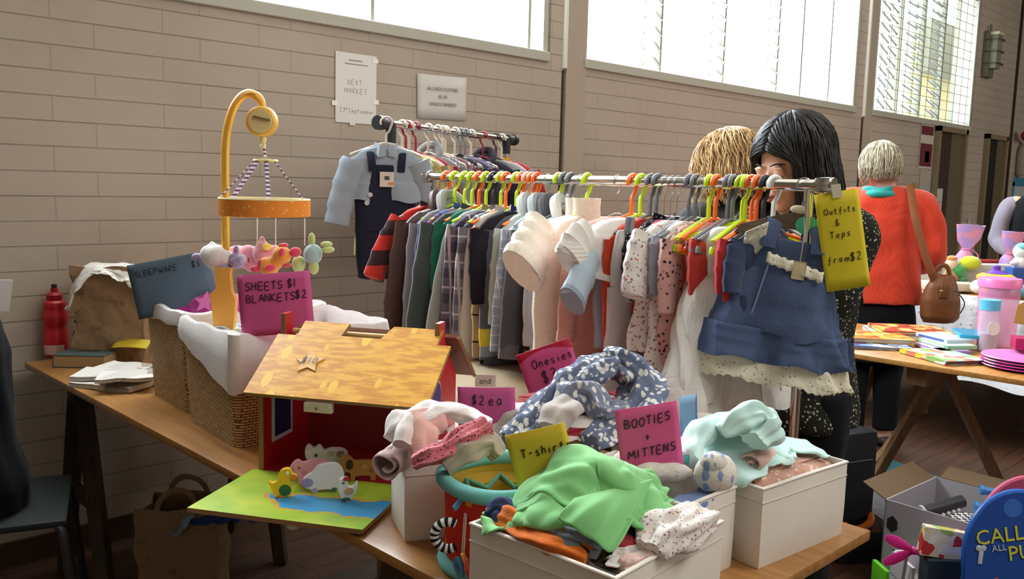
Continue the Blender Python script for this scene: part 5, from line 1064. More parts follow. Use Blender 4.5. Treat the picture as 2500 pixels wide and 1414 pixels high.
for k in range(14): pass
lathe(bm,[(.093,.13),(.07,.118),(.07,.1)],30,cap=False); obj('inner_flap',bm,cloth('#b9932f'),t)
def onwall(a,r=.1): return Vector((r*math.cos(a),r*math.sin(a),0))
av=math.radians(238)
bm=NB(); rr=[[onwall(av+da,.1035)+Vector((0,0,z)) for da in (-.13,-.05,.05,.13)] for z in (.104,.12,.145)]; grid(bm,rr); o=obj('yellow_tab',bm,cloth('#dcb32c'),t); modify(o,('SOLIDIFY',dict(thickness=.002)))
bm=NB(); rr=[[onwall(av+.55+da,.1035)+Vector((0,0,z)) for da in (-.13,0,.13)] for z in (.118,.13,.145)]; grid(bm,rr); o=obj('yellow_tab',bm,cloth('#b9b04a'),t); modify(o,('SOLIDIFY',dict(thickness=.002)))
al=math.radians(186)
bm=NB(); box(bm,onwall(al,.112)+Vector((0,0,.134)),(.022,.003,.01),(0,.6,al)); obj('blue_label_loop',bm,plain('#58a8d8',.6),t)
ZB=Mat('zebra_plush','#2a2a2a',.9,0,.1); v=ZB.co(); X,Y,Z=ZB.sep(v)[:3]; ang=ZB.math('ARCTAN2',Z,Y); ZB.color(ZB.mix(ZB.step(ZB.math('FRACT',ZB.math('MULTIPLY',ang,2.2)),.5),'#26262a','#e6e3dc')); ZB=ZB.m
bm=NB(); pts=[Vector((0,.026*math.cos(a),.026*math.sin(a))) for a in [math.radians(60+240*k/16) for k in range(17)]]; tube(bm,pts,.0085,10); o=obj('zebra_ring',bm,ZB,t,rot=(0,0,math.radians(-42))); o.location=onwall(al,.128)+Vector((.0,.005,.085)); o.rotation_euler=(math.radians(180),0,math.radians(45)); o.scale=(.85,.85,.85)
bm=NB(); tube(bm,[onwall(al,.106)+Vector((0,-.01,.12)),onwall(al,.116)+Vector((0,-.015,.04)),onwall(al,.112)+Vector((0,-.012,.01))],.0012,5); tube(bm,[onwall(al,.106)+Vector((0,-.014,.12)),onwall(al,.118)+Vector((0,-.022,.05))],.0012,5); obj('hanging_string',bm,plain('#d8cfc6',.8),t)
for k,(c,dz,dy) in enumerate((('#5a9ec8',.035,-.012),('#e0953a',.045,-.026),('#d84a34',.04,-.035))):
    bm=NB(); lathe(bm,[(.006,-.003),(.014,-.003),(.015,0),(.014,.003),(.006,.003),(.006,-.003)],20,M=Matrix.Translation(onwall(al,.114)+Vector((-.004,dy,dz)))@Matrix.Rotation(math.radians(75),4,'Y')@Matrix.Rotation(.4*k,4,'X')@Matrix.Diagonal((1.3,.8,1,1)),cap=False); obj('rattle_disc',bm,plain(c,.4),t)
def bundle(name,label,cat,pts,rad,mat,group,seed=0,flat=.6,ridges=5,amp=.18,n=8,twist=1.5,noise_=.006,up=(0,0,1)):
    """a garment gathered into a soft rope: lengthwise folds that wander round it"""
    sp=spline([Vector(p) for p in pts],n); N=len(sp); bm=NB(); rows=[]; k=56
    for i,p in enumerate(sp):
        t=(sp[min(i+1,N-1)]-sp[max(i-1,0)]).normalized(); u=Vector(up); u=(u-t*u.dot(t)).normalized(); w=t.cross(u); q=i/(N-1); j=q*(len(rad)-1); a=int(min(j,len(rad)-2)); r=rad[a]+(rad[a+1]-rad[a])*(j-a)
        row=[]
        for m_ in range(k):
            th=2*PI*m_/k; f=1+amp*math.sin(ridges*th+seed+twist*math.sin(q*5+seed))+amp*.5*math.sin((ridges*2+1)*th+seed*3-q*6)
            v=p+w*math.cos(th)*r*f+u*math.sin(th)*r*flat*f
            v=v+(v-p).normalized()*noise_*mnoise.noise(v*32+Vector((seed*3,0,0)))*1.6; row.append(v)
        rows.append(row)
    for s_,idx in ((1,0),(1,-1)):
        r0=rows[idx]; c=sum(r0,Vector())/k; ins=[c+(v-c)*.6 for v in r0]
        if idx==0: rows.insert(0,ins)
        else: rows.append(ins)
    grid(bm,rows,closed_v=True,caps=True); return single(name,bm,mat,label,cat,group,angle=70)
# ================================================================ heaps of clothes
TG='T-shirts heaped in the nearest white box'
G=Height(.78,.6,1.5,1.35,n=170,z=.741)
def fillbox(G,x0,y0,x1,y1,z):
    X=np.linspace(G.x0,G.x1,G.n)[:,None]; Y=np.linspace(G.y0,G.y1,G.n)[None,:]; G.H=np.where((X>x0)&(X<x1)&(Y>y0)&(Y<y1),np.maximum(G.H,z),G.H)
fillbox(G,.838,.668,1.134,.946,.883)
X=np.linspace(G.x0,G.x1,G.n)[:,None]; Y=np.linspace(G.y0,G.y1,G.n)[None,:]
ins=(X>.852)&(X<1.12)&(Y>.682)&(Y<.932); 
bump=.868+.085*np.exp(-(((X-.985)/.09)**2+((Y-.855)/.07)**2)); G.H=np.where(ins,bump,G.H)
fillbox(G,1.15,.76,1.28,1.02,.873)
def inside(x0,y0,x1,y1,m=.008):
    def f(A,U,V,t):
        A=A.copy(); A[...,0]=np.clip(A[...,0],x0+m,x1-m); A[...,1]=np.clip(A[...,1],y0+m,y1-m); return A
    return f
I1=inside(.848,.678,1.126,.938)
h_=lambda nm,lab,mat,size,c,z,gr=TG,**k: heap(nm,lab,'clothing',G,mat,size,c,z,gr,**k)
h_('t_shirt','black and grey camouflage T-shirt at the bottom of the nearest box',cloth('#4b4438','patch','#2e2a24','#7a7058','#8c8670',sc=.5),(.34,.26),(1.02,.76),.94,seed=31,squash=.62,wave=.03,pull=I1,steps=70)
h_('t_shirt','slate grey T-shirt with pale yellow trim under the green shirt',cloth('#7c848c','vstripe','#6a7078','#d8d190',sc=3),(.22,.2),(.955,.82),.96,rot=.5,seed=34,squash=.7,wave=.03,pull=I1,steps=70)
h_('t_shirt','red and white striped T-shirt showing at the front corner of the heap',cloth('#9c2630','stripe','#e0dcd8',sc=.8),(.11,.10),(.93,.715),.93,rot=.5,seed=35,squash=.65,wave=.025,pull=I1,steps=70)
h_('leggings','black and white zigzag leggings beneath the sprigged white shirt',cloth('#3a3538','vstripe','#b9b4ae',sc=.6),(.22,.16),(1.06,.76),.95,rot=.9,seed=36,squash=.65,wave=.03,pull=I1,steps=70)
h_('vest','yellow and black cotton vest at the right of the green shirt',cloth('#b89a38','patch','#2b2822','#8b8038',sc=.6),(.2,.16),(1.04,.85),.97,rot=.2,seed=37,squash=.7,wave=.03,pull=I1,steps=70)
GRN=Mat('bright_green_jersey','#78bc74',.8,0,.15); v=GRN.co(); GRN.color(GRN.mix(GRN.math('MULTIPLY',GRN.noise(v,9,3)[0],.3),'#86c982','#4fa055')); GRN.b.inputs['Sheen Weight'].default_value=.3; GRN.bump(GRN.noise(v,500,2)[0],.25,.001); GRN=GRN.m
gs=h_('t_shirt','bright green crumpled T-shirt lying on top of the nearest box',GRN,(.42,.34),(.975,.845),1.05,rot=math.radians(-48),seed=44,squash=.68,wave=.055,n=72,steps=95,iters=7,thick=.004,stiff=.3,crease=.010)
q=lambda px,py,z=.9: P(px,py,z)
bundle('t_shirt','bright orange T-shirt with thin black lines along the near side of the box','clothing',[q(1235,1262,.888),q(1300,1298,.888),q(1365,1326,.888),q(1440,1362,.878)],[.026,.028,.028,.018],cloth('#e0701c','window','#2a2226',sc=1.1),TG,1.0,.7,4,.12)
bundle('t_shirt','navy T-shirt with grey lines rolled at the left corner of the nearest box','clothing',[q(1195,1262,.885),q(1228,1255,.892),q(1262,1285,.885)],[.022,.026,.018],cloth('#2c3350','vstripe','#3a4468','#8a93a8',sc=2.5),TG,2.0,.8,5,.15)
bundle('t_shirt','slate T-shirt neckline edged in pale yellow beneath the green shirt','clothing',[q(1290,1250,.905),q(1345,1275,.905),q(1400,1305,.9),q(1470,1340,.888)],[.016,.022,.022,.018],cloth('#8b929a','vstripe','#6a7078','#e6dc9a',sc=4),TG,3.0,.6,4,.2)
bundle('babygrow','white babygrow sprigged with tiny lilac flowers at the right of the box','clothing',[q(1580,1345,.885),q(1615,1310,.895),q(1660,1285,.9),q(1712,1268,.888)],[.022,.035,.038,.026],cloth('#ece4dd','floral','#9a86a0','#b9a27c','#a56a78',sc=.35),TG,4.0,.75,5,.12)
bundle('babygrow','pale pink babygrow folded flat along the right rim of the box','clothing',[q(1515,1385,.876),q(1600,1350,.878),q(1690,1305,.88),q(1745,1275,.878)],[.012,.015,.015,.01],cloth('#e8c6bd','floral','#e9d9cf','#cfa79c',sc=.5),TG,5.0,.7,3,.15)
A_,B_,C_,D0=PD(1400,1215,1.24),PD(1600,1165,1.33),PD(1495,1352,1.18),PD(1360,1262,1.21)
bm=NB(); rows=[]
for i in range(15):
    u=i/14; r=[]
    for j in range(15):
        v=j/14; top=A_.lerp(B_,u); bot=D0.lerp(C_,min(1,u*1.15)) if u<.87 else C_.lerp(B_,(u-.87)/.13*.25); p=top.lerp(bot,v); p+=Vector((-.5,-.5,.55))*(.018*math.sin(PI*v)*math.sin(PI*min(1,u*1.1))+.006*math.sin(u*17+v*4)*v); r.append(p)
    rows.append(r)
grid(bm,rows); hf=obj('shirt_hem',bm,GRN,None,angle=180); hf.parent=gs; hf.location=-Vector(gs.location); modify(hf,('SOLIDIFY',dict(thickness=.004)),('SUBSURF',dict(levels=1,render_levels=1)))
# booties box
BG='baby shoes and hats in the small white box'
for k,(x,y,c,lab) in enumerate(((1.235,.93,'#d8cfc6','white fleece bootee standing behind the pink booties card'),(1.245,.88,'#e6e0d8','white woollen mitten lying in front of the pink card'),(1.20,.86,'#ddd6d0','grey white padded bootee nearest the green shirt'))):
    bm=NB(); tube(bm,spline([(x-.05,y+.02,.895),(x-.02,y+.005,.905),(x+.02,y-.01,.9),(x+.05,y-.03,.898)],5),[.010,.013,.015,.017,.017,.017,.016,.015,.016,.018,.019,.019,.017,.014,.01,.006],14); o=single('baby_bootee',bm,fur(c),lab,'bootee',BG)
bm=NB(); ball(bm,(1.262,.79,.905),(.042,.034,.034)); ball(bm,(1.248,.786,.928),(.025,.022,.018)); o=single('baby_hat',bm,cloth('#e9e4d8','leaf','#8b9cc8',sc=.8),'cream baby hat patterned in blue, at the front corner of the small white box','hat',BG); 
h_('baby_sock','pair of blue denim baby shorts at the front of the small white box',cloth('#6f86b8'),(.14,.1),(1.20,.79),.93,gr=BG,seed=50,squash=.7,wave=.02,steps=60)
h_('vest','white ribbed baby vest folded behind the bootees',cloth('#e4dfd8','rib'),(.2,.16),(1.22,.98),.93,gr=BG,seed=51,squash=.7,wave=.03,steps=60)
# mint box
MG='clothes in the corner box'
G2=Height(1.15,.66,1.75,1.15,n=140,z=.741)
X=np.linspace(G2.x0,G2.x1,G2.n)[:,None]; Y=np.linspace(G2.y0,G2.y1,G2.n)[None,:]
G2.H=np.where((X>1.31)&(X<1.595)&(Y>.715)&(Y<.99),.888,G2.H); G2.H=np.where((X>1.32)&(X<1.585)&(Y>.72)&(Y<.985),.882+.06*np.exp(-(((X-1.42)/.07)**2+((Y-.86)/.06)**2)),G2.H)
G2.H=np.where((X>1.15)&(X<1.29)&(Y>.76)&(Y<1.02),.9,G2.H)
MINT=Mat('mint_jersey','#cfeee8',.85,0,.12); v=MINT.co(); MINT.color(MINT.mix(MINT.math('MULTIPLY',MINT.noise(v,9,3)[0],.5),'#d3efea','#9fd9d2')); MINT.bump(MINT.noise(v,500,2)[0],.2,.001); MINT.b.inputs['Sheen Weight'].default_value=.3; MINT=MINT.m
heap('dress','salmon and white patterned dress folded flat in the corner box','clothing',G2,cloth('#d8ab98','floral','#e9d0c2','#c4806c',sc=.7),(.255,.25),(1.452,.85),.93,MG,seed=61,squash=1.0,wave=.008,pull=inside(1.325,.735,1.58,.975,.002),steps=40)
bundle('skirt','salmon patterned skirt folded along the near rim of the corner box','clothing',[(1.335,.765,.868),(1.40,.765,.872),(1.48,.757,.872),(1.562,.745,.866)],[.022,.03,.03,.022],cloth('#d3a592','floral','#ecd6c8','#c4806c',sc=.6),MG,1.9,.55,3,.1)
bundle('top','cream and peach top tucked in the right end of the corner box','clothing',[(1.44,.80,.872),(1.50,.80,.878),(1.57,.81,.872)],[.028,.036,.026],cloth('#dcc0b0'),MG,2.9,.5,3,.12)
for k,(dx,dy,r) in enumerate(((0,0,.026),(-.0,.045,.019))):
    pts=[Vector((1.352+dx+.0,.775+dy,.905))+Vector((0,(r-.0012*i)*math.cos(i*.5),(r-.0012*i)*math.sin(i*.5)*.8)) for i in range(18)]
    bm=NB(); rows=[[p+Vector((.0,0,0)),p+Vector((.11,.02,-.006))] for p in pts]; grid(bm,rows); o=single('rolled_leggings',bm,cloth('#e9bfb6'),('larger' if k==0 else 'smaller')+' rolled pale pink garment at the near corner of the corner box','clothing',MG); modify(o,('SOLIDIFY',dict(thickness=.004)))
heap('babygrow','mint green babygrow spread across the corner box with a trailing sleeve','clothing',G2,MINT,(.36,.26),(1.445,.845),1.0,MG,crease=.007,rot=math.radians(-12),seed=66,squash=.78,wave=.04,n=60,steps=85,thick=.004,stiff=.35)
bundle('hooded_top','pale mint hooded top bunched up highest at the back of the corner box','clothing',[PD(1765,1055,1.56),PD(1800,1030,1.57),PD(1845,1025,1.58),PD(1870,1050,1.57),PD(1840,1080,1.54)],[.016,.03,.036,.032,.02],MINT,MG,1.1,.8,4,.16)
o=bundle('baby_sleeve','mint green sleeve hanging over towards the bootees','clothing',[(1.43,.83,.955),(1.37,.865,.957),(1.31,.86,.94),(1.262,.845,.914)],[.02,.024,.025,.022],MINT,MG,2.0,.7,3,.10)
bm=NB(); lathe(bm,[(.021,0),(.012,.004),(0,.005)],18,M=frame((1.262,.844,.914),(-.7,.7,0))@Matrix.Rotation(math.radians(60),4,'X')@Matrix.Diagonal((1,.6,1,1))); s=obj('cuff_lining',bm,cloth('#5fcfc4'),None); s.parent=o; s.location=-Vector(o.location)
# patterned scarf pile in the middle of the table
SG='pile of onesies and scarves in the middle of the table'
G3=Height(1.1,.95,1.75,1.7,n=150,z=.741); G3.mound(1.36,1.22,.20,.24,.935,2.4); 
heap('onesie','dark red and white striped onesie under the patterned scarf','clothing',G3,cloth('#a03034','stripe','#e6dfdb',sc=.9),(.36,.3),(1.35,1.17),1.0,SG,seed=71,squash=.75,wave=.04,n=52,steps=70)
heap('onesie','scarlet button up onesie at the right back of the pile','clothing',G3,cloth('#bb2230'),(.26,.2),(1.53,1.15),.99,SG,seed=72,squash=.7,wave=.05,n=44,steps=60)
heap('onesie','navy onesie dotted with pink, low at the front of the pile','clothing',G3,cloth('#262a44','dots','#d98a8c',sc=3),(.2,.14),(1.23,1.03),.95,SG,seed=73,squash=.75,wave=.03,n=36,steps=60)
heap('vest','pale grey and white vest at the left foot of the scarf pile','clothing',G3,cloth('#d9d4cf'),(.28,.2),(1.18,1.20),.95,SG,rot=.6,seed=74,squash=.7,wave=.03,n=40,steps=60)
SCF=cloth('#646f8a','leaf','#dcdcd8',sc=.62)
D_=PD
bundle('scarf','grey blue leaf printed scarf, its long arm trailing down to the left','scarf',[D_(1495,890,1.86),D_(1445,905,1.83),D_(1385,945,1.79),D_(1330,995,1.76),D_(1285,1045,1.73),D_(1245,1082,1.70)],[.03,.038,.038,.038,.038,.03],SCF,SG,1.3,.7,5,.16,8)
bundle('scarf','right arm of the leaf printed scarf curling down to the booties card','scarf',[D_(1470,880,1.88),D_(1525,895,1.87),D_(1570,945,1.85),D_(1560,1000,1.80),D_(1500,1045,1.74),D_(1440,1085,1.68)],[.035,.044,.046,.044,.036,.024],SCF,SG,2.6,.7,5,.17,8)
bundle('scarf','inner loop of the leaf printed scarf lying across the taupe cap','scarf',[D_(1350,1005,1.74),D_(1390,960,1.76),D_(1440,965,1.76),D_(1480,1010,1.75),D_(1530,1000,1.76)],[.026,.034,.034,.03,.026],cloth('#7c869c','leaf','#dadad6',sc=.6),SG,4.1,.7,4,.16,8)
bundle('baby_hat','soft taupe cap tucked under the leaf printed scarf','hat',[D_(1395,985,1.72),D_(1365,1010,1.70),D_(1345,1045,1.68)],[.026,.036,.026],cloth('#bdb4ae'),SG,.4,.7,2,.08)
# low coral, cream and shoe items between the rack and the boxes
G3b=G3
heap('dress','coral and white patterned dress lying behind the mint clothes','clothing',Height(1.45,.9,1.9,1.3,n=60,z=.80),cloth('#cf5c52','floral','#eac9c0','#b03a3a',sc=1.1),(.22,.2),(1.62,1.03),.93,SG,seed=81,squash=.72,wave=.05,n=40,steps=55)
bm=NB(); tube(bm,spline([(1.43,.99,.885),(1.47,.985,.90),(1.52,.96,.90),(1.55,.94,.885)],5),[.014,.02,.025,.028,.03,.031,.031,.03,.03,.029,.028,.026,.024,.021,.018,.012],16); single('soft_toy',bm,velour('#b3a797'),'taupe plush toy lying behind the mint babygrow','soft toy',SG)
# rolled pink clothes in the tall white box
PG='rolled clothes in the tall white box'
def roll(label,a,b,r,mat,seed,turns=2.3,flat=.75,edge=None,grp=PG):
    a=Vector(a);b=Vector(b); d=(b-a).normalized(); u=Vector((0,0,1)); w=d.cross(u).normalized(); u=w.cross(d); bm=NB(); rows=[]
    n=int(turns*14)
    for i in range(n+1):
        th=2*PI*i/14+seed; rr=1.22*r*(.3+.7*i/n)
        rows.append([a+(b-a)*q+w*rr*math.cos(th)*(1+.12*math.sin(q*7+seed))+u*rr*flat*math.sin(th)*(1+.1*math.sin(q*9+th+seed)) for q in [k/8 for k in range(9)]])
    for r_ in rows:
        for q_ in r_: q_+=Vector((mnoise.noise(q_*38+Vector((seed,0,0))),mnoise.noise(q_*38+Vector((0,seed,9))),mnoise.noise(q_*38+Vector((5,0,seed)))))*.008
    grid(bm,rows); o=single('rolled_garment',bm,mat,label,'clothing',grp); modify(o,('SOLIDIFY',dict(thickness=.005)),('SUBSURF',dict(levels=1,render_levels=1))); return o
bundle('babygrow','white and grey babygrow arching across the top of the tall narrow box','clothing',[PD(985,1085,1.50),PD(1000,1030,1.54),PD(1060,1005,1.58),PD(1130,1008,1.6),PD(1195,1035,1.58)],[.014,.02,.024,.024,.016],cloth('#ece6e3'),PG,1.2,.6,3,.1)
bundle('babygrow','pale salmon pink babygrow folded in the middle of the tall narrow box','clothing',[PD(1040,1125,1.50),PD(1025,1085,1.52),PD(1030,1040,1.55),PD(1070,1025,1.58)],[.018,.03,.034,.026],cloth('#ecbdb4'),PG,2.2,.6,3,.1,up=(-.7,-.7,.2))
bundle('leggings','pink leopard spotted leggings slanting down to the front of the tall narrow box','clothing',[PD(1010,1128,1.46),PD(1060,1110,1.46),PD(1120,1075,1.48),PD(1185,1040,1.51)],[.016,.024,.026,.022],cloth('#cf6f7c','dots','#5a2c38',sc=.5),PG,3.1,.65,6,.14)
bundle('top','grey brown top with a cream edge at the right of the tall narrow box','clothing',[PD(1085,1140,1.46),PD(1140,1105,1.47),PD(1190,1085,1.49),PD(1215,1115,1.49)],[.018,.026,.026,.018],cloth('#a99c8a'),PG,4.2,.7,4,.14)
roll('greyish pink rolled garment flopping over the left of the tall box',(.872,1.19,.898),(.965,1.25,.90),.026,cloth('#c9b0ac'),4.0,turns=1.6)
bundle('hat','white fleecy hat at the back left of the tall narrow box','hat',[PD(950,1070,1.56),PD(985,1030,1.58),PD(1020,1010,1.6)],[.018,.026,.018],cloth('#ebe3e0'),PG,5.2,.7,3,.1)
roll('pale pink ribbed roll standing upright beside the salmon one',(.945,1.20,.895),(.965,1.24,.945),.02,cloth('#eccac6','rib'),.7,turns=1.7)
# ---------------- plastic wrapped bundle and folded clothes behind the barn
BP=Mat('beige_dust_sheet','#c9b497',.6,0,.3); v=BP.co(); BP.color(BP.mix(BP.math('MULTIPLY',BP.noise(v,5,3)[0],.5),'#cdb99c','#a08c72')); BP.bump(BP.noise(v,11,4)[0],.5,.02); BP=BP.m
G4=Height(1.2,1.35,2.6,3.0,n=120,z=.70); G4.mound(1.62,1.95,.33,.42,.86,3)
ds=heap('dust_sheet','large crumpled beige sheet over a bundle between the table and the rack','sheet',G4,BP,(.95,1.0),(1.66,1.95),.93,seed=91,squash=.92,wave=.03,n=56,steps=60,thick=.002)
lp=PD(1185,930,2.15)-Vector(ds.location); bm=NB(); F_=frame(lp,(.72,-.69,0)); box(bm,(0,0,0),(.05,.001,.03),M=F_); obj('paper_label',bm,plain('#cfc9be',.6),ds,smooth=False); printed(ds,'and',.02,lp+Vector((-.004,-.004,-.006)),plain('#3a3a3a',.7),rot=(PI/2,0,math.radians(-44)))
t=thing('cardboard_box','low cardboard box filling the gap between the table and the chrome rack','box',(1.735,1.9,0)); bm=NB(); bx(bm,(-.08,-.4,0),(.09,.4,.70),.004); obj('box_body',bm,KR,t,smooth=False)
for k in range(2): bm=NB(); bx(bm,(-.08+.085*k,-.4,.70),(.003+.085*k,.4,.704)); obj('flap',bm,plain('#8a7054',.8),t,smooth=False)
G5=Height(1.2,1.2,1.9,1.8,n=60,z=.745); G5.mound(1.46,1.5,.18,.2,.82)
heap('blanket','cream and peach quilted blanket folded behind the $2 card','blanket',G5,cloth('#e5d3c0','patch','#e8c9b8','#eadfce',sc=1.5),(.36,.34),(1.46,1.50),.88,seed=92,squash=.85,wave=.03,n=40,steps=55)
# ================================================================ people
SKIN=Mat('skin','#dfb199',.5,0,.35,Subsurface_Weight=.06); SKIN.b.inputs['Subsurface Radius'].default_value=(.02,.008,.004); SKIN.bump(SKIN.noise(SKIN.co(),180,3)[0],.08,.001); SKIN=SKIN.m
def remesh(name,bm,mat,parent,vox=.008,it=6,disp=0,seed=0,fac=.6):
    o=obj(name,bm,None,parent); modify(o,('REMESH',dict(mode='VOXEL',voxel_size=vox)),('SMOOTH',dict(factor=fac,iterations=it))); bake(o)
    o.data.materials.clear(); o.data.materials.append(mat)
    if disp:
        me=o.data; n=len(me.vertices); c=np.empty(n*3); me.vertices.foreach_get('co',c); c=c.reshape(-1,3); nn=np.empty(n*3); me.vertices.foreach_get('normal',nn); nn=nn.reshape(-1,3)
        x,y,z=c.T; q=np.sin(x*26+seed+3*np.sin(z*7+y*9))*np.cos(y*23+2*np.sin(z*9+seed))*.6+.35*np.sin(x*51+y*37+z*13+seed)+.25*np.sin(z*31+x*17+seed*2)
        me.vertices.foreach_set('co',(c+nn*(disp*.6*q)[:,None]).ravel()); me.update()
    return o
def limb(bm,pts,rad,flat=1.0): tube(bm,spline([Vector(p) for p in pts],5),[a for a in _interp(rad,len(pts),5)],14,flat=flat)
def _interp(r,n,k):
    out=[]
    for i in range(n-1):
        for j in range(k): out.append(r[i]+(r[i+1]-r[i])*j/k)
    out.append(r[-1]); return out
def hand(bm,wrist,d,nrm,s=1.0,curl=.5):
    """palm plus five separate bent fingers; d = pointing direction, nrm = back of the hand"""
    w=Vector(wrist); d=Vector(d).normalized(); n=Vector(nrm); n=(n-d*n.dot(d)).normalized(); x=d.cross(n)
    pc=w+d*.045*s; ball(bm,(0,0,0),(.04*s,.05*s,.016*s),M=Matrix.Translation(pc)@Matrix((x,d,n)).transposed().to_4x4())
    for i,(o_,l) in enumerate(((-.03,.060),(-.01,.074),(.011,.080),(.031,.072))):
        b=w+d*.085*s+x*o_*s; a=curl*(1+.15*i); p=[b-d*.02*s,b]; dirn=d.copy()
        for q in (.45,.32,.23): 
            dirn=(dirn*math.cos(a*.6)-n*math.sin(a*.6)).normalized(); nn=n; p.append(p[-1]+dirn*l*q*s)
        tube(bm,p,[.0095*s,.0092*s,.0088*s,.0082*s,.0068*s],10)
    b=w+d*.02*s+x*.033*s; dd=(d*.6+x*.8-n*.2).normalized(); tube(bm,[b-dd*.015,b+dd*.025*s,b+dd*.045*s+d*.01,b+dd*.055*s+d*.03*s],[.013*s,.012*s,.011*s,.009*s],10)
def head_bm(H=.225,face=True):
    """head centred on the skull, face towards -y, chin at about -.125"""
    bm=NB(); s=H/.225
    ball(bm,(0,.012,.025),(.074,.093,.088)); ball(bm,(0,-.02,-.02),(.062,.066,.085)); ball(bm,(0,-.032,-.07),(.045,.045,.042)); ball(bm,(0,-.055,-.092),(.022,.02,.016))
    if face:
        for e in (-1,1):
            ball(bm,(e*.031,-.079,.002),(.0155,.011,.0115)); ball(bm,(e*.042,-.062,-.03),(.021,.022,.02)); ball(bm,(e*.03,-.083,.018),(.02,.008,.006),rot=(0,e*.1,0)); ball(bm,(e*.011,-.098,-.03),(.008,.009,.006))
            ball(bm,(e*.074,.012,-.008),(.008,.017,.028),rot=(.15,0,0))
        tube(bm,[(0,-.078,.012),(0,-.09,-.008),(0,-.104,-.026),(0,-.096,-.034)],[.007,.008,.0105,.007],10)
        tube(bm,spline([(-.024,-.079,-.056),(-.008,-.092,-.051),(0,-.091,-.053),(.008,-.092,-.051),(.024,-.079,-.056)],4),[.002+.0035*math.sin(PI*i/16) for i in range(17)],8)
        tube(bm,spline([(-.02,-.08,-.058),(0,-.093,-.064),(.02,-.08,-.058)],6),[.002+.0045*math.sin(PI*i/12) for i in range(13)],8)
    bmesh.ops.scale(bm,vec=(s,s,s),verts=bm.verts[:]); return bm
def HM(pos,rz,tilt=0,roll=0): return Matrix.Translation(Vector(pos))@Matrix.Rotation(rz,4,'Z')@Matrix.Rotation(tilt,4,'X')@Matrix.Rotation(roll,4,'Y')
def hair(parent,Mh,mat,n,length,seed,rad=(.082,.1,.095),wave=.004,th=.0035,face=62,spread=0,cap=True,bottom=0,flip=0,part=0,vol=.012,center=(0,.012,.022),hang=0.0):
    rs=random.Random(seed); bm=NB(); c=Vector(center)
    for k in range(n):
        az=rs.uniform(-PI,PI)      # 0 = back of the head (+y)
        layer=rs.uniform(0,1); L=length*rs.uniform(.88,1.04); r=Vector(rad)*(1+vol/.09*layer)
        el0=rs.uniform(.35,1.5)
        pts=[]; u=0; down=0; steps=22; x0=math.sin(az); y0=math.cos(az)
        # crown parting: start near the top, run down over the skull to the equator, then fall
        a_face=abs(math.degrees(az))>180-face
        if a_face: az=math.copysign(math.radians(180-face+rs.uniform(-4,8)),az if abs(az)>.01 else 1); x0=math.sin(az); y0=math.cos(az)
        arc_len=r.z*1.5; f=rs.uniform(0,6); ph=rs.uniform(-.1,1.12)*(PI/180*62)
        for i in range(steps+1):
            s=L*i/steps
            if s<arc_len:
                el=PI/2-(s/arc_len)*PI/2*1.0
                if a_face:     # swept sideways from a centre parting
                    w=s/arc_len; d0=Vector((part*8*(1-w),-math.sin(ph),math.cos(ph)))*(1-w)+Vector((x0,y0,0))*w; d0.normalize(); p=Vector((r.x*d0.x,r.y*d0.y,r.z*d0.z))
                else: p=Vector((r.x*math.cos(el)*x0+part*math.sin(el),r.y*math.cos(el)*y0,r.z*math.sin(el)))
            else:
                q=s-arc_len; pinch=1-spread*q; p=Vector((r.x*x0*pinch,r.y*y0*pinch*(1-hang*q)+hang*q*.02,-q))
                if flip: p+=Vector((x0,y0,0))*flip*max(0,(q-.06))**2*30
            p+=Vector((math.sin(s*55+f),math.cos(s*47+f*2),0))*wave*min(1,s/.06)*(1+s*2)
            pts.append(Mh@(c+p))
        tube(bm,pts,[th*(1-.5*i/steps) for i in range(steps+1)],4,caps=True)
    o=obj('hair',bm,mat,parent,angle=180)
    if cap:
        bm=NB(); ball(bm,(c.x,c.y+.006,c.z),(rad[0]*.97,rad[1]*.94,rad[2]*.98),M=Mh,u=28,v=18)
        for v in [v for v in bm.verts if (Mh.inverted()@v.co).y<-.03 and (Mh.inverted()@v.co).z<.078]: bm.verts.remove(v)
        obj('hair_cap',bm,mat,o)
    return o
def hairmat(name,c1,c2,rough=.45,sc=40):
    m=Mat(name,c1,rough,0,.5); n1=m.noise(m.co((sc,sc,3)),3,4,.6)[0]; m.color(m.mix(m.ramp(n1,[(.35,0.0),(.65,1.0)]),c1,c2)); m.bump(n1,.3,.002); return m.m
def rings(bm,rows,seg=32):
    """rows: (centre x,y,z, half width, half depth)"""
    rr=[]
    for (x,y,z,w,d) in rows: rr.append([Vector((x+w*math.copysign(abs(math.cos(a))**.85,math.cos(a)),y+d*math.copysign(abs(math.sin(a))**.9,math.sin(a)),z)) for a in [2*PI*k/seg for k in range(seg)]])
    grid(bm,rr,closed_v=True,caps=True)
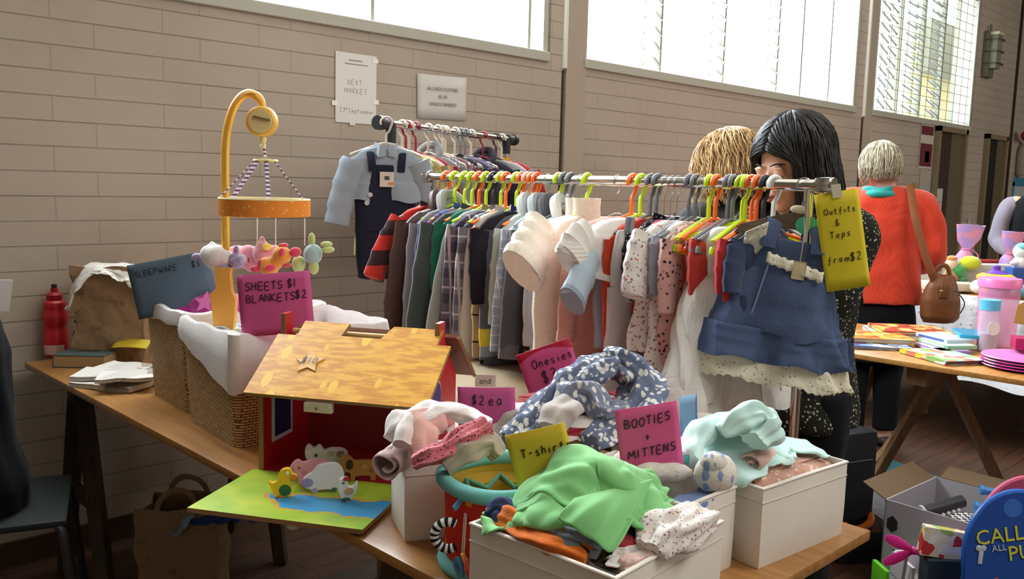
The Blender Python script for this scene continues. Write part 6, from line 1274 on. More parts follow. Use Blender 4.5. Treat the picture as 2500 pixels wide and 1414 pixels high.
def standing(bm,sc=1.0,sh=.185,arms=True,legs=True,armp=None,neck=.052):
    """body in local space: faces -y, feet at the origin, 1.65 m tall to the crown; armp = (right, left) elbow and wrist points"""
    z=lambda v:v*sc
    rings(bm,[(0,.0,z(.78),.13,.10),(0,.0,z(.86),.165,.115),(0,0,z(.95),.155,.105),(0,0,z(1.04),.128,.09),(0,0,z(1.16),.14,.10),(0,.0,z(1.27),.155,.105),(0,.005,z(1.34),.145,.085),(0,.01,z(1.385),.09,.06),(0,.01,z(1.41),.05,.05)])
    tube(bm,[(0,.015,z(1.36)),(0,.01,z(1.42)),(0,.0,z(1.50))],[neck+.01,neck,neck],14)
    if legs:
        for s in (-1,1):
            tube(bm,spline([(s*.085,0,z(.84)),(s*.088,-.005,z(.65)),(s*.085,-.01,z(.47)),(s*.085,.01,z(.3)),(s*.085,.012,z(.09)),(s*.085,.0,z(.05))],4),_interp([.088,.078,.056,.055,.038,.04],6,4),14)
            ball(bm,(s*.088,-.05,.035),(.042,.11,.035))
    for s,ap in zip((-1,1),armp or (((-.24,0,1.08),(-.25,-.04,.84)),((.24,0,1.08),(.25,-.04,.84)))):
        e,w=ap; e=Vector(e);w=Vector(w)
        tube(bm,spline([(s*.12,.0,z(1.33)),(s*sh,0,z(1.315)),e,w],5),_interp([.05,.05,.037,.026],4,5),12)
        d=(w-e).normalized(); hand(bm,w,d,Vector((s*1.0,0,.3)),curl=.5)
def person(label,pos,rz): return thing('person',label,'person',pos,rz)
# ---- woman with long black hair looking down at the rack
fd=math.radians(-80)     # local -y turned to the rack
A=person('woman with long straight black hair in a dark floral dress looking down at the rack',(2.235,1.165,0),0)
rzA=math.atan2(.22,-.95)+PI/2
HA=HM(PD(1932,408,2.35),rzA,math.radians(18),0); hl=HM(Vector(PD(1932,408,2.35))-Vector((2.235,1.165,0)),rzA,math.radians(16),math.radians(0))
bm=NB(); standing(bm,.96,armp=(((-.17,-.12,1.08),(-.1,-.25,1.2)),((.17,-.12,1.08),(.1,-.25,1.2))),neck=.045,sh=.165)
bmesh.ops.transform(bm,matrix=Matrix.Rotation(rzA,4,'Z')@Matrix.Translation((0,-.02,0)),verts=bm.verts[:])
join(bm,head_bm(),hl); body=remesh('body',bm,SKIN,A,.0055,3,fac=.5)
for e in (-1,1):
    bm=NB(); pts=[hl@Vector((e*.031+.0145*math.cos(a),-.0885-.002*math.sin(a)+.004*abs(math.cos(a)),-.003-.005*math.sin(a))) for a in [PI*k/10 for k in range(11)]]; tube(bm,pts,[.0006+.0011*math.sin(PI*k/10) for k in range(11)],6); obj('eyelashes',bm,plain('#231512',.6),body)
    bm=NB(); pts=[hl@Vector((e*(.014+.037*k/8),-.0915+.018*(k/8)**2,.024+.005*math.sin(PI*k/8))) for k in range(9)]; tube(bm,pts,[.001+.0014*math.sin(PI*(k+1)/10) for k in range(9)],6); obj('eyebrow',bm,plain('#3a241c',.8),body)
bm=NB(); pts=spline([hl@Vector(p) for p in ((-.022,-.083,-.057),(-.008,-.0975,-.0535),(0,-.097,-.055),(.008,-.0975,-.0535),(.022,-.083,-.057))],4); tube(bm,pts,[.001+.003*math.sin(PI*i/16) for i in range(17)],8); pts=spline([hl@Vector(p) for p in ((-.019,-.084,-.059),(0,-.098,-.0645),(.019,-.084,-.059))],6); tube(bm,pts,[.001+.004*math.sin(PI*i/12) for i in range(13)],8); obj('lips',bm,plain('#a85a52',.45),body)
BH=hairmat('black_hair','#0b0a0c','#171518',.5)
hair(A,hl,BH,2600,.60,5,rad=(.084,.104,.1),wave=.0015,th=.0028,face=52,spread=-.2,vol=.016,hang=-.35,center=(0,.018,.028),part=.012)
bm=NB(); rings(bm,[(0,-.02,.76,.18,.17),(0,-.02,.8,.18,.17),(0,-.01,.87,.165,.15),(0,0,1.0,.145,.12),(0,0,1.15,.15,.12),(0,0,1.25,.15,.11),(0,-.01,1.3,.13,.09),(0,-.01,1.335,.09,.06)])
for s in (-1,1): tube(bm,spline([(s*.10,-.02,1.275),(s*.165,-.02,1.262),(s*.175,-.13,1.085),(s*.115,-.255,1.185)],5),_interp([.07,.07,.06,.044],4,5),12)
bmesh.ops.transform(bm,matrix=Matrix.Rotation(rzA,4,'Z'),verts=bm.verts[:])
remesh('floral_dress',bm,cloth('#23251f','floral','#a9a68c','#8f8d78','#c4bfa4',sc=.55),A,.009,4,.012,3)
bm=NB(); 
c=PD(2098,585,2.35)-Vector(A.location); tube(bm,[c+Vector((0,0,.05)),c,c-Vector((0,0,.05))],[(.012,.02),(.016,.024),(.014,.02)],12); obj('white_cuff',bm,plain('#dcdcd8',.8),A)
bm=NB()
for s in (-1,1): tube(bm,spline([(s*.085,-.02,.86),(s*.088,-.025,.65),(s*.085,-.03,.47),(s*.085,-.01,.1)],4),_interp([.1,.09,.075,.07],4,4),12)
bmesh.ops.transform(bm,matrix=Matrix.Rotation(rzA,4,'Z'),verts=bm.verts[:]); remesh('black_trousers',bm,cloth('#131418'),A,.012,3,.008,2)
# ---- woman with wavy blonde hair behind the rack
B=person('woman with wavy blonde hair in a charcoal jacket, half hidden behind the rack',(2.66,1.62,0),0)
rzB=math.atan2(.9,.35)+PI/2; hb=HM(Vector(PD(1778,425,3.0))-Vector((2.66,1.62,0)),rzB,math.radians(20),0)
bm=NB(); standing(bm,.96,armp=(((-.22,-.05,1.06),(-.15,-.24,1.0)),((.22,-.03,1.04),(.1,-.25,1.0)))); bmesh.ops.transform(bm,matrix=Matrix.Rotation(rzB,4,'Z'),verts=bm.verts[:]); join(bm,head_bm(),hb); body=remesh('body',bm,SKIN,B,.008,3)
hair(B,hb,hairmat('blonde_hair','#94683a','#f0cf94',.4,26),2400,.30,11,rad=(.088,.108,.098),wave=.005,th=.0024,face=50,spread=-.5,vol=.03,flip=.05)
bm=NB(); rings(bm,[(0,0,.72,.19,.15),(0,0,.9,.19,.15),(0,0,1.05,.165,.135),(0,0,1.2,.18,.14),(0,0,1.29,.175,.12),(0,.01,1.34,.12,.085),(0,.01,1.375,.085,.07)])
for s in (-1,1): tube(bm,spline([(s*.13,.0,1.275),(s*.195,0,1.25),(s*.225,-.05,1.05),(s*.15,-.22,1.0)],5),_interp([.065,.065,.058,.045],4,5),12)
bmesh.ops.transform(bm,matrix=Matrix.Rotation(rzB,4,'Z'),verts=bm.verts[:]); remesh('charcoal_jacket',bm,cloth('#3f4142'),B,.01,4,.012,7)
bm=NB()
for s in (-1,1): tube(bm,spline([(s*.085,0,.84),(s*.088,-.005,.65),(s*.085,-.01,.47),(s*.085,.01,.1)],4),_interp([.1,.09,.075,.07],4,4),12)
bmesh.ops.transform(bm,matrix=Matrix.Rotation(rzB,4,'Z'),verts=bm.verts[:]); remesh('trousers',bm,cloth('#1c1d22'),B,.012,3,.008,2)
# ---- woman in the orange red jumper, seen from behind
Cx=Vector((4.74,2.03,0)); Cp=person('woman with short grey blonde hair in an orange red jumper seen from behind',Cx,0)
rzC=math.atan2(.55,.8)+PI/2; hc=HM(Vector(PD(2148,412,4.72))-Cx,rzC,math.radians(8),0)
bm=NB(); standing(bm,1.0,sh=.2,armp=(((-.27,.02,1.06),(-.2,-.2,.98)),((.27,.02,1.06),(.2,-.2,.98)))); bmesh.ops.transform(bm,matrix=Matrix.Rotation(rzC,4,'Z'),verts=bm.verts[:]); join(bm,head_bm(),hc); remesh('body',bm,SKIN,Cp,.008,3)
hair(Cp,hc,hairmat('grey_blonde_hair','#8f866f','#d8d0b8',.45,30),1100,.245,21,rad=(.086,.106,.1),wave=.003,th=.0036,face=58,spread=.6,vol=.022)
bm=NB(); pts=[hc@Vector(((.072+.006*math.sin(k*1.3))*math.cos(a),.015+(.072+.006*math.sin(k))*math.sin(a),-.122+.006*math.sin(k*.9))) for k,a in enumerate([2*PI*q/24 for q in range(24)])]; tube(bm,pts,.019,10,closed=True); pts=[hc@Vector((.082*math.cos(a),.015+.082*math.sin(a),-.147)) for a in [2*PI*q/24 for q in range(24)]]; tube(bm,pts,.02,10,closed=True); remesh('teal_scarf',bm,cloth('#36a39c'),Cp,.005,3,.006,4)
JUM=cloth('#e04a30','vstripe','#d2412a',sc=.5,weave=300)
bm=NB(); rings(bm,[(0,0,.80,.22,.17),(0,0,.84,.22,.17),(0,0,1.0,.20,.15),(0,0,1.12,.19,.145),(0,0,1.25,.205,.145),(0,0,1.33,.20,.13),(0,.01,1.385,.15,.1),(0,.015,1.42,.095,.08)])
for s in (-1,1): tube(bm,spline([(s*.12,.0,1.33),(s*.205,.01,1.30),(s*.26,.02,1.06),(s*.22,-.2,.98)],6),_interp([.08,.08,.068,.05],4,6),14)
bmesh.ops.transform(bm,matrix=Matrix.Rotation(rzC,4,'Z'),verts=bm.verts[:]); remesh('orange_jumper',bm,JUM,Cp,.009,4,.012,9)
bm=NB(); rings(bm,[(0,0,.48,.2,.15),(0,0,.55,.2,.15),(0,0,.75,.2,.15),(0,0,.86,.19,.14)])
for s in (-1,1): tube(bm,spline([(s*.085,0,.6),(s*.088,-.005,.45),(s*.085,.01,.3),(s*.085,.01,.1)],4),_interp([.09,.08,.07,.065],4,4),12)
bmesh.ops.transform(bm,matrix=Matrix.Rotation(rzC,4,'Z'),verts=bm.verts[:]); remesh('black_skirt',bm,cloth('#15161a'),Cp,.012,3,.01,2)
bm=NB()
for s in (-1,1): ball(bm,Matrix.Rotation(rzC,3,'Z')@Vector((s*.09,-.05,.042)),(.05,.125,.042),rot=(0,0,rzC))
obj('shoes',bm,plain('#3b332c',.6),Cp)
# her brown leather shoulder bag
LEA=Mat('tan_leather','#7a4a26',.45,0,.4); LEA.bump(LEA.noise(LEA.co(),60,4)[0],.4,.004); n_=LEA.noise(LEA.co(),9,3)[0]; LEA.color(LEA.mix(n_,'#8a5630','#5c351b')); LEA=LEA.m
bc=PD(2297,722,4.55); t=thing('shoulder_bag','slouchy tan leather shoulder bag hanging from the orange jumper woman','bag',bc,math.radians(-38))
bm=NB(); rings(bm,[(0,0,-.14,.075,.045),(0,0,-.11,.095,.06),(0,0,-.02,.098,.062),(0,0,.05,.08,.05),(0,0,.10,.055,.03)],24); remesh('bag_body',bm,LEA,t,.006,4,.012,5)
bm=NB(); box(bm,(-.02,-.062,.03),(.05,.012,.07),(0,.1,0),.004); obj('flap',bm,LEA,t)
bm=NB(); tube(bm,spline([(-.06,0,.06),(-.03,0,.14),(.02,0,.15),(.05,0,.07)],5),[(.012,.003)]*16,8,up=(0,1,0)); obj('handle',bm,LEA,t)
bm=NB(); ball(bm,(-.04,-.066,.03),(.008,.004,.008)); obj('buckle',bm,plain('#b9a98a',.3,1),t)
bm=NB(); tube(bm,spline([(.04,-.05,.03),(.09,-.03,-.0),(.12,-.02,-.04),(.1,-.02,-.09)],5),.003,6); obj('drawstring',bm,plain('#3a2618',.6),t)
sp=spline([PD(2222,450,4.62)-bc,PD(2232,520,4.52)-bc,PD(2252,600,4.5)-bc,PD(2272,660,4.5)-bc,PD(2285,690,4.52)-bc],6); Rm=Matrix.Rotation(math.radians(38),3,'Z')
bm=NB(); tube(bm,[Rm@p for p in sp],[(.021,.003)]*len(sp),8,up=Rm@Vector((-.69,-.71,0))); obj('shoulder_strap',bm,plain('#8a4f2a',.5),t)
# ---- person at the right edge
Dp=Vector((7.5,2.04,0)); D=person('person at the right edge wearing a grey shirt sleeve under a black vest',Dp,0); rzD=math.atan2(-.3,-.8)+PI/2
bm=NB(); standing(bm,1.0,armp=(((-.25,-.05,1.06),(-.18,-.22,.95)),((.25,-.05,1.06),(.18,-.22,.95)))); hd=HM((0,0,1.54),0); join(bm,head_bm(),hd); bmesh.ops.transform(bm,matrix=Matrix.Rotation(rzD,4,'Z'),verts=bm.verts[:]); remesh('body',bm,SKIN,D,.01,3)
hd=Matrix.Rotation(rzD,4,'Z')@hd; hair(D,hd,BH,160,.2,31,th=.007)
bm=NB(); rings(bm,[(0,0,.8,.19,.15),(0,0,1.05,.18,.14),(0,0,1.25,.185,.14),(0,0,1.34,.17,.11),(0,.01,1.40,.1,.08)]); bmesh.ops.transform(bm,matrix=Matrix.Rotation(rzD,4,'Z'),verts=bm.verts[:]); remesh('black_vest',bm,cloth('#17181c'),D,.012,3,.008,3)
for s in (-1,1):
    bm=NB(); tube(bm,spline([(s*.15,.0,1.32),(s*.205,0,1.29),(s*.265,-.05,1.06),(s*.18,-.2,.96)],6),_interp([.062,.066,.058,.042],4,6),14); bmesh.ops.transform(bm,matrix=Matrix.Rotation(rzD,4,'Z'),verts=bm.verts[:]); remesh('shirt_sleeve',bm,cloth('#8d8895'),D,.01,3,.012,5)
bm=NB(); rings(bm,[(0,0,.06,.14,.1),(0,0,.5,.17,.13),(0,0,.84,.18,.14)]); bmesh.ops.transform(bm,matrix=Matrix.Rotation(rzD,4,'Z'),verts=bm.verts[:]); obj('trousers',bm,cloth('#1a1b20'),D)
# ---- seated person in black at the left edge
Ep=Vector((.565,2.80,0)); E_=person('person in a black coat sitting at the left edge beside the table end',Ep,0)
BLKC=cloth('#0e0f13')
bm=NB(); rings(bm,[(0,.0,.44,.18,.16),(0,0,.5,.19,.17),(0,0,.7,.165,.13),(0,0,.9,.18,.13),(0,0,.98,.17,.11),(0,.0,1.03,.1,.08)]); tube(bm,[(0,0,1.0),(0,-.01,1.08),(0,-.02,1.13)],[.06,.052,.05],12); join(bm,head_bm(),HM((0,-.03,1.2),0,.1))
for s in (-1,1):
    tube(bm,spline([(s*.09,0,.5),(s*.1,-.22,.52),(s*.1,-.44,.5),(s*.1,-.45,.3),(s*.1,-.42,.07)],4),_interp([.09,.085,.065,.055,.04],5,4),12); ball(bm,(s*.1,-.48,.035),(.042,.11,.035))
    tube(bm,spline([(s*.14,0,.96),(s*.2,-.02,.92),(s*.23,-.08,.72),(s*.12,-.28,.62)],5),_interp([.05,.05,.038,.027],4,5),12); hand(bm,(s*.12,-.28,.62),(-s*.3,-1,-.1),(0,0,1))
RE=Matrix.Rotation(math.radians(-95),4,'Z'); bmesh.ops.transform(bm,matrix=RE,verts=bm.verts[:]); remesh('body',bm,SKIN,E_,.009,3)
bm=NB(); rings(bm,[(0,.0,.40,.2,.19),(0,0,.5,.215,.19),(0,0,.7,.185,.15),(0,0,.88,.2,.15),(0,0,.965,.19,.125),(0,.0,1.02,.13,.09),(0,0,1.05,.09,.075)])
for s in (-1,1): tube(bm,spline([(s*.14,0,.95),(s*.215,-.02,.91),(s*.25,-.08,.71),(s*.13,-.26,.62)],5),_interp([.07,.07,.062,.048],4,5),12)
for s in (-1,1): tube(bm,spline([(s*.09,0,.5),(s*.1,-.22,.52),(s*.1,-.44,.5),(s*.1,-.45,.3),(s*.1,-.42,.09)],4),_interp([.11,.105,.085,.075,.065],5,4),12)
bmesh.ops.transform(bm,matrix=RE,verts=bm.verts[:]); remesh('black_coat',bm,BLKC,E_,.01,4,.014,4)
hair(E_,RE@HM((0,-.03,1.2),0,.1),BH,200,.2,33,th=.006)
c=PD(8,722,2.5)-Ep; bm=NB(); box(bm,c,(.05,.004,.09),(.1,.1,.5)); obj('white_paper',bm,plain('#b9b6b4',.7),E_)
# chair
t=thing('chair','black tubular steel chair with a dark green seat at the left edge','chair',(.64,2.76,0),math.radians(70))
bm=NB(); box(bm,(0,0,.43),(.42,.42,.02),(0,0,0),.008); obj('seat',bm,plain('#121b19',.7),t)
for s in (-1,1):
    bm=NB(); tube(bm,spline([(s*.2,.19,.42),(s*.215,.205,.40),(s*.225,.22,.3),(s*.24,.25,0)],4),.012,8); obj('leg',bm,BLKP,t)
    bm=NB(); tube(bm,spline([(s*.2,-.19,.42),(s*.215,-.2,.40),(s*.225,-.21,.3),(s*.24,-.24,0)],4),.012,8); obj('leg',bm,BLKP,t)
    bm=NB(); tube(bm,[(s*.2,.2,.42),(s*.2,.23,.8)],.011,8); obj('back_post',bm,BLKP,t)
bm=NB(); box(bm,(0,.235,.72),(.4,.015,.16),(-.08,0,0),.006); obj('backrest',bm,plain('#121b19',.7),t)
# ================================================================ under the long table and on the floor
paper_bag('paper_bag','brown paper carrier bag with handles full of blue clothes under the table',(1.19,2.72,0),math.radians(-38),.25,.18,.33,.006,handles=True)
G6=Height(1.0,2.4,1.45,2.85,n=60,z=.26); G6.mound(1.25,2.62,.1,.1,.31)
heap('clothing','royal blue garment poking out of the paper carrier bag','clothing',G6,cloth('#1d3f93'),(.24,.2),(1.27,2.60),.36,'clothes in the paper carrier bag',rot=.4,seed=101,squash=.7,wave=.05,n=34,steps=50)
heap('clothing','pale blue garment at the left of the royal blue one in the bag','clothing',G6,cloth('#8ea4bd'),(.16,.16),(1.17,2.66),.36,'clothes in the paper carrier bag',rot=.9,seed=102,squash=.7,wave=.04,n=30,steps=50)
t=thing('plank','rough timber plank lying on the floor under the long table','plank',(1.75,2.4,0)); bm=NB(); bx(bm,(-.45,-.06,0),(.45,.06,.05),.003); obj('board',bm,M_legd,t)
def suitcase(pos,rz,s,label):
    t=thing('travel_bag',label,'travel bag',pos,rz); bm=NB(); box(bm,(0,0,s[2]/2+.02),s,bev=.03); obj('bag_body',bm,plain('#14161a',.7),t)
    bm=NB(); tube(bm,spline([(-.09,0,s[2]+.02),(-.08,0,s[2]+.06),(.08,0,s[2]+.06),(.09,0,s[2]+.02)],5),.008,8); obj('handle',bm,plain('#1d1f23',.6),t)
    bm=NB(); tube(bm,[(-s[0]/2+.03,-s[1]/2-.002,s[2]*.8),(s[0]/2-.03,-s[1]/2-.002,s[2]*.8)],.003,6); obj('zip',bm,plain('#55575a',.4),t)
    for sx in (-1,1):
        bm=NB(); lathe(bm,[(0,-.01),(.02,-.01),(.02,.01),(0,.01)],14,M=M4((sx*s[0]*.36,s[1]*.3,.02),(0,PI/2,0))); obj('wheel',bm,BLKP,t)
suitcase((3.15,1.6,0),math.radians(-20),(.5,.3,.46),'black soft travel bag standing on the floor behind the chrome rack')
suitcase((2.5,2.35,0),math.radians(10),(.5,.35,.5),'black soft travel bag on the floor between the two racks')
t=thing('key_charm','small coral pink charm hanging on the black travel bag','charm',Vector((3.1,1.43,.45))); bm=NB(); ball(bm,(0,0,0),(.012,.008,.014)); ball(bm,(.002,0,-.025),(.01,.008,.018)); ball(bm,(-.012,0,-.04),(.008,.006,.008)); ball(bm,(.008,0,.016),(.006,.005,.007)); obj('charm_body',bm,plain('#d77a6c',.4),t)
# cardboard box of toys
CBM=plain('#a8a4a8',.8)
t=thing('cardboard_box','open white printed cardboard box of toys on the floor at the right','box',(3.2,1.03,0),math.radians(-3)); 
for a,b in (((-.2,-.165,0),(-.196,.165,.33)),((.196,-.165,0),(.2,.165,.33)),((-.2,-.165,0),(.2,-.161,.33)),((-.2,.161,0),(.2,.165,.33))):
    bm=NB(); bx(bm,a,b); obj('box_side',bm,[CBM,KR],t,smooth=False)
bm=NB(); bx(bm,(-.2,-.165,0),(.2,.165,.004)); obj('box_base',bm,KR,t,smooth=False)
bm=NB(); box(bm,(-.0,.21,.345),(.38,.1,.003),(math.radians(25),0,0)); obj('open_flap',bm,plain('#6b563e',.8),t,smooth=False); bm=NB(); box(bm,(.235,0,.345),(.08,.3,.003),(0,math.radians(-20),0)); obj('open_flap',bm,plain('#6b563e',.8),t,smooth=False)
bm=NB(); lathe(bm,[(0,0),(.03,0),(.03,.001),(0,.001)],6,M=M4((-.2015,.135,.25),(0,-PI/2,0),(1,.7,1))); obj('hexagon_mark',bm,plain('#232326',.7),t)
G7=Height(2.95,.8,3.45,1.25,n=50,z=.26); CHK=Mat('checkered_fabric','#ddd8d0',.8); v=CHK.co((1,1,1)); ch=CHK.n('ShaderNodeTexChecker',{'Vector':v,'Scale':70.0}).outputs[1]; CHK.color(CHK.mix(ch,'#26262a','#d6d3cc')); CHK=CHK.m
heap('bag','black and white checkered fabric bag inside the cardboard box','bag',G7,CHK,(.24,.2),(3.2,.98),.36,seed=111,squash=.7,wave=.04,n=34,steps=50)
t=thing('toy_pistol','black and white toy tool with a round muzzle lying in the cardboard box','toy',(3.08,1.06,.31),math.radians(-30)); bm=NB(); tube(bm,[(-.06,0,0),(.1,0,.03)],.022,14); obj('barrel',bm,plain('#2a2b30',.4),t)
bm=NB(); tube(bm,[(-.065,0,-.001),(-.056,0,.0)],.026,16); obj('muzzle_ring',bm,plain('#b9b9b9',.4),t); bm=NB()
for k in range(6): ball(bm,(-.03+k*.02,-.02,-.012+k*.004),.007)
obj('bead_trim',bm,plain('#dddddd',.4),t)
BLT=plain('#3a86c8',.4)
for k,(x,y,z,l,lab) in enumerate(((3.32,.93,.36,.12,'upper light blue plastic tube sticking out of the cardboard box'),(3.25,.92,.32,.12,'lower light blue plastic tube sticking out of the cardboard box'))):
    bm=NB(); tube(bm,[(x-.04,y+.06,z),(x+.03,y-.06,z-.01)],.014,12); tube(bm,[(x-.041,y+.062,z),(x-.035,y+.052,z)],.017,12); single('toy_tube',bm,BLT,lab,'toy','light blue toy tubes')
# kickboards
def board(label,c,w,h,th,col,rim,rz,tilt,deco=None):
    t=thing('kickboard',label,'kickboard',c,0,rot=(tilt,0,rz)); n=24; po=[(-w/2,0),(w/2,0),(w/2,h-w*.62)]+[(w/2*math.cos(a),h-w*.62+w*.62*math.sin(a)) for a in [PI*k/n for k in range(1,n)]]+[(-w/2,h-w*.62)]
    bm=NB(); prism(bm,po,th,M=Matrix.Rotation(PI/2,4,'X')); bmesh.ops.bevel(bm,geom=[e for e in bm.edges if len(e.link_faces)==2 and e.calc_face_angle(0)>1],offset=.004,segments=2,affect='EDGES'); obj('board_face',bm,plain(col,.35,0,.5),t)
    bm=NB(); tube(bm,[(x*.99,-th/2,z) for x,z in po],.009,8,closed=True); obj('rim',bm,plain(rim,.35,0,.5),t); return t
kc=PD(2498,1300,2.52); kc.z=0.02
fz=math.atan2(-.71,-.69)+PI/2
t=board('bright blue kickboard with yellow lettering, nearest at the right edge',kc,.30,.52,.022,'#1c4aa0','#2262c0',fz,math.radians(-6))
YL=plain('#d2d23a',.5); SL=plain('#b9c4d0',.4)
printed(t,'CALLING',.06,(.0,-.0245,.385),YL,name='lettering',ext=.001,rot=(PI/2,math.radians(-9),0)); printed(t,'ALL',.026,(-.055,-.0245,.352),SL,name='lettering',ext=.001,rot=(PI/2,math.radians(-9),0)); printed(t,'PUPS!',.06,(.045,-.0245,.335),YL,name='lettering',ext=.001,rot=(PI/2,math.radians(-9),0))
bm=NB(); box(bm,(-.108,-.024,.335),(.013,.002,.045),(0,.1,0),.001); ball(bm,(-.114,-.024,.358),(.009,.002,.009)); ball(bm,(-.101,-.024,.358),(.009,.002,.009)); obj('bone_motif',bm,SL,t)
bm=NB(); lathe(bm,[(.022,0),(.027,0),(.027,.001),(.022,.001)],24,M=M4((-.02,-.022,.475),(PI/2,0,0))); obj('ring_motif',bm,plain('#3a6cc4',.4),t)
bm=NB(); lathe(bm,[(0,0),(.024,0),(.024,.0012),(0,.0012)],6,M=M4((-.115,-.022,.235),(PI/2,0,0))); hx=obj('hexagon_badge',bm,plain('#c4c84a',.4),t); bm=NB(); lathe(bm,[(0,0),(.019,0),(.019,.002),(0,.002)],6,M=M4((-.115,-.022,.235),(PI/2,0,0))); obj('badge_center',bm,plain('#15386c',.4),hx); bm=NB(); ball(bm,(-.115,-.0245,.235),(.01,.001,.009)); obj('badge_mark',bm,plain('#cdd24a',.4),hx)
for (x,z,rx,rz_,c) in ((-.02,.21,.05,.06,'#20283a'),(-.02,.23,.03,.025,'#8a4a30'),(-.06,.25,.012,.025,'#a8443a'),(-.09,.13,.035,.035,'#b89a3a'),(-.085,.105,.02,.025,'#c9a878'),(.06,.18,.04,.07,'#182040')):
    bm=NB(); ball(bm,(x,-.0225,z),(rx,.0012,rz_)); obj('colour_patch',bm,plain(c,.5),t)
kd=PD(2520,1300,2.72); kd.z=.02
board('pink kickboard standing just behind the blue one',kd,.32,.50,.02,'#b04468','#d05c80',fz,math.radians(-6))
# small floor clutter
def small(name,label,cat,bm,m_,group=None,**k): return single(name,bm,m_,label,cat,group,**k)
MGP=Mat('magenta_plastic','#d22fa0',.3,0,.5,Subsurface_Weight=.2).m
t=thing('toy_propeller','magenta plastic toy propeller standing in front of the cardboard box','toy',PD(2232,1345,2.75))
for a in (205,155,-20):
    a=math.radians(a); bm=NB(); F=frame((0,0,0),(.71,-.7,0)); pts=[F@Vector((math.cos(a)*r,-.002*r,math.sin(a)*r)) for r in (.01,.04,.075,.1)]; tube(bm,pts,[(.008,.003),(.016,.003),(.018,.003),(.010,.002)],8,up=(-.7,-.7,0)); obj('blade',bm,MGP,t)
bm=NB(); ball(bm,(0,0,0),.013); obj('hub',bm,MGP,t)
bm=NB(); tube(bm,[(0,.02,0),(0.05,.06,-.3)],.006,8); obj('stick',bm,plain('#b9b9b4',.5),t)
LGP=plain('#6fd02a',.35,0,.5)
t=thing('toy_stand','lime green plastic toy frame on the floor at the bottom edge','toy',(2.93,1.13,0),math.radians(-40))
for a,b in (((-.05,-.05,0),(-.035,.05,.14)),((.035,-.05,0),(.05,.05,.12)),((-.07,-.06,.04),(.07,.06,.055)),((-.07,-.06,.0),(.07,.06,.02))):
    bm=NB(); bx(bm,a,b,.004); obj('plastic_bar',bm,LGP,t)
t=thing('dolls_house','white toy house with a teal door in front of the cardboard box','toy house',(2.90,.98,0),math.radians(-42))
bm=NB(); 
bx(bm,(-.12,-.07,0),(-.11,.07,.22)); bx(bm,(.11,-.07,0),(.12,.07,.2)); bx(bm,(-.12,.06,0),(.12,.07,.22)); 
for z in (0,.07,.14): bx(bm,(-.12,-.07,z),(.12,.07,z+.006))
obj('house_walls',bm,plain('#cfccd0',.5),t,smooth=False)
bm=NB(); bx(bm,(-.05,-.08,.02),(.03,-.07,.17),.002); obj('teal_door',bm,plain('#1f6a6c',.5),t)
bm=NB(); box(bm,(.06,0,.23),(.16,.16,.008),(0,.4,0)); obj('roof',bm,plain('#e2e0e4',.5),t); bm=NB(); box(bm,(.06,-.08,.235),(.17,.012,.014),(0,.4,0)); obj('roof_edge',bm,MGP,t)
for x in (-.1,-.08): bm=NB(); lathe(bm,[(0,0),(.02,0),(.026,.01),(.0,.012)],16,M=M4((x,-.075,.10 if x<-.09 else .04))); obj('window_box',bm,plain('#d9d6da',.4),t)
FC=Mat('printed_packaging','#c8b49a',.4,0,.4); v=FC.co(); vo=FC.voro(v,38); FC.color(FC.ramp(FC.sep(vo[1])[0],[(0,'#c83a3a'),(.25,'#e4d9b8'),(.5,'#d8b13a'),(.62,'#e8e4dc'),(.85,'#a8b86a')],'CONSTANT')); FC=FC.m
for (px,py,d,s,rz_,lab) in ((2300,1325,2.68,(.13,.03,.09),.2,'boxed toy with red, yellow and cream packaging in front of the cardboard box'),):
    bm=NB(); F=frame(PD(px,py,d),(.71,-.7,0)); box(bm,(0,0,0),s,(0,.15,0),.002,M=F); small('boxed_toy',lab,'boxed toy',bm,FC,smooth=False)
    bm=NB(); F=frame((PD(px,py,d).x,PD(px,py,d).y,0),(.71,-.7,0)); bx(bm,(-.05,-.03,0),(.05,.03,PD(px,py,d).z-.045),.003,M=F); small('boxed_toy','plain dark toy carton standing under the red and yellow packaging','boxed toy',bm,plain('#2a3a40',.6),smooth=False)
t=thing('boxed_toy','tall crimson toy carton beside the blue kickboard','boxed toy',(2.98,.86,0),fz); bm=NB(); bx(bm,(-.05,-.03,0),(.05,.03,.36),.003); obj('carton',bm,plain('#a01c44',.45),t,smooth=False)
bm=NB(); bx(bm,(-.05,-.03,.36),(.05,.03,.368),.002); obj('carton_lid',bm,plain('#d8607c',.45),t,smooth=False)
for k in range(9): pass
bm=NB(); 
for k in range(2): box(bm,(-.02+.035*k,-.031,.17),(.006,.001,.13 if k else .1))
obj('print_stripe',bm,plain('#d9a0b4',.6),t,smooth=False)
bm=NB(); tube(bm,[Vector((3.25,1.4,.13))+Vector((.10*math.cos(a)*.75,.04*math.sin(a),.012*math.cos(a))) for a in [2*PI*k/20 for k in range(20)]],.014,10,closed=True); o=small('orange_handle','orange plastic loop handle on top of the dark toy case','handle loop',bm,plain('#f07a1e',.35,0,.5)); 
bm=NB(); box(bm,(3.27,1.41,.058),(.26,.2,.115),(0,0,-.6),.01); small('toy_case','dark see through toy case under the orange handle','case',bm,plain('#2a2c2a',.2,0,.6))
BAGP=Mat('clear_plastic_bag','#8d8f94',.15,0,.7,Alpha=.6); BAGP.bump(BAGP.noise(BAGP.co(),30,4)[0],.8,.01); BAGP=BAGP.m
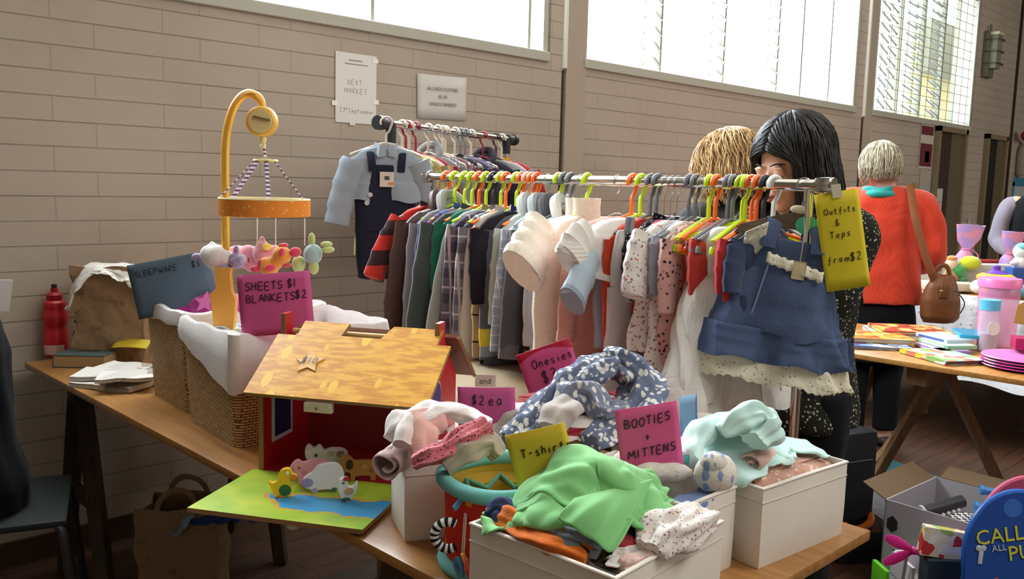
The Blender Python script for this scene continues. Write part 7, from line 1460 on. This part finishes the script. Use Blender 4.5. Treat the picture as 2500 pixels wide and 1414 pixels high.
PR=Mat('printed_magazine','#6a5a74',.35,0,.5); v=PR.co(); vo=PR.voro(v,22); PR.color(PR.ramp(PR.sep(vo[1])[0],[(0,'#7c7a88'),(.3,'#a8a4ae'),(.5,'#a0405a'),(.62,'#4a5a94'),(.8,'#b9b4b8'),(.93,'#d86a3a')],'CONSTANT')); PR=PR.m
FLG='bagged magazines on the floor'
for k,(x,y,z,r,lab) in enumerate(((3.62,1.52,.0,.5,'lowest bagged magazine on the floor under the pine table'),(3.5,1.42,.045,.2,'colourful bagged magazine lying on top, nearest the white box'),(3.72,1.62,.03,.9,'bagged magazine with a grey cover behind the colourful one'))):
    bm=NB(); box(bm,(x,y,z+.012),(.3,.22,.022),(.06*k,.05,r),.003); small('magazine',lab,'magazine',bm,PR,FLG,smooth=False)
G8=Height(3.2,1.1,4.0,1.9,n=60,z=.02); G8.mound(3.6,1.52,.25,.2,.11)
heap('plastic_sheet','crumpled clear plastic sheet over the magazines on the floor','plastic sheet',G8,BAGP,(.5,.4),(3.6,1.55),.2,seed=121,squash=.85,wave=.03,n=40,steps=60,thick=.001)
bm=NB(); box(bm,(4.25,1.78,.01),(.5,.36,.016),(0,0,-.35),.002); PB2=Mat('picture_book','#3c6468',.4,0,.4); v=PB2.co(); vo=PB2.voro(v,9); PB2.color(PB2.ramp(PB2.sep(vo[1])[0],[(0,'#2f5a60'),(.4,'#4a7c80'),(.6,'#7a8a4a'),(.75,'#a8503a'),(.85,'#5a6a6c')],'CONSTANT')); small('picture_book','large green and teal picture book lying flat on the floor','book',bm,PB2.m,smooth=False)
# ================================================================ goods on the pine table
Z2=.742
def flat(px,py,w,d,h,rz,z=Z2): 
    p=P(px,py,z); return p,rz
def artcov(nm,cols,sc=26): 
    m_=Mat(nm,cols[0],.3,0,.5); v=m_.co(); vo=m_.voro(v,sc); m_.color(m_.ramp(m_.sep(vo[1])[0],[(i/len(cols),c) for i,c in enumerate(cols)],'CONSTANT')); return m_.m
A1=artcov('cover_yellow_red',['#d8b45a','#a8483a','#e2c98a','#c87a5a','#b8503c']); A2=artcov('cover_orange',['#d9973a','#e6b55a','#c8502e','#e8c98a','#b8803a']); A3=artcov('cover_blue',['#5a78b0','#c9d3de','#8aa0c0','#d8d8dc','#3c5a94']); A4=artcov('cover_pastel',['#e8d8b0','#a8c8d8','#d87a6a','#e8e4d8','#e8c84a','#8ab86a'])
TB='picture books on the pine table'
book('magenta spined picture book with a red and yellow cover on top of its stack',(4.06,1.58,Z2+.022),math.radians(-50),.30,.24,.014,A1,'#c8b8a0',group=TB,name='picture_book'); book('white edged picture book under the magenta spined one',(4.05,1.60,Z2),math.radians(-55),.31,.25,.02,plain('#c4bcb8',.5),'#d9d0c4',group=TB,name='picture_book')
bm=NB(); box(bm,(4.06-.11,1.58-.05,Z2+.0375),(.02,.28,.002),(0,0,math.radians(-50))); 
bm.free()
book('orange picture book at the left end of the pine table',(3.76,1.60,Z2+.014),math.radians(-48),.26,.22,.018,A2,'#b8a890',group=TB,name='picture_book'); book('glossy blue and white magazine under the orange picture book',(3.66,1.58,Z2),math.radians(-48),.28,.2,.012,A3,'#9a9aa0',group=TB,name='picture_book')
book('pastel board book lying alone at the front edge of the pine table',(3.62,1.27,Z2),math.radians(-30),.2,.26,.016,A4,'#5a4a44',group=TB,name='picture_book')
DG='film cases fanned on the pine table'
for k,(dx,dy,z,r,c,lab) in enumerate(((0,0,0,-38,'#8a7cae','violet film case at the bottom of the fan'),(.05,.0,.016,-34,'#8fc0a0','pale green film case, second in the fan'),(.1,.03,.032,-30,'#b9cbe0','white and blue film case, third in the fan'),(.2,-.05,.048,-62,'#2f9cc0','turquoise film case lying on top beside the pink bottle'))):
    t=thing('film_case',lab,'film case',(3.80+dx,1.34+dy,Z2+z),math.radians(r),DG); bm=NB(); box(bm,(0,0,.0075),(.135,.19,.015),bev=.002); obj('case',bm,plain(c,.3,0,.5),t)
    bm=NB(); box(bm,(0,0,.0155),(.125,.178,.001)); obj('cover_sheet',bm,plain({0:'#b8a8c8',1:'#d8e0d0',2:'#d6dfe8',3:'#2890b4'}[k],.25,0,.5),t)
    if k<3: bm=NB(); box(bm,(-.0685,0,.0075),(.001,.15,.008)); obj('spine_label',bm,plain({0:'#c8b0d0',1:'#d9e8d0',2:'#4a5ea0'}[k],.4),t)
# clear pink flask with light blue flip lid, larger pink jar behind
CLP=Mat('clear_pink_plastic','#e89ac8',.1,0,.6,Alpha=.55).m; CLR=Mat('clear_plastic','#e3d3dc',.1,0,.6,Alpha=.35).m
p=P(2402,835,Z2); p=Vector((3.95,1.22,Z2))
t=thing('drink_bottle','clear pink drinking bottle with a light blue flip lid on the pine table','bottle',p); k=.95
bm=NB(); lathe(bm,[(0,0),(.036,0),(.038,.004),(.038,.155),(.035,.168),(.033,.172)],30,cap=False); obj('bottle_body',bm,CLR,t)
bm=NB(); lathe(bm,[(.0365,.004),(.0365,.075),(0,.08)],28); obj('drink_tint',bm,plain('#b9a9c8',.4),t)
bm=NB(); lathe(bm,[(.030,.17),(.0395,.172),(.0395,.205),(.040,.214),(.0,.218)],28); obj('flip_lid',bm,plain('#5ab8e0',.35,0,.5),t); 
bm=NB(); lathe(bm,[(0,0),(.03,0),(.03,.001),(0,.001)],22,M=M4((-.026,-.029,.1),(PI/2,0,math.radians(-42)),(.85,1,1.3))); obj('white_oval_print',bm,plain('#e4e6ea',.5),t)
p2=Vector((4.15,1.25,Z2))
t=thing('storage_jar','tall pink lidded jar behind the blue lidded bottle','jar',p2); bm=NB(); lathe(bm,[(0,0),(.078,0),(.08,.005),(.08,.255)],32,cap=False); obj('jar_body',bm,CLP,t); bm=NB(); lathe(bm,[(.075,.25),(.086,.252),(.086,.283),(.082,.29),(0,.292)],32); obj('jar_lid',bm,plain('#ec7cb8',.35,0,.5),t)
bm=NB(); prism(bm,[(-.03,0),(.03,0),(.033,.075),(.0,.1),(-.033,.075)],.002,M=M4((4.02,1.12,.86),(PI/2,.15,fz))); small('cardboard_tag','tan cardboard tag hanging beside the clear pink bottle','tag',bm,plain('#c09a5c',.7),smooth=False)
t=thing('lunch_plate','stack of magenta plastic plates at the front right of the pine table','plate',(3.68,1.00,Z2)); 
for k in range(4): bm=NB(); lathe(bm,[(0,.004+k*.011),(.11,.004+k*.011),(.145,.012+k*.011),(.148,.009+k*.011),(.11,0+k*.011),(0,k*.011)],40,sx=1.0,sy=1.0); obj('plate',bm,Mat('magenta_clear','#d03a9c',.2,0,.5,Subsurface_Weight=.1).m if k<3 else plain('#d983c4',.25,0,.5),t)
bm=NB(); box(bm,(3.80,1.05,Z2+.075),(.09,.06,.045),(0,0,.5),.003); small('card_pack','crimson card pack standing on the magenta plates','box',bm,plain('#a01c50',.45))
bm=NB(); box(bm,(3.76,.96,Z2+.07),(.09,.05,.035),(0,0,.5),.003); small('card_pack','violet card pack in a clear sleeve at the frame edge','box',bm,plain('#6a4ca0',.3))
# lace edged grey cloth hanging between the tables
G9=Height(4.2,.6,6.2,2.9,n=90,z=.0); X=np.linspace(4.2,6.2,90)[:,None]; G9.H=np.where((X>5.62)&(X<7),.745,np.clip(.745-(5.62-X)*2.4,0.02,.745)+0*G9.H)
GRC=Mat('grey_lace_cloth','#a9aaab',.85,0,.15); v=GRC.co(); GRC.color(GRC.mix(GRC.math('LESS_THAN',GRC.voro(v,30)[0],.16),'#adaeb0','#6d6e70')); GRC.bump(GRC.noise(v,20,4)[0],.6,.02); GRC=GRC.m
heap('tablecloth','crumpled grey white lace edged cloth hanging from the far toy table','tablecloth',G9,GRC,(1.0,2.1),(5.55,1.65),.9,seed=131,squash=.95,wave=.03,n=50,steps=60,thick=.002)
# ---------------- toys on the far table
Z3=.757; TG3='toys on the far table'
def p3(px,py,z=Z3): return P(px,py,z)
PINKT=Mat('pink_tulle','#e098c0',.7,0,.3,Alpha=.8); v=PINKT.co(); PINKT.color(PINKT.mix(PINKT.ramp(PINKT.noise(v,12,2)[0],[(.45,0.0),(.55,1.0)]),'#e59ab4','#b59ad8')); PINKT=PINKT.m
for (px,py,h,w,lab) in ((2352,650,.42,.17,'tall pink and lilac tulle gift bag at the left of the far table'),(2458,648,.38,.14,'narrow pink and lilac tulle gift bag at the right of the far table')):
    q=PD(px,py,6.2); q.z=Z3; t=thing('gift_bag',lab,'gift bag',q,fz); bm=NB()
    rings(bm,[(0,0,0,w*.35,.06),(0,0,h*.3,w*.42,.07),(0,0,h*.5,w*.30,.05),(.01,0,h*.6,w*.14,.03),(.02,0,h*.75,w*.45,.04),(.03,0,h,w*.6,.03)],20)
    for v in bm.verts: v.co+=v.co.normalized()*.02*mnoise.noise(v.co*14)
    obj('tulle',bm,PINKT,t); bm=NB(); tube(bm,[Vector((.01+w*.16*math.cos(a),.035*math.sin(a),h*.6)) for a in [2*PI*k/14 for k in range(14)]],.006,6,closed=True); tube(bm,spline([(.03,-.04,h*.6),(.07,-.05,h*.5),(.05,-.05,h*.35),(.08,-.05,h*.2)],4),.004,6); obj('ribbon',bm,plain('#d878a8',.5),t)
def toybox(lab,px,py,d,s,col,rz=.0,cat='box',name='toy_carton'):
    q=PD(px,py,d); q.z=Z3; bm=NB(); box(bm,(0,0,s[2]/2),s,bev=.004); bmesh.ops.transform(bm,matrix=Matrix.Translation(q)@Matrix.Rotation(fz+rz,4,'Z'),verts=bm.verts[:]); return single(name,bm,col if not isinstance(col,str) else plain(col,.5),lab,cat)
toybox('grey white open carton at the left of the far table',2310,690,6.3,(.28,.2,.14),'#b4b4b0')
toybox('flat red tray behind the tulle bags',2405,660,6.9,(.5,.2,.13),'#a4302c',cat='tray',name='tray')
toybox('white paperback lying against the red tray',2410,675,6.6,(.4,.2,.05),'#c9c8c0',cat='book',name='paperback')
toybox('white printed carton in the middle of the far table',2405,700,6.1,(.36,.16,.16),'#c4c2ba')
toybox('mauve carton left of the soft toys',2290,668,6.8,(.2,.2,.13),'#8c6c84')
toybox('blue gift carton with pink print below the white plush',2480,735,5.75,(.13,.1,.17),'#2f4f94')
toybox('cream tray of small toys at the front of the far table',2310,735,5.9,(.34,.2,.05),'#c9c5b4',cat='tray',name='tray')
t=thing('toy_drum','yellow ringed toy with a purple knob in the middle of the far table','toy',Vector((PD(2428,720,5.75).x,PD(2428,720,5.75).y,Z3)))
bm=NB(); lathe(bm,[(0,0),(.09,0),(.1,.03),(.1,.05),(.085,.06)],28); obj('drum_base',bm,plain('#d89a2a',.4),t); bm=NB(); lathe(bm,[(.07,.09),(.1,.08),(.115,.09),(.115,.11),(.09,.125),(0,.13)],28); obj('drum_top',bm,plain('#ecb42c',.4),t); bm=NB(); lathe(bm,[(.07,.128),(.04,.145),(.022,.15),(.022,.175),(.015,.18),(0,.182)],20); obj('purple_knob',bm,plain('#6a3cb0',.35),t)
bm=NB(); lathe(bm,[(.085,.06),(.07,.07),(.07,.09)],24,cap=False); obj('drum_neck',bm,plain('#c8b49a',.4),t)
def soft(lab,px,py,d,parts,cat='soft toy',name='soft_toy'):
    q=PD(px,py,d); q.z=Z3; t=thing(name,lab,cat,q,fz); 
    for (nm,x,y,z,r,c) in parts: bm=NB(); ball(bm,(x,y,z),r); obj(nm,bm,velour(c),t)
    return t
soft('white plush toy with a teal stripe on its round head at the right edge',2486,700,5.75,[('body',0,0,.2,(.05,.045,.05),'#e4e2de'),('head',0,0,.275,(.052,.05,.05),'#dfe6e2'),('cap',0,-.005,.30,(.04,.05,.03),'#6ab0a8'),('paw',-.05,-.02,.2,(.03,.02,.018),'#e4e2de')])
soft('yellow and green spotted caterpillar soft toy on the far table',2345,700,6.0,[('body',.05,0,.17,(.075,.05,.05),'#c9d42a'),('spotted_head',-.03,-.01,.12,(.05,.045,.045),'#3f9a54'),('foot',-.06,-.02,.06,(.03,.03,.02),'#b45a4a'),('foot',0,-.02,.06,(.035,.03,.02),'#4f8a5c'),('neck',0,.01,.08,(.04,.04,.06),'#5fae5c')])
soft('cream doll faced soft toy with an orange hat beside the bag',2318,705,6.0,[('body',0,0,.07,(.05,.04,.07),'#c89a78'),('head',0,0,.16,(.042,.04,.042),'#dcc0a0'),('hat',0,0,.2,(.035,.035,.02),'#d88a4a'),('beak',-.05,-.02,.14,(.04,.02,.012),'#dfc83a')])
soft('brown and white dog soft toy nearest the leather bag',2284,700,5.9,[('body',0,0,.06,(.04,.04,.06),'#6a4a3a'),('head',0,0,.145,(.038,.038,.042),'#c8b4a0'),('muzzle',0,-.03,.135,(.02,.02,.02),'#7a3a34')])
soft('grey elephant soft toy slumped in front of the yellow drum',2440,735,5.6,[('body',0,0,.05,(.1,.06,.05),'#7a8488'),('head',-.09,-.01,.055,(.04,.04,.04),'#d9b85a'),('ear',.08,-.02,.06,(.04,.02,.045),'#68747a')])
soft('teal plush toy lying at the right edge in front of the blue carton',2490,752,5.55,[('body',0,0,.04,(.07,.05,.04),'#5a9eb0'),('head',.05,-.02,.05,(.04,.04,.035),'#78b8c4'),('foot',-.05,-.03,.03,(.025,.02,.02),'#3f7e90')])
bm=NB(); q=PD(2383,705,6.2); lathe(bm,[(0,0),(.07,0),(.072,.01),(.06,.14),(.065,.15),(0,.155)],6,M=Matrix.Translation((q.x,q.y,Z3))); small('storage_jar','olive tinted square jar left of the yellow drum','jar',bm,plain('#9a9448',.3))
t=thing('round_basket','small round brown basket at the right edge of the far table','basket',Vector((PD(2488,680,6.6).x,PD(2488,680,6.6).y,Z3))); bm=NB(); lathe(bm,[(0,0),(.08,0),(.11,.14),(.115,.2),(.105,.2),(.09,.14),(0,.03)],24); obj('basket_body',bm,plain('#8a4a34',.6),t); bm=NB(); tube(bm,arc((0,0,.2),.1,0,PI,14),.007,8); obj('handle',bm,plain('#6a3424',.6),t)
def row(lab,px,py,d,c,r): bm=NB(); q=PD(px,py,d); ball(bm,(q.x,q.y,Z3+r[2]),r); single('plush_ball',bm,plain(c,.7),lab,'toy',TG3)
row('small lime green ball at the left of the far table',2278,650,6.6,'#8fc04a',(.035,.035,.04)); row('white rounded cup lying beside the pink jar lid',2385,745,5.7,'#e8e8e4',(.05,.05,.045)); row('small blue ball beside the grey carton',2335,660,6.5,'#6a8cc8',(.045,.04,.05))
# ================================================================ fixtures on the window wall
q=PY(2425,120,WALL_Y-.06); t=thing('wall_light','caged bulkhead wall light high on the block wall at the right','wall light',(9.98,WALL_Y,2.82))
bm=NB(); box(bm,(0,-.03,.0),(.2,.06,.46),bev=.01); obj('back_box',bm,plain('#77755f',.6),t); bm=NB(); box(bm,(0,-.09,.02),(.15,.08,.34),bev=.02); obj('diffuser',bm,plain('#8d8c78',.35),t); bm=NB(); box(bm,(0,-.09,.20),(.17,.1,.03),bev=.006); obj('top_cap',bm,plain('#d9d2b0',.4),t)
for z in (-.1,.02,.14): bm=NB(); tube(bm,spline([(-.1,-.02,z),(-.1,-.14,z),(.1,-.14,z),(.1,-.02,z)],4),.006,6); obj('cage_bar',bm,plain('#55543f',.5),t)
bm=NB(); tube(bm,[(0,-.03,.23),(0,-.03,.3)],.012,8); obj('conduit_stub',bm,plain('#77755f',.6),t)
def sign(lab,x,z,w,h,col,cat='sign',parts=(),y=WALL_Y-.004):
    t=thing('wall_sign',lab,cat,(x,y,z)); bm=NB(); bx(bm,(-w/2,-.003,0),(w/2,0,h)); obj('panel',bm,plain(col,.5),t,smooth=False)
    for (nm,a,b,c_,d_,cc) in parts: bm=NB(); bx(bm,(a,-.005,b),(c_,-.003,d_)); obj(nm,bm,plain(cc,.5),t,smooth=False)
    return t
sign('white and maroon first aid style sign left of the first dark doorway',8.62,1.62,.30,.42,'#cfc9bc',parts=(('maroon_panel',-.14,.02,.14,.23,'#6e2430'),('white_square',-.02,.06,.08,.16,'#d9d5cc'),('maroon_strip',-.14,.31,.14,.39,'#6e2430')))
sign('tall grey noticeboard sheet under the maroon sign',8.66,.98,.26,.62,'#b5b0a4',cat='notice')
sign('small white sheet pinned on the dark door',8.98,1.18,.2,.26,'#cfccc2',cat='notice',y=WALL_Y-.016,parts=(('text_line',-.05,.12,.05,.135,'#8a877e'),))
sign('yellow hanging tag left of the grey noticeboard sheet',8.42,1.16,.09,.32,'#a8963a',cat='tag')
bm=NB(); bx(bm,(9.86,WALL_Y-.02,.98),(9.91,WALL_Y-.003,1.14),.003); single('light_switch',bm,plain('#cfc8b4',.5),'narrow cream switch plate between the two doorways','switch',smooth=False)
t=thing('fire_extinguisher','red fire hose nozzle and white canister hung on the wall at the right edge','extinguisher',(11.3,WALL_Y-.09,1.62)); bm=NB(); lathe(bm,[(0,0),(.09,0),(.1,.02),(.1,.26),(.07,.33),(0,.35)],24); obj('canister',bm,plain('#b5b2a4',.4),t)
bm=NB(); ball(bm,(0,-.02,.38),(.05,.05,.04)); ball(bm,(-.16,-.02,.44),(.09,.05,.06)); tube(bm,[(-.1,-.02,.43),(.12,-.04,.36)],.02,8); obj('red_valve',bm,plain('#8e2222',.4),t)
sign('tall white poster with blue edging at the right edge of the wall',11.45,.55,.55,1.05,'#c4cdd0',cat='poster',parts=(('blue_edge',-.27,0,-.2,1.0,'#3a86a8'),('blue_heading',-.27,.95,.27,1.05,'#3f8fb4'),('text_block',-.12,.6,.2,.64,'#8a9498'),('text_block',-.12,.45,.2,.49,'#8a9498'),('text_block',-.12,.3,.2,.34,'#8a9498'),('text_block',-.12,.75,.2,.79,'#8a9498')))
